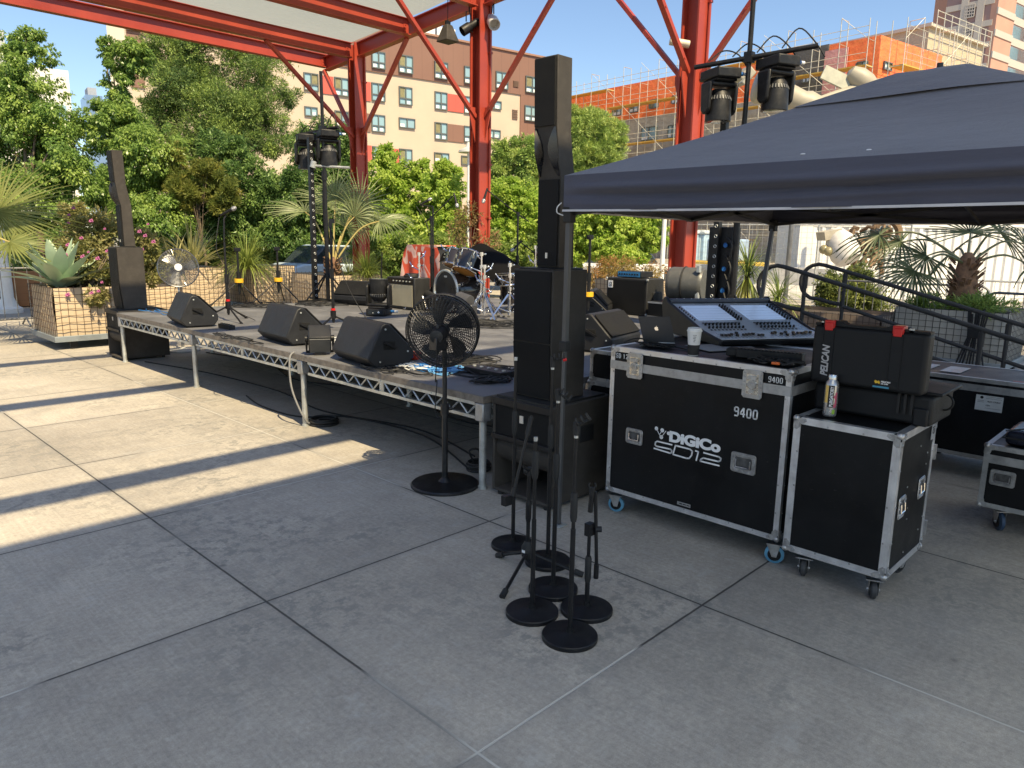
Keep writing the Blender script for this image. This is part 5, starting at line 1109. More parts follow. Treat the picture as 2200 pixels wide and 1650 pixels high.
def cloth_mat():
    m, nt, b = _mat('red_patterned_cloth'); tc = nt.nodes.new('ShaderNodeTexCoord'); mp = nt.nodes.new('ShaderNodeMapping'); mp.inputs['Scale'].default_value = (.6, 1.0, .6); mp.inputs['Rotation'].default_value = (.5, 0, 0); nt.links.new(tc.outputs['Object'], mp.inputs[0])
    n = nt.nodes.new('ShaderNodeTexNoise'); n.inputs['Scale'].default_value = 3.4; n.inputs['Detail'].default_value = 1.5; n.inputs['Distortion'].default_value = 1.6; nt.links.new(mp.outputs[0], n.inputs['Vector'])
    c = _mix(nt, _mr(nt, n.outputs[0], .53, .57, 0, 1), (.62, .085, .04), (.68, .44, .38)); c = _mix(nt, _mr(nt, n.outputs[0], .62, .66, 0, .6), c, (.5, .3, .28)); nt.links.new(c, b.inputs['Base Color']); b.inputs['Roughness'].default_value = .85; return m
x, ya, yb = 7.9, 9.35, 10.3; t = thing('patterned_cloth', 'red cloth with pale bird pattern draped over an amplifier stack', 'cloth', (x, ya, S_)); b = B(); vs = []; n, m = 22, 16
for i in range(n+1):
    for j in range(m+1):
        s, q = i/n, j/m; zt_, zl = 1.63, (.72 if s > .28 and s < .62 else .85+.35*abs(s-.45)); z = zt_-(zt_-zl)*q; fl = .02+.06*q
        wx = 1+.12*q
        vs.append((x-.02-.025*q-.028*sin(s*19+2*q)*q, (ya+yb)/2+(s-.5)*(yb-ya)*wx*(.86+.14*min(1, q*5)), z-.03*(abs(2*s-1)**6)*(1-q)))
b.add(vs, [(i*(m+1)+j, (i+1)*(m+1)+j, (i+1)*(m+1)+j+1, i*(m+1)+j+1) for i in range(n) for j in range(m)])
b.b2(x-.02, ya+.08, 1.612, x+.4, yb-.08, 1.63); b.build('cloth', cloth_mat(), t, sharp=60)
t = thing('amplifier_stack', 'black amplifier stack mostly hidden under the red patterned cloth', 'amplifier', (x+.2, ya, S_)); b = B(); b.b2(x+.03, ya+.1, S_, x+.4, yb-.08, 1.15); b.b2(x+.03, ya+.12, 1.155, x+.38, yb-.1, 1.6); b.build('cabinet', TOLEX, t, .01); b = B(); b.b2(x+.022, ya+.14, 1.2, x+.028, ya+.42, 1.52); b.build('grille_cloth', CRG, t)
x, y0, y1, h = 8.9, 5.98, 6.7, .535; t = thing('bass_cabinet', 'black bass speaker cabinet with white badge left of the drum case', 'amplifier', (x, y0, S_)); b = B(); b.b2(x, y0, S_+.01, x+.42, y1, S_+h); b.build('cabinet', TOLEX, t, .012); b = B(); b.b2(x-.006, y0+.03, S_+.035, x-.001, y1-.03, S_+h-.03); b.build('grille_cloth', GRL, t)
b = B(); b.b2(x-.012, y1-.115, S_+h-.15, x-.0065, y1-.035, S_+h-.045); b.build('badge', WTX, t); b = B()
cb_ = V((x-.0125, y1-.075, S_+h-.09)); b.stroke([(.018*cos(a*.35), .018*sin(a*.35)) for a in range(19)], cb_, (0, -1, 0), (0, 0, 1), (-1, 0, 0), .006, .0015); b.stroke([(.02, .02), (.02, -.03)], cb_, (0, -1, 0), (0, 0, 1), (-1, 0, 0), .006, .0015); b.stroke([(-.025, -.034), (.025, -.034)], cb_, (0, -1, 0), (0, 0, 1), (-1, 0, 0), .006, .0015); b.build('badge_letter', BLK, t)
for z in (S_, S_+h):
    for yy in (y0, y1): b = B(); b.box((x, yy, z-.015 if z > S_+.1 else z+.025), (.03, .03, .03)); b.build('corner', GALV, t, .006)
b = B(); b.b2(x+.15, y0-.012, S_+.2, x+.29, y0-.001, S_+.34); b.build('side_handle', RUB, t, .006)
t = thing('bass_amplifier', 'small blue fronted bass amplifier head on the bass cabinet', 'amplifier', (x, 6.2, S_+h)); b = B(); b.b2(x+.04, 6.12, S_+h+.012, x+.34, 6.55, S_+h+.095); b.build('case', BLK, t, .006); b = B(); b.b2(x+.034, 6.14, S_+h+.018, x+.039, 6.53, S_+h+.09); b.build('front_panel', M('blue_anodised', (.05, .22, .45), .3, .4), t); b = B()
for k in range(8): b.cyl((x+.034, 6.18+k*.045, S_+h+.055), (x+.018, 6.18+k*.045, S_+h+.055), .012, n=8)
b.build('knobs', BLKS, t)
c = atd(1476, 611, 10.3); ax = (CX*.86-CW*.5); ax.z = 0; ax.normalize(); t = thing('drum_case', 'round grey bass drum case standing on edge behind the mixing console', 'case', (c.x, c.y, S_)); GC = M('grey_fibre_case', (.075, .075, .07), .45, var=.12, bump=.15, bs=60, dust=.2); R_ = .238
b = B(); x_, y_ = c.x, c.y; b.lathe([(.03, -.25), (R_*.9, -.25), (R_*.985, -.22), (R_, -.19), (R_, .19), (R_*.985, .22), (R_*.9, .25), (.03, .25)], c, ax, 40); b.build('shell', GC, t, sharp=30)
b = B(); b.ring(c-ax*.03, R_+.004, .012, ax, 40); b.build('lid_seam', RUB, t); b = B(); s_ = ax.cross(V((0, 0, 1)))
b.bar(c-ax*.262+V((0, 0, R_*.98)), c-ax*.262-V((0, 0, R_*.95)), .045, .012, up=tuple(ax)); b.build('strap', M('pale_webbing', (.35, .33, .28), .8), t)
for k, o in ((0, .18), (1, -.18)): b = B(); b.box(c+ax*.1+V((0, 0, 0))-s_*(R_-.02)*.0+V((0, 0, R_*.45))*0+(-CW)*R_*.93+V((0, 0, o)), (.05, .05, .09)); b.build('buckle', GALV, t, .004)
t = thing('road_case', 'low black road case carrying the round grey drum case', 'case', (c.x, c.y, S_)); b = B(); b.b2(c.x-.35, c.y-.4, S_+.01, c.x+.35, c.y+.4, c.z-R_-.002); b.build('case_body', PLY, t, .01); b = B()
for z in (S_+.02, c.z-R_-.02): b.b2(c.x-.353, c.y-.403, z-.012, c.x+.353, c.y+.403, z+.012)
b.build('edge_trim', ALUD, t)
# ------------------------------------------------------------------ drum kit
LAQ = M('black_drum_lacquer', (.03, .025, .024), .12, var=.15, spec=.7); HEADM = M('amber_drum_head', (.55, .25, .06), .4, var=.15); HEADB = M('black_drum_head', (.02, .02, .021), .35, var=.2); COAT = M('black_cloth_cover', (.005, .005, .0055), .95, var=.2, spec=.1)
def drum(label, c, ax, r, h, lugs=8, bottom=None, top=HEADB, name='tom_drum', group='drums of the kit', open_front=False):
    c, ax = V(c), V(ax).normalized(); t = thing(name, label, 'drum', tuple(c), group); x_, y_, d = frame(ax)
    b = B(); b.lathe([(r*.985, -h/2), (r, -h/2+.02), (r, h/2-.02), (r*.985, h/2)], c, ax, 36); b.build('shell', LAQ, t)
    for s, mt in ((1, top), (-1, bottom or top)):
        b = B(); b.ring(c+d*s*h/2, r*1.015, .013, d, 40, 6); b.build('hoop', CHR, t)
        b = B(); b.lathe([(r*.98, s*(h/2+.004)), (.002, s*(h/2+.006))], c, ax, 32)
        b.build('drum_head', mt, t)
    for k in range(lugs):
        b = B(); a = 2*pi*(k+.5)/lugs; e = x_*cos(a)+y_*sin(a)
        for s in (1, -1): b.tube([c+e*r*1.03+d*s*h/2, c+e*r*1.03+d*s*(h/2-.06)], .006, 5); b.box(c+e*(r*1.02)+d*s*(h/2-.085), (.03, .03, .045))
        b.build('lug', CHR, t)
    return t
kc = V((7.20, 8.1, .69+.305)); t = drum('black lacquered bass drum with ported dark front head', kc, (-1, .12, 0), .285, .46, 8, name='bass_drum')
b = B(); kax = V((-1, .12, 0)).normalized(); b.ring(kc+kax*.24, .298, .02, kax, 44); b.build('front_hoop', M('pale_hoop', (.5, .5, .48), .3, .5), t)
for s in (-1, 1): b = B(); q = kc+kax*.12+V((0, s*.24, .02)); b.tube([q, q+V((-.1, s*.16, -.285+.0))], .01, 6); b.build('spur_leg', CHR, t)
b = B(); b.box(kc+kax*.242+V((0, -.0, .21)), (.004, .06, .025)); b.build('badge', LOGO, t)
drum('small rack tom nearest the red cloth', (7.12, 8.12, 1.46), (.4, .05, 1), .135, .22, 6, HEADM)
drum('larger rack tom with amber lower head above the bass drum', (7.12, 7.84, 1.41), (.5, .05, 1), .17, .28, 6, HEADM)
drum('snare drum on the right side of the kit under the cover', (7.6, 7.52, 1.19), (-.1, 0, 1), .18, .15, 8)
drum('deep floor tom at the right back of the kit', (7.85, 7.62, 1.0), (0, 0, 1), .2, .38, 8)
b = B(); vs = []; n, m = 20, 12
for i in range(n+1):
    for j in range(m+1):
        s, q = i/n, j/m; y = 8.3-.95*s; x = 6.98+.75*q+.18*s; z = 1.585+.10*math.exp(-((s-.45)/.13)**2-((q-.45)/.2)**2)-.42*max(0, s-.52)**1.15*1.6-.05*(abs(2*q-1)**3)-.04*max(0, .15-s)*6+.012*sin(9*s+5*q)
        if q < .06: z -= .10
        vs.append((x, y, z))
b.add(vs, [(i*(m+1)+j, (i+1)*(m+1)+j, (i+1)*(m+1)+j+1, i*(m+1)+j+1) for i in range(n) for j in range(m)])
tag(b.build('drum_cover', COAT, sharp=70), 'black cloth cover thrown over the drum kit', 'cover')
def hardware(label, base, h, r=.3, arms=3, rz=0, cym=False):
    base = V(base); t = thing('cymbal_stand', label, 'cymbal stand', tuple(base), 'chrome drum hardware stands'); hub = base+V((0, 0, .34)); b = B(); b.tube([base+V((0, 0, .06)), base+V((0, 0, h*.55))], .016, 8); b.tube([base+V((0, 0, h*.5)), base+V((0, 0, h))], .012, 8); b.build('tube', CHR, t)
    for k in range(3):
        a = rz+k*2*pi/3; f = base+V((cos(a)*r, sin(a)*r, .012)); e = V((cos(a), sin(a), 0)); q = e.cross(V((0, 0, 1)))*.014; b = B()
        for s in (-1, 1): b.tube([hub+e*.02+q*s, f+q*s*.4], .007, 5); b.tube([base+V((0, 0, .1))+q*s, hub.lerp(f, .55)+q*s], .006, 5)
        b.build('leg', CHR, t); b = B(); b.cyl(f-V((0, 0, .01)), f+e*.03, .018, n=8); b.build('rubber_foot', RUB, t)
    for z in (.34, .1, h*.55, h*.78, h-.02): b = B(); b.cyl(base+V((0, 0, z-.025)), base+V((0, 0, z+.025)), .027, n=8); b.box(base+V((.03, -.02, z)), (.05, .018, .018)); b.sph(base+V((.055, -.02, z)), .014, 8, 6); b.build('clamp', CHR, t)
    for k in range(arms): b = B(); z = h-.1-.16*k; a = rz+1.3*k; q = base+V((0, 0, z)); b.tube([q, q+V((cos(a)*.14, sin(a)*.14, .05)), q+V((cos(a)*.2, sin(a)*.2, .12))], .008, 6); b.sph(q+V((cos(a)*.14, sin(a)*.14, .05)), .02, 8, 6); b.build('arm', CHR, t)
    if cym: b = B(); b.lathe([(.18, 0), (.05, .012), (.03, .03), (.0, .034)], base+V((0, 0, h-.02)), n=28); b.build('cymbal', M('brass_cymbal', (.5, .36, .12), .3, .9) if 'brass_cymbal' not in bpy.data.materials else bpy.data.materials['brass_cymbal'], t)
    return t
G_ = S_
p = atz(898, 655, G_); hardware('chrome cymbal stand standing in front of the red patterned cloth', (6.95, 8.72, G_), .85, .22, 3, .4)
hardware('thick chrome stand rising beside the larger rack tom', (7.0, 7.42, G_), .88, .3, 4, 1.2); hardware('chrome stand with long legs in front of the covered snare', (6.85, 7.2, G_), .72, .33, 2, .2)
hardware('chrome hi-hat stand at the right end of the drum kit', (7.05, 6.92, G_), .75, .3, 2, .8); hardware('thin chrome stand behind the drum cover', (7.75, 7.1, G_), .98, .26, 2, 0); hardware('chrome cymbal stand behind the bass drum left of the rack toms', (7.45, 8.55, G_), .95, .26, 3, 1.9)
t = thing('folded_hardware', 'bundle of folded chrome drum hardware beside the bass drum', 'drum hardware', (6.95, 8.5, G_)); b = B()
for k in range(5): q = V((6.9+.04*k, 8.38+.05*k, G_+.02)); b.tube([q, q+V((.05, .06*(k-2), .22))], .012, 6); b.sph(q+V((.05, .06*(k-2), .23)), .02, 8, 6)
b.build('tubes', CHR, t); b = B(); b.cyl((6.95, 8.35, G_+.2), (7.0, 8.6, G_+.24), .06, n=14); b.build('bag_roll', RUB, t)
c = V((6.35, 6.98, G_)); t = thing('floor_light', 'grey moving light lying low in front of the drum hardware', 'moving light', tuple(c)); b = B(); b.box(c+V((0, 0, .12)), (.16, .2, .24), .3); b.build('body', M('grey_black_case', (.05, .05, .052), .4), t, .02); b = B(); b.lathe([(.02, -.12), (.1, -.1), (.11, .08), (.07, .12)], c+V((0, .08, .27)), (-.2, 1, .2), 18); b.build('head', M('dark_grey_head', (.06, .06, .062), .4), t); b = B(); b.box(c+V((-.09, -.04, .05)), (.004, .09, .05), .3); b.build('display', M('pale_display', (.25, .3, .35), .2), t)
# ------------------------------------------------------------------ cables on the stage
def squiggle(cx, cy, z, rx, ry, n, r, seed, loops=1, turns=3):
    rr = random.Random(seed); b = B()
    for k in range(loops):
        a0 = rr.uniform(0, 6.28); pts = []; px = cx+rr.uniform(-.3, .3)*rx; py = cy+rr.uniform(-.3, .3)*ry; f = rr.uniform(.5, 1)
        for i in range(n): a = a0+turns*2*pi*i/n; q = f*(.6+.4*sin(i*.7+a0)); pts.append((px+rx*q*cos(a)+rr.uniform(-.03, .03), py+ry*q*sin(a)+rr.uniform(-.03, .03), z+r+rr.uniform(0, 1)*r*4))
        b.tube(bez(pts, 4), r, 5)
    return b
def cable(label, px, py, rx, ry, mat, seed, loops=2, turns=2.2, r=.0055, z=SZ):
    c = atz(px, py, z); tag(squiggle(c.x, c.y, z+.001, rx, ry, 26, r, seed, loops, turns).build('cable', mat), label, 'cable', 'loose cables on the stage')
BLC = M('blue_cable', (.03, .16, .42), .45, var=.1); LBC = M('light_blue_cable', (.12, .33, .6), .45, var=.1); WHC = M('white_cable', (.6, .6, .58), .5, var=.1)
cable('bright blue cable heap on the stage edge right of the pedestal fan', 955, 797, .22, .2, LBC, 1, 4); cable('blue cable loops trailing left of the pedestal fan pole', 905, 795, .16, .3, BLC, 2, 3); cable('black cable tangle at the near corner of the stage', 1035, 800, .3, .3, RUB, 3, 6); cable('grey white cable loop between the last wedge and the pedestal fan', 872, 790, .14, .25, WHC, 4, 2); cable('black cable coil lying on the stage corner next to the subwoofer', 1065, 822, .24, .16, RUB, 5, 4, 3)
cable('black cable tangle behind the stage edge pedestal fan', 990, 775, .3, .35, RUB, 6, 5); cable('thin dark cables along the stage edge by the last wedge', 820, 795, .16, .5, RUB, 12, 3, 1.5)
cable('tangle of black cables behind the first vocal stand', 535, 658, .5, .5, RUB, 7, 4); cable('tangle of black cables at the foot of the left light stand', 672, 655, .5, .5, RUB, 8, 4); cable('loop of blue cable at the far left stage corner', 320, 668, .18, .75, BLC, 9, 1, 1); cable('black cables between power strip and middle wedge', 500, 728, .12, .8, RUB, 10, 2, 1); cable('black cables around the drum stands', 1050, 700, .5, .5, RUB, 11, 5); cable('thin cables behind the middle wedge at the empty stand', 720, 735, .18, .3, WHC, 13, 1, 2)
for (px, py, sx, sy, lab) in ((1050, 805, .16, .42, 'flat black stage box among the cables at the stage corner'), (487, 706, .07, .3, 'black power strip on the stage near the first wedge')):
    c = atz(px, py, SZ); t = thing('stage_box', lab, 'stage box', (c.x, c.y, SZ)); b = B(); b.b2(c.x-sx/2, c.y-sy/2, SZ, c.x+sx/2, c.y+sy/2, SZ+.05); b.build('box_body', BLK, t, .006); b = B()
    for k in range(5): yy = c.y-sy*.4+k*sy*.2; b.cyl((c.x, yy, SZ+.05), (c.x, yy, SZ+.058), .016, n=10)
    b.build('sockets', GALV if sx > .1 else RUB, t)
c = atz(889, 772, SZ); t = thing('direct_box', 'small red direct box with blue knob beside the pedestal fan', 'direct box', tuple(c)); b = B(); b.box(c+V((0, 0, .035)), (.1, .12, .06), .3); b.build('box_body', M('red_box_paint', (.4, .04, .02), .4), t, .006); b = B(); b.cyl(c+V((-.05, -.03, .035)), c+V((-.07, -.04, .035)), .02, n=12); b.build('knob', BLUP, t)
# cables under the stage
for k, (lab, pts) in enumerate((('black cable running along the ground under the stage front', [(3.62, 10.6), (3.9, 9.2), (4.0, 7.6), (3.85, 6.4), (4.1, 5.2), (3.9, 4.2)]), ('second black cable crossing the ground deeper under the stage', [(4.6, 10.9), (4.8, 9.4), (4.5, 8.0), (5.0, 6.6), (4.6, 5.2), (5.0, 4.0)]), ('thin black cable curving out past the third stage leg', [(3.62, 7.6), (3.5, 7.0), (3.55, 6.35), (3.9, 6.0), (4.0, 5.0), (3.65, 4.0)]))):
    tag(B().tube(bez([(x, y, .009) for x, y in pts], 8), .008, 5).build('ground_cable', RUB), lab, 'cable', 'cables under the stage')
c = atz(696, 911); b = B()
for k in range(4): b.ring((c.x, c.y, .012+.014*k), .13-.012*(k % 2), .011, n=30)
tag(b.build('coiled_cable', RUB), 'black cable coil on the ground at the foot of the third stage leg', 'cable'); b = B(); q = atz(655, 770, SZ-.1)
b.tube(bez([(3.4, 6.12, SZ+.01), (3.34, 6.1, SZ-.05), (3.33, 6.06, .35), (3.42, 5.98, .05), (c.x, c.y+.1, .02)], 8), .009, 6); tag(b.build('drop_cable', M('grey_cable', (.2, .2, .2), .5)), 'grey cable dropping from the stage edge down the third leg', 'cable')
c = atz(1020, 1012); b = B()
for k in range(4): b.ring((c.x+.04, c.y, .014+.016*k), .09-.01*(k % 2), .009, n=26)
b.tube(bez([(c.x, c.y, .06), (c.x-.04, c.y+.02, .16), (c.x+.02, c.y-.02, .17), (c.x+.05, c.y, .05)], 6), .008, 6); tag(b.build('coiled_cable', RUB), 'small black cable coil beside the near corner leg of the stage', 'cable')
# ------------------------------------------------------------------ flight cases
DISH = M('zinc_dish', (.42, .42, .42), .38, .8, var=.2, scale=30, dust=.3, dcol=(.15, .15, .15)); DARKIN = M('dark_recess', (.006, .006, .006), .8)
def caster(t, c, r=.05, col=None, rz=0, w=.032):
    c = V(c); d = V((cos(rz), sin(rz), 0)); b = B(); b.lathe([(r*.25, -w/2), (r*.72, -w/2), (r*.78, -w/2+.002), (r, -w*.3), (r, w*.3), (r*.78, w/2-.002), (r*.72, w/2), (r*.25, w/2)], c+V((0, 0, r)), d, 26); wh = b.build('wheel', col or TYRE, t, sharp=50)
    b = B(); b.lathe([(.004, -w/2-.004), (r*.68, -w/2-.003), (r*.7, -w/2+.004)], c+V((0, 0, r)), d, 20); b.lathe([(r*.7, w/2-.004), (r*.68, w/2+.003), (.004, w/2+.004)], c+V((0, 0, r)), d, 20); b.build('rim', BLKM, wh)
    b = B(); s = V((-d.y, d.x, 0))
    for k in (-1, 1): b.prism([(-.045, 2*r+.012), (.03, 2*r+.012), (.012, r-.012), (-.012, r-.012)], c+d*(k*(w/2+.006)), s, (0, 0, 1), d*.003*k)
    b.box(c+V((0, 0, 2*r+.014)), (.085, .085, .006), rz); b.cyl(c-d*(w/2+.014)+V((0, 0, r)), c+d*(w/2+.014)+V((0, 0, r)), .008, n=8); b.build('caster_bracket', DISH, t)
def flight_case(t, x0, y0, z0, x1, y1, z1, split=None, e=.03, panel=PLY, trim=ALU, dirx=True, rivet=.14, open_top=False):
    """laminate box with aluminium angle on every edge, ball corners and rivets"""
    i = .003
    b = B(); b.b2(x0+i, y0+i, z0+i, x1-i, y1-i, (z1-i) if not open_top else z1-.012); b.build('panel_body', panel, t)
    b = B(); k = .0025
    for xx, sx in ((x0, -1), (x1, 1)):
        for yy, sy in ((y0, -1), (y1, 1)):
            b.b2(xx, yy, z0+e, xx-sx*e, yy-sy*k, z1-e); b.b2(xx-sx*.0004, yy-sy*k, z0+e, xx-sx*k, yy-sy*e, z1-e)
    for zz, sz in ((z0, -1), (z1, 1)):
        for yy, sy in ((y0, -1), (y1, 1)): b.b2(x0+e, yy, zz, x1-e, yy-sy*k, zz-sz*e); b.b2(x0+e, yy-sy*k, zz, x1-e, yy-sy*e, zz-sz*k)
        for xx, sx in ((x0, -1), (x1, 1)): b.b2(xx, y0+e, zz, xx-sx*k, y1-e, zz-sz*e); b.b2(xx-sx*k, y0+e, zz, xx-sx*e, y1-e, zz-sz*k)
    # raised ribs of the front extrusion
    for q in (.28, .62):
        for zz, s in ((z0+e*q, 1), (z1-e*q, 1)): b.b2(x0-.0016, y0+e, zz-.0035, x0, y1-e, zz+.0035)
        for yy in (y0+e*q, y1-e*q): b.b2(x0-.0016, yy-.0035, z0+e, x0, yy+.0035, z1-e)
    b.build('edge_trim', trim, t)
    b = B()
    n = max(2, int((y1-y0)/rivet)); m = max(2, int((z1-z0)/rivet))
    for j in range(1, n):
        y = y0+(y1-y0)*j/n
        for z in (z0+e*.8, z1-e*.8): b.cyl((x0-.0005, y, z), (x0-.004, y, z), .0052, .003, n=8)
    for j in range(1, m):
        z = z0+(z1-z0)*j/m
        for y in (y0+e*.8, y1-e*.8): b.cyl((x0-.0005, y, z), (x0-.004, y, z), .0052, .003, n=8)
        for x in (x0+e*.8, x1-e*.8): b.cyl((x, y0-.0005, z), (x, y0-.004, z), .0052, .003, n=8)
    b.build('rivets', DISH, t)
    for xx, sx in ((x0, -1), (x1, 1)):
        for yy, sy in ((y0, -1), (y1, 1)):
            for zz, sz in ((z0, -1), (z1, 1)):
                if sx > 0 and sy > 0: continue
                b = B(); c = V((xx, yy, zz)); b.sph(c-V((sx*.010, sy*.010, sz*.010)), .019, 12, 8)
                for a1, a2, nn in (((-sy, 1), (-sz, 2), (sx, 0)), ((-sx, 0), (-sz, 2), (sy, 1))):
                    A, C, N = [V((0, 0, 0)) for _ in range(3)]; A[a1[1]] = a1[0]; C[a2[1]] = a2[0]; N[nn[1]] = nn[0]
                    b.prism([(.004, .004), (.062, .004), (.066, .018), (.05, .03), (.036, .034), (.034, .05), (.018, .066), (.004, .062)], c+N*.0008, A, C, N*.003)
                    for p in ((.052, .016), (.016, .052), (.03, .03)): q = c+A*p[0]+C*p[1]+N*.0038; b.cyl(q, q+N*.003, .0055, .0035, n=8)
                b.build('ball_corner', trim if trim is not ALU else DISH, t)
    if split:
        b = B(); b.b2(x0-.004, y0+.0, split-.026, x0-.0005, y1, split+.026); b.b2(x0, y0-.004, split-.026, x1, y0-.0005, split+.026); b.b2(x0-.006, y0+.001, split-.0025, x0-.004, y1-.001, split+.0025)
        for q in (-.017, .014): b.b2(x0-.0055, y0+.001, split+q-.002, x0-.004, y1-.001, split+q+.002)
        b.build('lid_joint_trim', ALUD, t)
def handle(t, c, w, h, n=(-1, 0, 0), a=(0, -1, 0)):
    """recessed spring handle in a pressed dish"""
    c, n, a, u = V(c), V(n), V(a), V((0, 0, 1))
    def rr(w, h, r): return [(sx*(w/2-r)+r*cos(g), sy*(h/2-r)+r*sin(g)) for sx, sy, g0 in ((1, 1, 0), (-1, 1, pi/2), (-1, -1, pi), (1, -1, 3*pi/2)) for g in [g0+k*pi/6 for k in range(4)]]
    o, i_ = rr(w, h, .016), rr(w*.72, h*.62, .01); b = B(); N = len(o)
    vs = [c+a*x+u*y+n*.0008 for x, y in o]+[c+a*x+u*y+n*.005 for x, y in rr(w*.97, h*.96, .015)]+[c+a*x+u*y+n*.005 for x, y in rr(w*.76, h*.68, .011)]+[c+a*x+u*y+n*.0012 for x, y in i_]
    b.add(vs, [(L*N+k, L*N+(k+1) % N, (L+1)*N+(k+1) % N, (L+1)*N+k) for L in range(3) for k in range(N)]); b.add([c+a*x+u*y+n*.0012 for x, y in i_], [tuple(range(N))])
    for k in range(12): g = 2*pi*k/12; q = c+a*(cos(g)*w*.43)+u*(max(-1, min(1, sin(g)*1.4))*h*.41)+n*.005; b.cyl(q, q+n*.003, .005, .003, n=8)
    hd = b.build('handle_dish', DISH, t); b = B(); b.add([c+a*x+u*y+n*.0016 for x, y in rr(w*.66, h*.55, .008)], [tuple(range(N))]); b.build('dish_floor', M('dull_zinc_floor', (.09, .09, .09), .5, .5, var=.4, scale=30) if 'dull_zinc_floor' not in bpy.data.materials else bpy.data.materials['dull_zinc_floor'], hd)
    b = B(); b.tube([c+a*(-w*.27)+u*h*.17+n*.006, c+a*(-w*.27)-u*h*.2+n*.009, c+a*(w*.27)-u*h*.2+n*.009, c+a*(w*.27)+u*h*.17+n*.006], .005, 6); b.build('grip', CHR, hd)
def latch(t, c):
    c = V(c); a, u, n = V((0, -1, 0)), V((0, 0, 1)), V((-1, 0, 0)); w, h = .115, .155; b = B()
    b.prism([(-w/2+.012, -h/2), (w/2-.012, -h/2), (w/2, -h/2+.012), (w/2, h/2-.012), (w/2-.012, h/2), (-w/2+.012, h/2), (-w/2, h/2-.012), (-w/2, -h/2+.012)], c+n*.0062, a, u, n*.004)
    for s in (-1, 1):
        for k in range(6): q = c+a*(s*w*.41)+u*(-h*.4+h*.8*k/5)+n*.0102; b.cyl(q, q+n*.003, .0052, .003, n=8)
    pl = b.build('latch', DISH, t); b = B(); b.prism([(-.034, -.055), (.034, -.055), (.034, .055), (-.034, .055)], c+n*.0103, a, u, n*.0012); b.build('latch_recess', M('bright_zinc', (.6, .58, .52), .25, .9, var=.3, scale=50) if 'bright_zinc' not in bpy.data.materials else bpy.data.materials['bright_zinc'], pl)
    b = B(); q = c+n*.0115; b.cyl(q, q+n*.008, .024, n=16); b.prism([(-.022, -.006), (.022, -.006), (.026, .006), (-.026, .006)], q+n*.008, a, u, n*.006); b.box(q+u*.036+n*.004, (.01, .05, .02)); b.box(q-u*.038+n*.004, (.008, .03, .018)); b.cyl(q+n*.008, q+n*.017, .008, n=10); b.build('butterfly', DISH, pl)
# ---- mixing console case
X0, Y0, Y1, Z0, Z1 = 3.69, 1.562, 2.722, .155, 1.098
t = thing('console_flight_case', 'large black flight case with white DiGiCo SD12 lettering under the coffee cup', 'flight case', (X0, (Y0+Y1)/2, 0), 'flight cases')
flight_case(t, X0, Y0, Z0, X0+.86, Y1, Z1, split=.985)
for y in (Y0+.02, Y1-.06): caster(t, (X0+.07, y+.02, 0), .052, BLUR, rz=radians(200))
for y in (Y0+.1, Y1-.1): caster(t, (X0+.76, y, 0), .052, BLUR, rz=radians(10))
latch(t, (X0, 2.536, .995)); latch(t, (X0, 1.772, .995)); handle(t, (X0, 2.52, .553), .125, .1); handle(t, (X0, 1.792, .545), .15, .115)
A_, U_, N_ = V((0, -1, 0)), V((0, 0, 1)), V((-1, 0, 0)); FX = X0-.0005
text('DiGiCo', .083, (FX, 2.272, .577), A_, U_, WTX, t, 'maker_lettering', bold=.0045, width=.335)
def on_case(pts): return [((2.40-atx(x, y, X0).y), atx(x, y, X0).z) for x, y in pts]
O_ = V((FX, 2.40, 0)); b = B()
dots = on_case([(1410.5, 920.5), (1423, 924.5), (1436.5, 931), (1421, 939)])
for (a, u), r in zip(dots, (.012, .0125, .011, .0125)): q = O_+A_*a+U_*u; b.cyl(q, q+N_*.001, r, n=18)
for p in ([(1410.5, 920.5), (1417, 934)], [(1417, 934), (1421, 939)], [(1421, 939), (1431, 926)], [(1417, 934), (1423, 924.5)]): b.stroke(on_case(p), O_, A_, U_, N_, .004, .001)
b.build('molecule_logo', WTX, t)
b = B()
def SD(pts): return on_case([(1250+x/4, 640+y/4) for x, y in pts])
for p in ([(775, 1262), (650, 1232), (634, 1240), (630, 1262), (642, 1274), (762, 1300), (774, 1312), (772, 1328), (760, 1334), (622, 1292)],
          [(806, 1268), (930, 1300), (950, 1318), (944, 1352), (924, 1378), (900, 1378), (784, 1344), (806, 1268)],
          [(978, 1314), (1002, 1322), (984, 1396)],
          [(1048, 1330), (1178, 1366), (1196, 1380), (1192, 1398), (1174, 1406), (1046, 1376), (1026, 1384), (1018, 1402), (1180, 1442)]): b.stroke(SD(p), O_, A_, U_, N_, .0088, .001)
b.build('model_lettering', WTX, t)
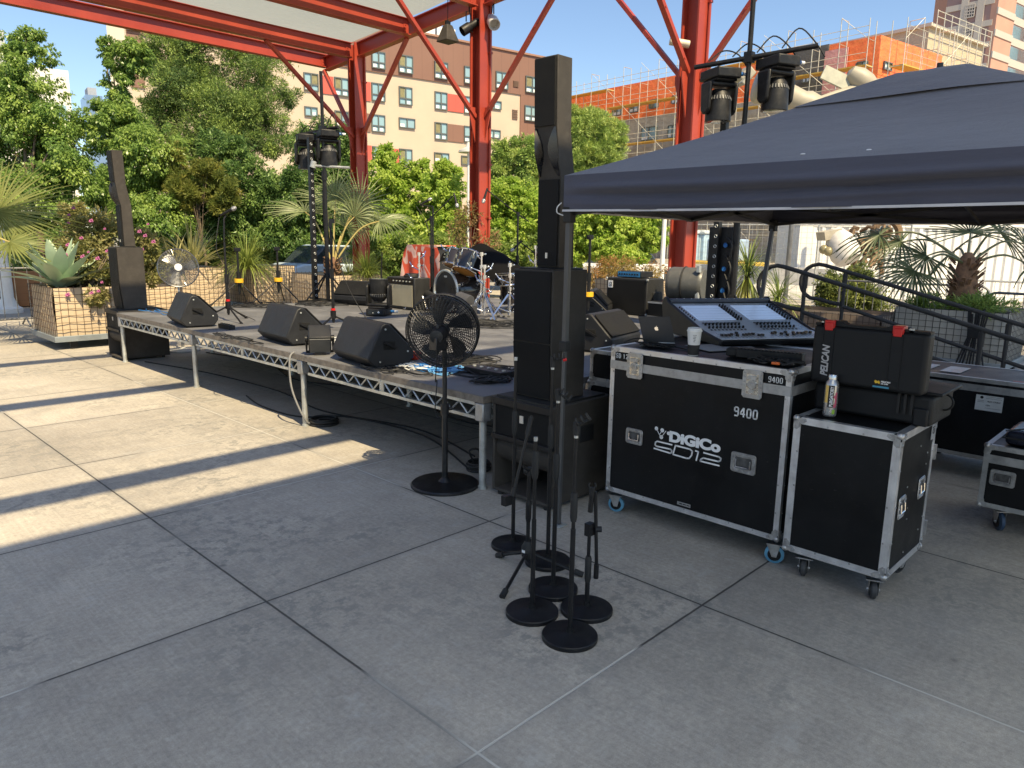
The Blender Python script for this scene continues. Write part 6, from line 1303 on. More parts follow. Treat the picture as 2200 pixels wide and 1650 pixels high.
def stencil(s, h, o, par_, w=None):
    """stencil figures drawn as broken strokes"""
    G = {'9': [[(.62, .55), (.2, .5), (.05, .62), (.05, .88), (.2, 1), (.45, 1)], [(.55, .97), (.62, .85), (.62, .15), (.5, 0), (.12, 0)]],
         '4': [[(.42, 1), (.03, .42), (.03, .3), (.4, .3)], [(.5, 1), (.5, 0)], [(.56, .3), (.66, .3)]],
         '0': [[(.28, 0), (.15, .02), (.05, .18), (.05, .82), (.15, .98), (.28, 1)], [(.4, 1), (.53, .98), (.62, .82), (.62, .18), (.53, .02), (.4, 0)]],
         'S': [[(.6, .85), (.5, 1), (.18, 1), (.05, .85), (.05, .66), (.25, .54)], [(.38, .5), (.6, .38), (.6, .15), (.48, 0), (.18, 0), (.05, .14)]],
         'D': [[(.08, 0), (.08, 1)], [(.2, 0), (.45, 0), (.62, .2), (.62, .8), (.45, 1), (.2, 1)]], '1': [[(.15, .8), (.32, 1), (.32, 0)]], '2': [[(.05, .8), (.18, 1), (.48, 1), (.6, .85), (.6, .66)], [(.56, .55), (.05, .05), (.05, 0), (.64, 0)]]}
    b = B(); x = 0
    for ch in s:
        for p in G.get(ch, []): b.stroke([(x+a*h*.8, u*h) for a, u in p], o, A_, U_, N_, h*.17, .001)
        x += h*.78 if ch != ' ' else h*.45
    b.build('stencil_lettering', WTX, par_)
stencil('9400', .047, V((FX, 1.868, .806)), t); stencil('9400', .027, V((FX, 1.688, 1.022)), t); stencil('SD 12', .027, V((FX, 2.683, 1.03)), t)
b = B(); b.prism([(0, 0), (.09, 0), (.09, .02), (0, .02)], V((X0-.0004, 2.19, .2)), A_, U_, N_*.0015); b.build('label_plate', ALUD, t)
b = B()
for k in range(3): b.prism([(0, 0), (.02, 0), (.02, .006), (0, .006)], V((X0-.002, 2.175-k*.025, .207)), A_, U_, N_*.0004)
b.build('label_marks', BLK, t)
t = thing('flight_case', 'black flight case standing behind the mixing console case and carrying the console', 'flight case', (4.56, 2.3, 0), 'flight cases'); flight_case(t, 4.57, 1.62, .155, 5.45, 2.9, Z1-.002)
for c in ((4.65, 1.75), (4.65, 2.8), (5.35, 1.75), (5.35, 2.8)): caster(t, (*c, 0), .052, BLUR, rz=.4)
# ---- open case with the hard case
x0, y0, y1, z0, z1 = 3.64, .997, 1.51, .145, .874
t = thing('rack_flight_case', 'tall black flight case with bright aluminium edges and nothing written on its front', 'flight case', (x0, (y0+y1)/2, 0), 'flight cases'); flight_case(t, x0, y0, z0, x0+.57, y1, z1, e=.036, rivet=.16)
for c, rz in (((x0+.08, y1-.09), 1.9), ((x0+.08, y0+.07), 2.0), ((x0+.49, y0+.08), 1.2), ((x0+.49, y1-.08), 1.5)): caster(t, (*c, 0), .048, TYRE, rz=rz)
handle(t, (x0+.12, y0, .49), .1, .115, (0, -1, 0), (1, 0, 0)); handle(t, (x0+.42, y0, .52), .1, .115, (0, -1, 0), (1, 0, 0))
b = B(); b.b2(x0+.48, y0-.003, .76, x0+.54, y0-.0005, .84); b.build('label_plate', M('grey_sticker', (.3, .3, .3), .6), t); b = B(); b.ring((x0+.51, y0-.004, .805), .014, .002, (0, 1, 0), 14, 4); b.box((x0+.51, y0-.004, .826), (.04, .001, .006)); b.build('label_mark', BLK, t)
b = B()
for k in range(10): q = x0+.06+random.uniform(0, .45); b.cyl((q, y0-.0005, .22+k*.06), (q, y0-.004, .22+k*.06), .005, n=8)
b.build('rivets', DISH, t)
for k in range(2): b = B(); b.b2(x0+.565, y0-.012, .22+.42*k, x0+.585, y0+.02, .3+.42*k); b.build('hinge', DISH, t)
PEL = M('black_moulded_plastic', (.008, .0085, .0095), .5, var=.1, bump=.35, bs=500, spec=.3)
t = thing('hard_case', 'open black hard plastic case with red latches, lid upright, on the tall flight case', 'hard case', (3.8, 1.25, z1), )
b = B(); b.b2(3.80, .975, 1.035, 3.90, 1.52, 1.335); b.build('lid', PEL, t, .022, seg=4)
b = B()
for yy in (1.44, 1.115):                                              # strap ribs of the lid
    for s in (-1, 1): b.b2(3.7965, yy+s*.027-.002, 1.05, 3.80, yy+s*.027+.002, 1.318)
    b.b2(3.7968, yy-.026, 1.24, 3.7995, yy+.026, 1.243); b.b2(3.7968, yy-.026, 1.09, 3.7995, yy+.026, 1.093)
b.prism([(-.27, 0), (.27, 0), (.27, .012), (.12, .016), (.1, .03), (.07, .016), (-.12, .016), (-.14, .03), (-.17, .03), (-.19, .016), (-.27, .014)], V((3.815, 1.247, 1.33)), A_, U_, (.06, 0, 0)); b.build('lid_ribs', PEL, t)
b = B(); b.b2(3.86, .94, .88, 4.22, 1.51, 1.03); b.build('base_tray', PEL, t, .02, seg=3); b = B(); b.b2(3.90, .915, 1.028, 4.26, 1.53, 1.045); b.build('base_lip', PEL, t, .006)
b = B()
for yy in (1.03, 1.06, 1.09): b.b2(3.845, yy-.006, .93, 3.865, yy+.006, 1.035)
b.build('hinge', RUB, t); b = B(); b.b2(3.845, .955, .882, 3.88, 1.02, .97); b.build('corner_pad', PEL, t, .008); b = B(); b.tube(arc((4.05, .94, .98), .04, -pi/2, pi/2, 8, (0, -1, 0), (0, 0, 1)), .006, 6); b.build('carry_handle', PEL, t, .008)
for yy in (1.44, 1.115): b = B(); b.b2(3.798, yy-.025, 1.322, 3.86, yy+.025, 1.362); b.b2(3.793, yy-.02, 1.31, 3.80, yy+.02, 1.35); b.build('latch', REDP, t, .005)
b = B(); b.b2(3.815, yy-.065, 1.333, 3.83, yy-.045, 1.353); b.b2(3.815, 1.475, 1.333, 3.83, 1.487, 1.353); b.build('padlock_eye', GALV, t)
text('PELICAN', .05, (3.7962, 1.428, 1.075), (0, 0, 1), (0, 1, 0), M('silver_lettering', (.42, .42, .43), .4), t, 'maker_lettering', bold=.0016, shear=.22, width=.16)
b = B(); o = V((3.7962, 1.195, 1.072)); b.prism([(.0, .008), (.006, .0), (.016, .003), (.024, -.002), (.026, .008), (.02, .016), (.012, .012), (.006, .017), (.001, .014)], o, A_, U_, N_*.001); b.build('bird_emblem', M('yellow_print', (.8, .5, .03), .5), t)
text('PELICAN', .011, o+A_*.03+U_*.008, A_, U_, WTX, t, 'label_lettering', bold=.0004); text('AIR CASE', .008, o+A_*.03-U_*.001, A_, U_, WTX, t, 'label_lettering', bold=.0003)
b = B(); b.prism([(0, 0), (.075, 0), (.075, .009), (0, .009)], o+V((0, .006, -.02)), A_, U_, N_*.001); b.build('label_strip', M('blue_print', (.05, .25, .38), .4), t)
# ---- drink can
cc = V((3.765, 1.384, z1+.001)); t = thing('drink_can', 'silver bottle shaped drink can printed PURGATORY in front of the hard case', 'can', tuple(cc)); CAN = M('brushed_can', (.5, .49, .48), .3, .75, var=.08)
b = B(); b.lathe([(.026, 0), (.032, .006), (.033, .012), (.033, .16), (.03, .178), (.021, .19), (.0205, .194)], cc, n=36); b.build('body', CAN, t, sharp=50); b = B(); b.lathe([(.022, .194), (.022, .216), (.02, .219), (.003, .2195)], cc, n=28); b.build('cap', M('silver_cap', (.62, .62, .62), .25, .9), t)
def wrap(name, poly, mat, off=.0006, ang0=0, n=8):
    """patch printed round the can: (angle offset from the camera-facing line, height)"""
    base = atan2(-cc.y, -cc.x)+ang0; b = B(); k = len(poly); vs = [cc+V((cos(base+a)*(.033+off), sin(base+a)*(.033+off), z)) for a, z in poly]; b.add(vs, [tuple(range(k))]); return b.build(name, mat, t)
def can_strip(name, a0, a1, z0, z1, mat, off=.0006, n=8):
    base = atan2(-cc.y, -cc.x); b = B(); vs = []
    for i in range(n+1):
        a = base+a0+(a1-a0)*i/n; d = V((cos(a), sin(a), 0))*(.033+off); vs += [cc+d+V((0, 0, z0)), cc+d+V((0, 0, z1))]
    b.add(vs, [(2*i, 2*i+2, 2*i+3, 2*i+1) for i in range(n)]); return b.build(name, mat, t)
can_strip('gold_print', -1.0, -.45, .075, .165, M('gold_print', (.75, .5, .13), .4)); can_strip('green_print', .3, .75, .018, .04, M('green_print', (.3, .5, .05), .5)); can_strip('grey_print', -.55, -.1, .014, .045, M('grey_print', (.3, .31, .3), .5))
PKP = M('pink_print', (.55, .1, .16), .5); can_strip('pink_print', .45, .95, .052, .07, PKP); can_strip('pink_print', .62, .95, .07, .13, PKP); can_strip('pink_print', .4, .7, .1, .115, PKP)
base = atan2(-cc.y, -cc.x); nn = V((cos(base), sin(base), 0)); rt = V((-nn.y, nn.x, 0)); can_strip('dark_print', -.42, .42, .052, .165, BLKS, .0008)
o = cc+nn*.0334+rt*.009+U_*.056
m_ = text('PURGATORY', .021, o, U_*1, -rt, WTX, t, 'can_lettering', bold=.0006, width=.104, t=.0008)
for v in m_.data.vertices:                                            # bend the lettering round the can
    w = V(v.co)+V(t.location)-cc; a = w.dot(rt)/.033; r = .0341+max(0, w.dot(nn)-.0334); v.co = cc+nn*(cos(a)*r)+rt*(sin(a)*r)+U_*w.z-V(t.location)
# ---- small items on the console case
zc = Z1+.001
c = V((3.745, 2.178, zc)); t = thing('coffee_cup', 'white paper coffee cup with lid and black sleeve on the console case', 'cup', tuple(c)); b = B(); b.lathe([(.028, 0), (.029, .002), (.040, .135), (.041, .14)], c, n=32); b.build('cup_body', M('white_card', (.72, .72, .71), .6, var=.03), t); b = B(); b.lathe([(.0305, .004), (.0315, .006), (.0355, .06), (.0345, .062)], c, n=32); b.build('sleeve', M('black_neoprene', (.015, .015, .016), .8, bump=.4, bs=300), t)
b = B(); b.lathe([(.043, .138), (.044, .143), (.042, .148), (.04, .15), (.039, .158), (.034, .16), (.033, .157), (.003, .156)], c, n=32); b.build('cup_lid', M('white_lid_plastic', (.75, .75, .74), .35, var=.02), t); b = B(); d = V((-.64, -.35, 0)).normalized(); s = V((-d.y, d.x, 0))
for k in range(4): b.box(c+d*.0385+s*(.004-.002*(k % 2))+U_*(.11-k*.009), (.002, .016-.003*k, .003), atan2(d.y, d.x))
b.box(c+d*.0392+s*.004+U_*.12, (.002, .022, .002), atan2(d.y, d.x)); b.build('printed_mark', M('grey_ink', (.1, .1, .11), .6), t)
t = thing('laptop', 'dark laptop standing open at the left end of the console case', 'laptop', (4.0, 2.6, zc)); SPG = M('space_grey_metal', (.045, .045, .05), .4, .7, var=.05); h0, h1 = V((3.955, 2.665, zc+.008)), V((4.085, 2.49, zc+.008)); e = (h1-h0).normalized(); s = V((-e.y, e.x, 0)); s = s if s.dot(V((1, -.2, 0))) > 0 else -s; up = (U_*.97-s*.27).normalized() if False else (U_*.96-e*.25).normalized()
b = B(); b.prism([(0, 0), (.20, 0), (.20, .17), (0, .17)], h0, e, up, s*.006); lid = b.build('screen_lid', SPG, t, .002); n_ = e.cross(up).normalized(); n_ = n_ if n_.dot(EYEP-h0) > 0 else -n_
ap = h0+e*.10+up*.09; b = B(); f_ = ap-s*.0008 if s.dot(EYEP-h0) < 0 else ap+s*.0068
b.prism([(-.011, .006), (-.013, -.002), (-.007, -.013), (0, -.011), (.007, -.013), (.012, -.004), (.008, 0), (.009, .005), (.012, .008), (.005, .011), (0, .009), (-.006, .011)], f_, e, up, s*(-.0006)); b.prism([(0, .012), (.003, .018), (.006, .019), (.004, .013)], f_, e, up, s*(-.0006)); b.build('fruit_emblem', CHR, lid)
b = B(); b.prism([(0, 0), (.20, 0), (.20, .14), (0, .14)], h0-U_*.008, e, s, U_*.009); b.build('keyboard_base', M('silver_laptop', (.5, .5, .52), .35, .6), t, .003); b = B()
for r in range(4):
    for k in range(11): p = h0+e*(.014+k*.0158)+s*(.025+r*.016)+U_*.0012; b.prism([(0, 0), (.013, 0), (.013, .013), (0, .013)], p, e, s, U_*.0012)
b.build('keys', BLK, t)
b = squiggle(3.86, 2.52, zc, .05, .15, 24, .004, 31, 4, 2); tag(b.build('cable', RUB), 'black cables bundled in front of the laptop on the console case', 'cable', 'cables on the console case')
tag(B().tube(bez([(3.76, 2.68, zc+.02), (3.80, 2.6, zc+.05), (3.88, 2.5, zc+.02), (3.9, 2.35, zc+.006), (3.84, 2.25, zc+.006)], 8), .005, 6).build('cable', RUB), 'single black cable curving from the case corner towards the cup', 'cable', 'cables on the console case')
tag(squiggle(3.8, 1.72, zc, .06, .17, 24, .006, 33, 6, 2).build('cable', RUB), 'black cable bundle in front of the black power supply on the console case', 'cable', 'cables on the console case')
tag(B().cyl((3.72, 1.69, zc+.018), (3.72, 1.65, zc+.02), .008, n=8).build('cable_tie', M('orange_tie', (.7, .15, .03), .5)), 'small orange tie on the cable bundle at the case edge', 'cable tie')
t = thing('power_supply', 'long black power supply box on the console case below the mixer', 'power supply', (3.95, 1.8, zc)); b = B(); b.box((3.93, 1.80, zc+.028), (.1, .36, .052), radians(12)); b.build('box_body', BLK, t, .006); b = B(); b.box((3.9, 2.0, zc+.026), (.09, .08, .046), radians(12)); b.build('plug_box', RUB, t, .01); b = B()
for k in range(18): q = V((3.93, 1.80, zc+.056))+Matrix.Rotation(radians(12), 3, 'Z') @ V((-.03, -.17+k*.02, 0)); b.box(q, (.03, .012, .004), radians(12))
b.build('ribs', BLKM, t)
tag(B().prism([(0, 0), (.21, 0), (.21, .28), (0, .28)], (4.0, 2.02, zc+.0005), V((.8, -.6, 0)), V((.6, .8, 0)), (0, 0, .002)).build('paper_sheet', M('grey_white_paper', (.5, .5, .5), .8)), 'loose sheet of paper under the front edge of the mixing console', 'paper', 'papers by the mixer')
tag(B().prism([(0, 0), (.2, 0), (.2, .26), (0, .26)], (3.93, 2.18, zc+.003), V((.9, -.43, 0)), V((.43, .9, 0)), (0, 0, .002)).build('paper_sheet', M('grey_paper', (.42, .42, .43), .8)), 'loose sheet of paper between the cup and the mixing console', 'paper', 'papers by the mixer')
# ---- mixing console
bl = V((4.22, 2.27, zc)); yaw = radians(-31.5); ce = V((cos(yaw), sin(yaw), 0)); cs = V((-ce.y, ce.x, 0)); L_, D_c = .80, .72
if cs.y < 0: cs = -cs
t = thing('mixing_console', 'silver digital mixing console with two bright screens beside the laptop', 'mixing console', tuple(bl)); prof = [(0, .0), (-.02, .035), (.2, .062), (.72, .205), (.745, .235), (.78, .235), (.80, .20), (.76, .0)]; CBL = M('console_black', (.014, .014, .016), .4, bump=.1); CSI = M('console_silver', (.72, .74, .78), .3, .1, var=.05)
b = B(); b.prism([(a, z) for a, z in prof], bl, cs, U_, ce*L_); b.build('console_body', CBL, t, .006)
b = B()
for o in (-.022, L_): b.prism([(-.03, .0), (-.04, .04), (.2, .075), (.72, .222), (.745, .252), (.79, .25), (.815, .2), (.77, .0)], bl+ce*o, cs, U_, ce*.022)
b.build('end_cheeks', CBL, t, .008)
tp = V((.72-.2, .205-.062, 0)); tl = tp.length; tv = (cs*tp.x+U_*tp.y)/tl; tn = ce.cross(tv); tn = tn if tn.z > 0 else -tn; T0 = bl+cs*.2+U_*.062+tn*.0015; P2_ = lambda a, q, o=0: T0+ce*a+tv*q+tn*o
b = B(); b.prism([(.005, .0), (L_-.005, .0), (L_-.005, tl-.012), (.005, tl-.012)], T0, ce, tv, tn*.003); f0 = bl+cs*-.015+U_*.038; fv = (cs*.21+U_*.026).normalized(); fn = ce.cross(fv); fn = fn if fn.z > 0 else -fn; b.prism([(.005, 0), (L_-.005, 0), (L_-.005, .205), (.005, .205)], f0+fn*.0015, ce, fv, fn*.003); b.build('control_surface', CSI, t)
SCRN, nts, bs_ = _mat('screen_glass'); bs_.inputs['Base Color'].default_value = (.35, .45, .62, 1); bs_.inputs['Roughness'].default_value = .15; bs_.inputs['Emission Color'].default_value = (.45, .62, .95, 1); bs_.inputs['Emission Strength'].default_value = .16
for a0 in (.055, .445):
    b = B(); b.prism([(a0, .2), (a0+.285, .2), (a0+.285, .475), (a0, .475)], T0+tn*.003, ce, tv, tn*.003); sc_ = b.build('screen', SCRN, t)
    b = B()
    for p in ([(a0, .31), (a0+.10, .475)],): b.stroke([(a0+.02, .22), (a0+.2, .47)], T0, ce, tv, tn*.0065, .02, 1) if False else None
    for k in range(5): b.prism([(a0+.01, .215+k*.05), (a0+.275, .215+k*.05), (a0+.275, .217+k*.05), (a0+.01, .217+k*.05)], T0+tn*.006, ce, tv, tn*.0004)
    b.build('screen_lines', M('screen_line_blue', (.2, .3, .45), .3) if 'screen_line_blue' not in bpy.data.materials else bpy.data.materials['screen_line_blue'], sc_)
KN = BLKS; KNB = []; GBT = M('grey_button', (.12, .12, .13), .4)
for a0 in (.352, .742):
    for r in range(9):
        for k in range(2): q = P2_(a0+k*.026, .2+r*.033, .003); KNB.append((q, .018, .0085))
for a0 in (.06, .45):
    for k in range(10):
        for r in range(2): q = P2_(a0+k*.028, .055+r*.055, .003); KNB.append((q, .016, .0085))
for k in range(8): q = P2_(.025, .2+k*.034, .003); KNB.append((q, .01, .006))
for q, h, r in KNB: b = B(); b.cyl(q, q+tn*h, r, r*.7, n=9); b.build('rotary_knob', KN, t)
for a0 in (.06, .45):
    for k in range(10): b = B(); b.prism([(a0+k*.028-.005, .015), (a0+k*.028+.005, .015), (a0+k*.028+.005, .03), (a0+k*.028-.005, .03)], T0+tn*.003, ce, tv, tn*.004); b.build('push_button', GBT, t); b = B(); b.prism([(a0+k*.028-.008, .135), (a0+k*.028+.008, .135), (a0+k*.028+.008, .148), (a0+k*.028-.008, .148)], T0+tn*.003, ce, tv, tn*.004); b.build('push_button', GBT, t)
b = B(); fp = lambda a, q, o: f0+ce*a+fv*q+fn*o
for a0 in (.05, .44):
    for k in range(12): b.prism([(a0+k*.026-.001, .03), (a0+k*.026+.001, .03), (a0+k*.026+.001, .16), (a0+k*.026-.001, .16)], f0+fn*.0045, ce, fv, fn*.0006); q = fp(a0+k*.026, .06+.07*random.random(), .012); b.box(q, (.012, .022, .014), yaw)
b.build('faders', BLKS, t)
b = B(); ed = bl+cs*.735+U_*.236
for k in range(13): b.sph(ed+ce*(.05+k*.058)-cs*.012+U_*.002, .005, 8, 6)
b.build('edge_lamps', M('small_white_lamp', (.8, .8, .8), .3), t)
b = B(); b.prism([(0, 0), (L_, 0), (L_, .02), (0, .02)], bl+cs*.722+U_*.208, ce, tv, tn*.03); b.build('top_bar', M('blue_grey_bar', (.12, .14, .19), .35, .4), t, .004)
# ---- stacked small cases left of the console case
t = thing('flight_case', 'small black flight case stacked between the right subwoofer and the console case', 'flight case', (4.09, 2.98, .76), 'flight cases'); flight_case(t, 4.09, 2.74, .762, 4.7, 3.2, .985, e=.026, panel=PLY); handle(t, (4.09, 2.83, .87), .12, .11)
t = thing('flight_case', 'lower black flight case carrying the small case beside the right subwoofer', 'flight case', (4.085, 2.98, 0), 'flight cases'); flight_case(t, 4.085, 2.735, .13, 4.75, 3.21, .76, e=.028)
for c in ((4.16, 2.8), (4.16, 3.13), (4.68, 2.8), (4.68, 3.13)): caster(t, (*c, 0), .045, TYRE, rz=.7)
tag(squiggle(4.3, 2.98, .987, .12, .14, 24, .006, 41, 3, 2).build('cable', RUB), 'black cables lying on the small case left of the console case', 'cable'); 
# ---- long case and small case at right
t = thing('flight_case', 'long low black flight case with a white paper label behind the hard case', 'flight case', (6.3, .6, 0), 'flight cases'); flight_case(t, 6.3, -.9, .16, 7.0, 1.78, .775, e=.03, trim=ALUD, split=.7); b = B()
b.prism([(0, 0), (.175, 0), (.175, .115), (0, .115)], V((6.2945, 1.255, .54)), A_, U_, N_*.001); lb = b.build('paper_label', M('white_label', (.62, .62, .6), .7), t)
b = B(); o = V((6.2934, 1.255, .54)); q = o+A_*.038+U_*.098; b.cyl(q, q+N_*.0006, .011, n=16)
for z in (.072, .062): b.prism([(.012, z), (.055, z), (.055, z+.002), (.012, z+.002)], o, A_, U_, N_*.0005)
for z in (.105, .093, .02): b.prism([(.065, z), (.165, z), (.165, z+.0014), (.065, z+.0014)], o, A_, U_, N_*.0005)
b.build('label_print', BLK, lb); text('AUX CABLE', .016, o+A_*.075+U_*.066, A_, U_, BLK, lb, 'label_lettering'); text('10m', .018, o+A_*.065+U_*.036, A_, U_, BLK, lb, 'label_lettering', shear=.3)
for c in ((6.4, 1.6), (6.9, 1.6), (6.4, -.7), (6.9, -.7)): caster(t, (*c, 0), .055, TYRE, rz=.3)
b = B(); b.prism([(0, 0), (.16, 0), (.16, .012), (0, .012)], V((6.36, 1.05, .776)), A_, V((1, 0, 0)), U_*.001); b.build('red_tape', M('red_tape', (.6, .1, .07), .5), t)
b = B()
for yy in (1.5, 1.72): b.b2(6.42, yy-.09, .776, 6.75, yy+.05, .7795)
b.build('top_dish', ALUD, t)
t = thing('flight_case', 'low black flight case on blue casters cut by the right edge of the picture', 'flight case', (5.18, .6, 0), 'flight cases'); flight_case(t, 5.18, .2, .148, 5.75, .948, .548, e=.03, trim=ALUD, split=.46); handle(t, (5.18, .835, .35), .135, .1)
for c, rz in (((5.25, .83), 2.2), ((5.25, .3), 2.2), ((5.68, .85), 1.5), ((5.68, .3), 1.5)): caster(t, (*c, 0), .058, M('dark_blue_tread', (.03, .055, .1), .5) if 'dark_blue_tread' not in bpy.data.materials else bpy.data.materials['dark_blue_tread'], rz=rz)
t = thing('equipment_bag', 'shiny dark padded bag lying on the low flight case at the right edge', 'bag', (5.45, .6, .55)); b = B(); b.b2(5.22, .3, .552, 5.6, .865, .645); b.build('bag_body', M('dark_blue_vinyl', (.02, .022, .035), .25, var=.2, bump=.5, bs=12), t, .035, seg=4); b = B(); b.tube([(5.21, .3, .6), (5.21, .87, .6), (5.6, .88, .6)], .005, 6); b.tube(bez([(5.22, .86, .64), (5.35, .7, .66), (5.4, .5, .65), (5.35, .3, .64)], 6), .005, 5); b.build('seam', RUB, t)
# ------------------------------------------------------------------ handrails and ramp
FOAM = M('black_foam_sleeve', (.02, .02, .021), .75, var=.3, scale=12, bump=.5, bs=60)
def rail(label, x):
    t = thing('handrail', label, 'handrail', (x, 3.4, 0), 'ramp handrails'); sl = .262; z = lambda y: 1.50-(3.62-y)*sl
    b = B(); c = V((x, 3.58, 1.27)); pts = [(x, 3.36, 1.03), (x, 3.5, 1.045), (x, 3.62, 1.075)]+[tuple(p) for p in arc((x, 3.66, 1.285), .215, -1.2, pi/2+.3, 9, (0, 1, 0), (0, 0, 1))]+[(x, 3.4, z(3.4)), (x, .9, z(.9)), (x, .5, z(.5))]; b.tube(pts, .024, 10); b.build('rail', FOAM, t)
    b = B(); b.tube([(x, 3.34, z(3.34)-.42), (x, .7, z(.7)-.42)], .022, 8); b.build('lower_rail', FOAM, t)
    for y in (3.34, 1.62): b = B(); b.tube([(x, y, max(0, .68-(3.56-y)*.26)), (x, y, z(y)-.015)], .023, 8); b.tube([(x, y, z(y)-.16), (x, y, z(y)-.03)], .029, 10); b.build('post', FOAM, t)
    return t
rail('black ramp handrail nearer the mixing console', 8.0); rail('black ramp handrail on the far side of the ramp', 9.15)
t = thing('access_ramp', 'dark ramp leading off the right end of the stage between the handrails', 'ramp', (8.6, 2, 0)); b = B(); b.prism([(3.55, .6), (3.55, .66), (.95, .03), (.95, .0)], (8.06, 0, 0), (0, 1, 0), (0, 0, 1), (1.04, 0, 0)); b.build('ramp_deck', DECK, t); b = B()
for x in (8.06, 9.08): b.b2(x, 1.0, .0, x+.02, 3.5, .04)
b.build('side_rail', GALV, t)
t = thing('folded_music_stands', 'bundle of black folded stands leaning on the shaded planter behind the handrails', 'stand', (11.2, 2.55, 0)); b = B(); c = atx(2092, 735, 11.3)
for k in range(9): p = V((11.28+.02*(k % 3), c.y+.02*k-.08, 0)); b.tube([p+V((-.12, .03*(k-4), .02)), p+V((0, 0, .55)), p+V((.03, .01*(k-4), .86+.03*(k % 3)))], .012, 6)
b.box((11.3, c.y, .6), (.09, .16, .12)); b.build('tubes', BLKM, t)
# ------------------------------------------------------------------ pop-up tent
def tent_mat():
    m, nt, b = _mat('slate_tent_fabric'); n = _noise(nt, 2.2, 4); w = _noise(nt, 500, 2); nt.links.new(_mix(nt, n.outputs[0], (.042, .045, .073), (.053, .057, .088)), b.inputs['Base Color']); b.inputs['Roughness'].default_value = .72; b.inputs['Sheen Weight'].default_value = .25
    f = _noise(nt, 1, 4, stretch=(3, 3, 11)); h = _math(nt, 'ADD', _math(nt, 'MULTIPLY', w.outputs[0], .15), f.outputs[0]); _bump(nt, b, h, .35, .03); return m
TENT = tent_mat(); TX0, TX1, TY0, TY1 = 3.27, 5.92, -.2, 2.79; ZE, ZV = 2.10, 1.91; AP = V(((TX0+TX1)/2, (TY0+TY1)/2, 2.725))
t = thing('canopy_tent', 'dark slate blue pop up tent standing over the mixing position at right', 'tent', (TX0, TY1, 0)); corners = [V((TX0, TY1, ZE)), V((TX0, TY0, ZE)), V((TX1, TY0, ZE)), V((TX1, TY1, ZE))]
b = B(); n = 22
for k in range(4):
    p, q = corners[k], corners[(k+1) % 4]; vs = []
    for i in range(n+1):
        for j in range(n+1):
            s, r = i/n, j/n; e = p.lerp(q, s); w = e.lerp(AP, r); mid = sin(pi*s); w.z -= max(0, w.z-2.655)*.85; w = w+V((0, 0, -.05*sin(pi*r)*(.55+.45*mid)*(1-r*.3) + .012*sin(6*r+3*s)*mid*r*(1-r)*4)); vs.append(tuple(w))
    b.add(vs, [(i*(n+1)+j, (i+1)*(n+1)+j, (i+1)*(n+1)+j+1, i*(n+1)+j+1) for i in range(n) for j in range(n)])
b.build('roof', TENT, t, sharp=80)
b = B(); m = 70; V_cols = 22
for k in range(4):
    p, q = corners[k], corners[(k+1) % 4]; out = (p+q)/2-AP; out.z = 0; out.normalize(); vs = []
    for i in range(m+1):
        for j in range(V_cols+1):
            s, r = i/m, j/V_cols; w = p.lerp(q, s); w.z = ZE-(ZE-ZV)*r-.012*sin(pi*s)*r; w = w+out*((.004+.014*sin(pi*min(1, r*1.6))*sin(pi*s)*.8+.012*sin(s*17+k)*r*.6+.006*sin(s*41+2*k)*r*r+.022*math.exp(-((r-.36-.05*sin(s*4+k))/.10)**2)-.020*math.exp(-((r-.56-.06*sin(s*5))/.07)**2)+.012*math.exp(-((r-.8-.08*sin(s*7+k))/.07)**2))*(1-(2*s-1)**8)); vs.append(tuple(w))
    b.add(vs, [(i*(V_cols+1)+j, (i+1)*(V_cols+1)+j, (i+1)*(V_cols+1)+j+1, i*(V_cols+1)+j+1) for i in range(m) for j in range(V_cols)])
b.build('valance', TENT, t, sharp=80)
b = B(); cs4 = [V((c.x, c.y, ZV)) for c in corners]
for k in range(4):
    p, q = cs4[k], cs4[(k+1) % 4]; out = (p+q)/2-V((AP.x, AP.y, ZV)); out.normalize(); pts = [p.lerp(q, i/20)+V((0, 0, -.012*sin(pi*i/20)-.003))+out*(.008+.004*sin(i*1.1)) for i in range(21)]
    for a, c in zip(pts, pts[1:]): b.bar(a, c, .003, .011)
b.build('piping', M('pale_piping', (.5, .5, .53), .6), t)
b = B()
for k in range(4):
    p, q = corners[k], corners[(k+1) % 4]; vs = []; nn = 14
    for i in range(nn+1):
        for j in range(nn+1):
            s = i/nn; r0 = .62+.05*sin(pi*s); r = r0+(1-r0)*j/nn; e = p.lerp(q, s); w = e.lerp(AP, r); mid = sin(pi*s); w.z -= max(0, w.z-2.655)*.85
            w = w+V((0, 0, .006+.01*(1-j/nn)*mid-.05*sin(pi*r)*(.55+.45*mid)*(1-r*.3) + .012*sin(6*r+3*s)*mid*r*(1-r)*4)); vs.append(tuple(w))
    b.add(vs, [(i*(nn+1)+j, (i+1)*(nn+1)+j, (i+1)*(nn+1)+j+1, i*(nn+1)+j+1) for i in range(nn) for j in range(nn)])
b.build('vent_cap', TENT, t, sharp=80)
b = B()
for px, py in ((1725, 331), (1867, 322)): q = atx(px, py, TX0+.12); r_ = (q-EYEP).normalized(); b.sph(q-r_*.03, (.006, .012, .004), 10, 6)
b.build('grommet', M('pale_grommet', (.7, .7, .72), .4), t)
LEGM = M('grey_tent_frame', (.085, .085, .085), .5, .3, var=.15); FRM = M('black_tent_frame', (.012, .012, .012), .5)
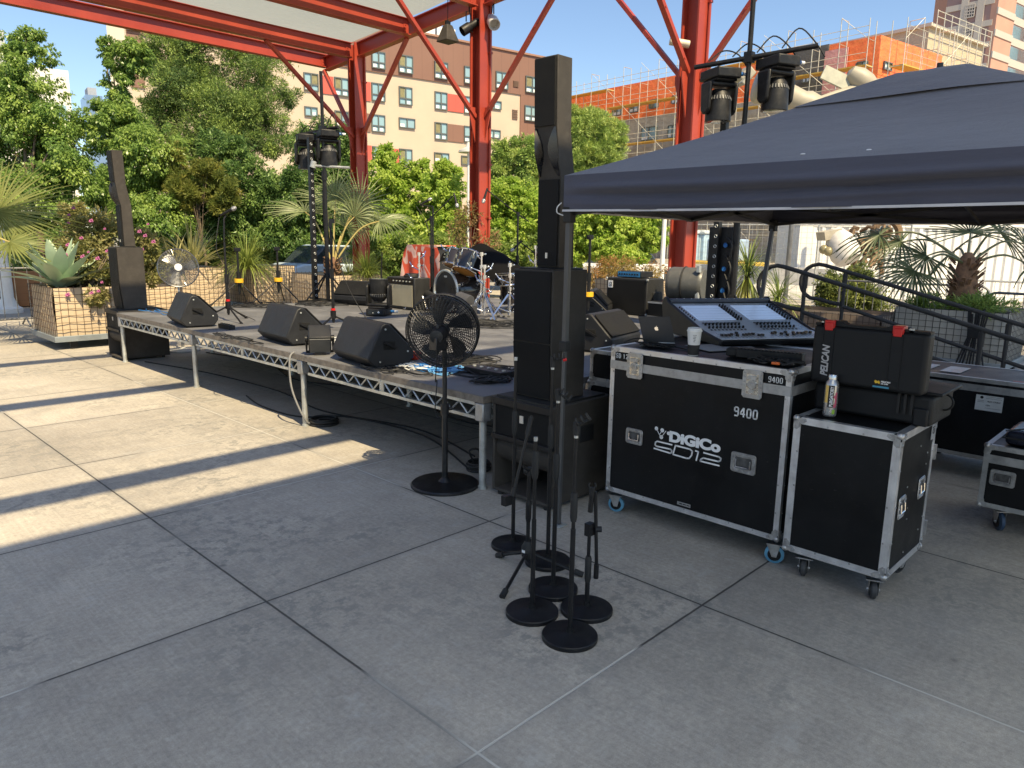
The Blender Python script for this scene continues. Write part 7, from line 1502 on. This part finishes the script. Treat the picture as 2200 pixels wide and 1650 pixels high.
for k, (c, foot) in enumerate(((corners[0], (TX0-.0, TY1-.012)), (corners[1], (TX0, TY0)), (corners[2], (TX1, TY0)), (corners[3], (5.56, TY1-.02)))):
    x, y = c.x+(.025 if c.x < 4 else -.025), c.y+(-.025 if c.y > 1 else .025); b = B(); b.bar((x, y, 1.1), (x, y, 1.9) if k != 3 else (x, y, 1.9), .026, .026, up=(0, 1, 0)); f = V((foot[0]+(x-c.x if k != 3 else 0), foot[1], .012)); lo = V((x, y, 1.9)).lerp(f, .42)
    b = B(); b.bar(lo, (x, y, 1.93), .03, .03, up=(0, 1, 0)); b.bar(f, lo+V((0, 0, .05)), .022, .022, up=(0, 1, 0)); b.build('leg', LEGM, t, .003)
    b = B(); b.box(f+V((0, 0, -.006)), (.075, .075, .008)); b.build('foot_plate', GALV, t, .002); b = B(); b.box((x, y, 1.885), (.055, .055, .09)); b.build('corner_bracket', RUB, t, .006); b = B(); b.box(lo+V((0, 0, .02)), (.05, .05, .06)); b.build('slider', RUB, t, .006)
b = B(); hi, lo_ = 2.03, 1.89
for k in range(4):
    p, q = corners[k], corners[(k+1) % 4]; inn = AP-(p+q)/2; inn.z = 0; inn.normalize(); P3_ = lambda s, z: V((*(p.lerp(q, s)+inn*.035).xy, z))
    for s0, s1 in ((.01, .5), (.5, .99)): b.bar(P3_(s0, hi), P3_(s1, lo_), .012, .022); b.bar(P3_(s0, lo_), P3_(s1, hi), .012, .022)
for k in range(4):
    p, q = corners[k], corners[(k+1) % 4]; m_ = p.lerp(q, .5); h = V((AP.x, AP.y, 2.2)); b.bar(V((m_.x, m_.y, hi)), h.lerp(V((m_.x, m_.y, 2.2)), .5)+V((0, 0, -.2)), .012, .02); b.bar(V((m_.x, m_.y, lo_)), h, .012, .02)
b.tube([(AP.x, AP.y, 2.05), AP-V((0, 0, .02))], .016, 8); b.build('scissor_frame', FRM, t)
b = B(); c = corners[0]; b.tube(bez([(c.x-.012, c.y+.005, 1.95), (c.x-.03, c.y+.02, 1.925), (c.x-.03, c.y+.02, 1.895), (c.x, c.y, 1.88)], 5), .0035, 5); b.build('tie_cord', M('white_cord', (.6, .6, .6), .7), t)
# ------------------------------------------------------------------ pedestal fans
def fan_stand(label, base, hub, axis, R, mat, guard, blade, poster=True, depth=.15, nr=15, nrad=56, group='pedestal fans', br=.245, n_bl=5):
    base, hub, ax = V(base), V(hub), V(axis).normalized(); t = thing('pedestal_fan', label, 'fan', tuple(base), group); x_, y_, d = frame(ax)
    b = B(); b.lathe([(br, 0), (br, .014), (br*.96, .022), (.05, .034), (.022, .06)], base, n=56); b.build('round_base', mat, t, sharp=30)
    b = B(); b.tube([base+V((0, 0, .02)), base+V((0, 0, .55))], .021, 12); b.tube([base+V((0, 0, .5)), V((base.x, base.y, hub.z-.09))], .0165, 12); b.build('pole', mat, t)
    b = B(); b.cyl(base+V((0, 0, .52)), base+V((0, 0, .6)), .03, n=14); b.cyl(base+V((.03, 0, .56)), base+V((.06, -.01, .56)), .014, n=8); b.build('height_clamp', mat, t)
    b = B()
    for s, dz in ((-1, -depth/2), (1, depth/2)):
        for k in range(nr):
            q = (k+1)/nr; r = R*(.2+.8*q); bow = (1-q**2)*.045*s; b.ring(hub+d*(dz+bow), r, .0022 if q < 1 else .005, d, 64, 4)
        for k in range(nrad):
            a = 2*pi*k/nrad; sp = .25 if s < 0 else .0; e = lambda q: (x_*cos(a+sp*q)+y_*sin(a+sp*q)); b.tube([hub+d*(dz+(1-q**2)*.045*s)+e(q)*R*(.2+.8*q) for q in (0, .35, .7, .92, 1)], .0023, 4)
    for k in range(nrad): a = 2*pi*(k+.5)/nrad; e = x_*cos(a)+y_*sin(a); b.tube([hub-d*depth/2+e*R, hub+d*depth/2+e*R], .002, 4)
    b.ring(hub, R*1.004, .010, d, 64, 6); b.build('guard', guard, t)
    b = B()
    for k in range(n_bl):
        a0 = 2*pi*k/n_bl; vs = []; N = 7
        for i in range(N+1):
            q = i/N; r = R*(.16+.7*q); wd = (.34+.5*sin(pi*min(1, q*.62+.12)))*.62; tw = .036*(1-.5*q)
            for s in (-1, -.33, .33, 1): a = a0+wd*s*.8/(1+.25*q)+.28*q; vs.append(hub+(x_*cos(a)+y_*sin(a))*r+d*(tw*s))
        b.add(vs, [(4*i+j, 4*i+4+j, 4*i+5+j, 4*i+1+j) for i in range(N) for j in range(3)])
    b.build('blades', blade, t)
    b = B(); b.lathe([(R*.2, -depth/2-.045), (R*.22, -depth/2-.03), (R*.22, -depth/2), (R*.16, depth/2)], hub, d, 20); b.build('hub', mat, t)
    b = B(); b.lathe([(.02, -depth/2-.15), (.045, -depth/2-.145), (.05, -depth/2-.11), (.055, -depth/2-.05)], hub, d, 20); b.build('motor', mat, t)
    b = B(); m = hub-d*(depth/2+.10); top_ = V((base.x, base.y, hub.z-.1)); b.bar(m+V((0, 0, -.05)), top_, .05, .05); b.box(m+V((0, 0, -.05)), (.09, .08, .09)); b.cyl(m+V((0, 0, .02)), m+V((0, 0, .075)), .012, n=8); b.build('tilt_bracket', mat, t, .008)
    b = B(); b.tube(bez([m+V((0, 0, -.08)), V((base.x-.05, base.y+.04, hub.z-.35)), V((base.x-.02, base.y+.06, .75)), V((base.x-.04, base.y+.05, .52)), V((base.x+.03, base.y-.02, .5))], 7), .004, 5); b.build('power_cord', RUB, t)
    return t
FANB = M('black_fan_enamel', (.009, .009, .010), .4, bump=.1, bs=200, dust=.12)
fan_stand('black pedestal fan standing in front of the stage corner', (3.281, 3.845, 0), (3.27, 3.85, 1.118), (.79, .60, .10), .247, FANB, FANB, FANB, depth=.115)
fb = V((4.43, 11.32, 0)); fan_stand('chrome guarded grey pedestal fan behind the left corner of the stage', fb, V((4.43, 11.28, 1.25)), (-.35, -.9, .12), .28, M('grey_fan_base', (.45, .46, .46), .5, .2, dust=.3), M('dark_chrome_wire', (.22, .22, .22), .25, .8), M('dull_blade', (.3, .3, .3), .4, .6), nr=12, nrad=44, n_bl=3)
b = B(); fx, fy, fd = frame(V((-.35, -.9, .12))); q = V((4.43, 11.28, 1.25))+fd*.125; b.lathe([(.055, 0), (.05, .012), (.002, .016)], q, fd, 20); ob = b.build('fan_badge', M('white_badge', (.7, .7, .68), .4), bpy.data.objects['pedestal_fan.001'])
# ------------------------------------------------------------------ microphone stands in the foreground
def round_stand(label, base, h, clip=None, boom=None, r=.125, grip=None):
    base = V(base); t = thing('round_base_stand', label, 'microphone stand', tuple(base), 'round base microphone stands'); b = B(); b.lathe([(r, 0), (r, .017), (r*.975, .021), (.03, .024), (.017, .03), (.016, .05)], base, n=56); b.build('round_base', BLKM, t, sharp=30)
    b = B(); z = h if boom is None else h; b.tube([base+V((0, 0, .02)), base+V((0, 0, z*.55))], .0115, 12); b.tube([base+V((0, 0, z*.5)), base+V((0, 0, z))], .0085, 10); b.build('pole', BLKM, t)
    g0 = z*.55 if grip is None else grip; b = B(); b.lathe([(.0125, g0-.07), (.016, g0-.05), (.016, g0+.045), (.012, g0+.06)], base, n=14); b.build('clutch', RUB, t); b = B(); b.cyl(base+V((0, 0, z-.012)), base+V((0, 0, z+.006)), .0095, n=10); b.build('thread', GALV, t)
    top = base+V((0, 0, z))
    if clip:
        c = V(clip).normalized(); b = B(); b.cyl(top, top+V((0, 0, .03)), .013, n=10); q = top+V((0, 0, .04)); s = c.cross(V((0, 0, 1))).normalized(); w = s.cross(c); b.box(q, (.022, .022, .03))
        for k in range(3): o = q+c*(.01+k*.025)+w*.016; b.tube([o+s*cos(a)*.017+w*sin(a)*.017 for a in [pi*.75+pi*1.5*i/10 for i in range(11)]], .0045, 5)
        b.tube([q, q+c*.07], .006, 6); b.build('mic_clip', RUB, t)
    return t
round_stand('nearest round base microphone stand with a black mic clip', (2.337, 1.888, 0), .935, (.5, -.7, .5), grip=.62); round_stand('round base microphone stand just left of the nearest one, no clip', (2.375, 2.152, 0), .86, grip=.74)
round_stand('slim tall round base stand farthest left with bare silver thread', (2.87, 2.762, 0), 1.10, grip=.74)
round_stand('tall round base stand with red tipped clip beside the tent leg', (2.85, 2.475, 0), 1.09, (.6, -.7, .1), grip=.72); round_stand('tall round base stand with hanging clip in front of the subwoofer', (2.624, 2.238, 0), .985, (.45, -.6, -.6), grip=.66)
b = B(); b.cyl((2.88, 2.43, 1.13), (2.89, 2.415, 1.135), .008, n=8); b.build('red_tip', REDP, bpy.data.objects['round_base_stand.003'])
t = round_stand('short round base stand with a boom folded down its right side', (2.582, 1.988, 0), .40, grip=.22)
b = B(); c = V((2.582, 1.988, .40)); b.box(c+V((0, 0, .015)), (.04, .03, .06)); b.cyl(c+V((.02, -.02, .015)), c+V((.04, -.04, .015)), .014, n=10); b.tube([c+V((.015, -.015, .2)), c+V((.025, -.03, -.16))], .0085, 8); b.lathe([(.012, 0), (.012, .07)], c+V((.025, -.03, -.23)), n=10); b.tube([c+V((.0, 0, .1)), c+V((.004, -.004, .19))], .012, 8); b.build('folded_boom', BLKM, t)
b = B(); q = c+V((.004, -.004, .23)); b.tube([q+V((.012*cos(a), -.012*cos(a), .014*sin(a))) for a in [pi*.7+pi*1.6*i/10 for i in range(11)]], .004, 5); b.box(q-V((0, 0, .03)), (.02, .02, .04)); b.build('mic_clip', RUB, t)
base = V((2.71, 2.497, 0)); t = thing('tripod_boom_stand', 'low black tripod microphone stand with raised boom among the round base stands', 'microphone stand', tuple(base)); hub = base+V((0, 0, .10)); b = B(); b.lathe([(.022, -.04), (.034, -.02), (.034, .03), (.016, .06)], hub, n=16); b.build('hub', RUB, t); b = B(); b.box(hub+V((-.033, .0, .01)), (.004, .02, .014)); b.build('hub_label', WTX, t)
for f in ((2.70, 2.70), (2.392, 2.36), (2.844, 2.244)):
    f = V((*f, .016)); d = (f-hub); b = B(); b.tube([hub+d*.08, f], .0095, 8); b.build('leg', BLKM, t); b = B(); b.cyl(f-d.normalized()*.03, f+d.normalized()*.02, .016, n=10); b.build('rubber_foot', RUB, t)
b = B(); b.tube([hub, base+V((0, 0, .55))], .0105, 10); b.lathe([(.012, .27), (.016, .29), (.016, .37), (.012, .39)], base, n=12); b.build('pole', BLKM, t); j = base+V((0, 0, .55)); b = B(); b.box(j, (.035, .03, .04)); b.cyl(j-CX*.03, j+CX*.04, .016, n=12); b.build('swivel', RUB, t)
tp_, bt_ = atd(1143, 893, 3.62), atd(1102, 1066, 3.62); b = B(); b.tube([bt_, tp_], .008, 8); b.cyl(tp_.lerp(bt_, .02), tp_.lerp(bt_, .24), .0135, n=10); b.tube([j, bt_.lerp(tp_, .4)], .008, 6); b.cyl(bt_.lerp(tp_, .0), bt_.lerp(tp_, .1), .014, n=10); b.box(bt_-V((0, 0, .02))-CX*.03, (.05, .03, .05)); b.build('boom_arm', BLKM, t)
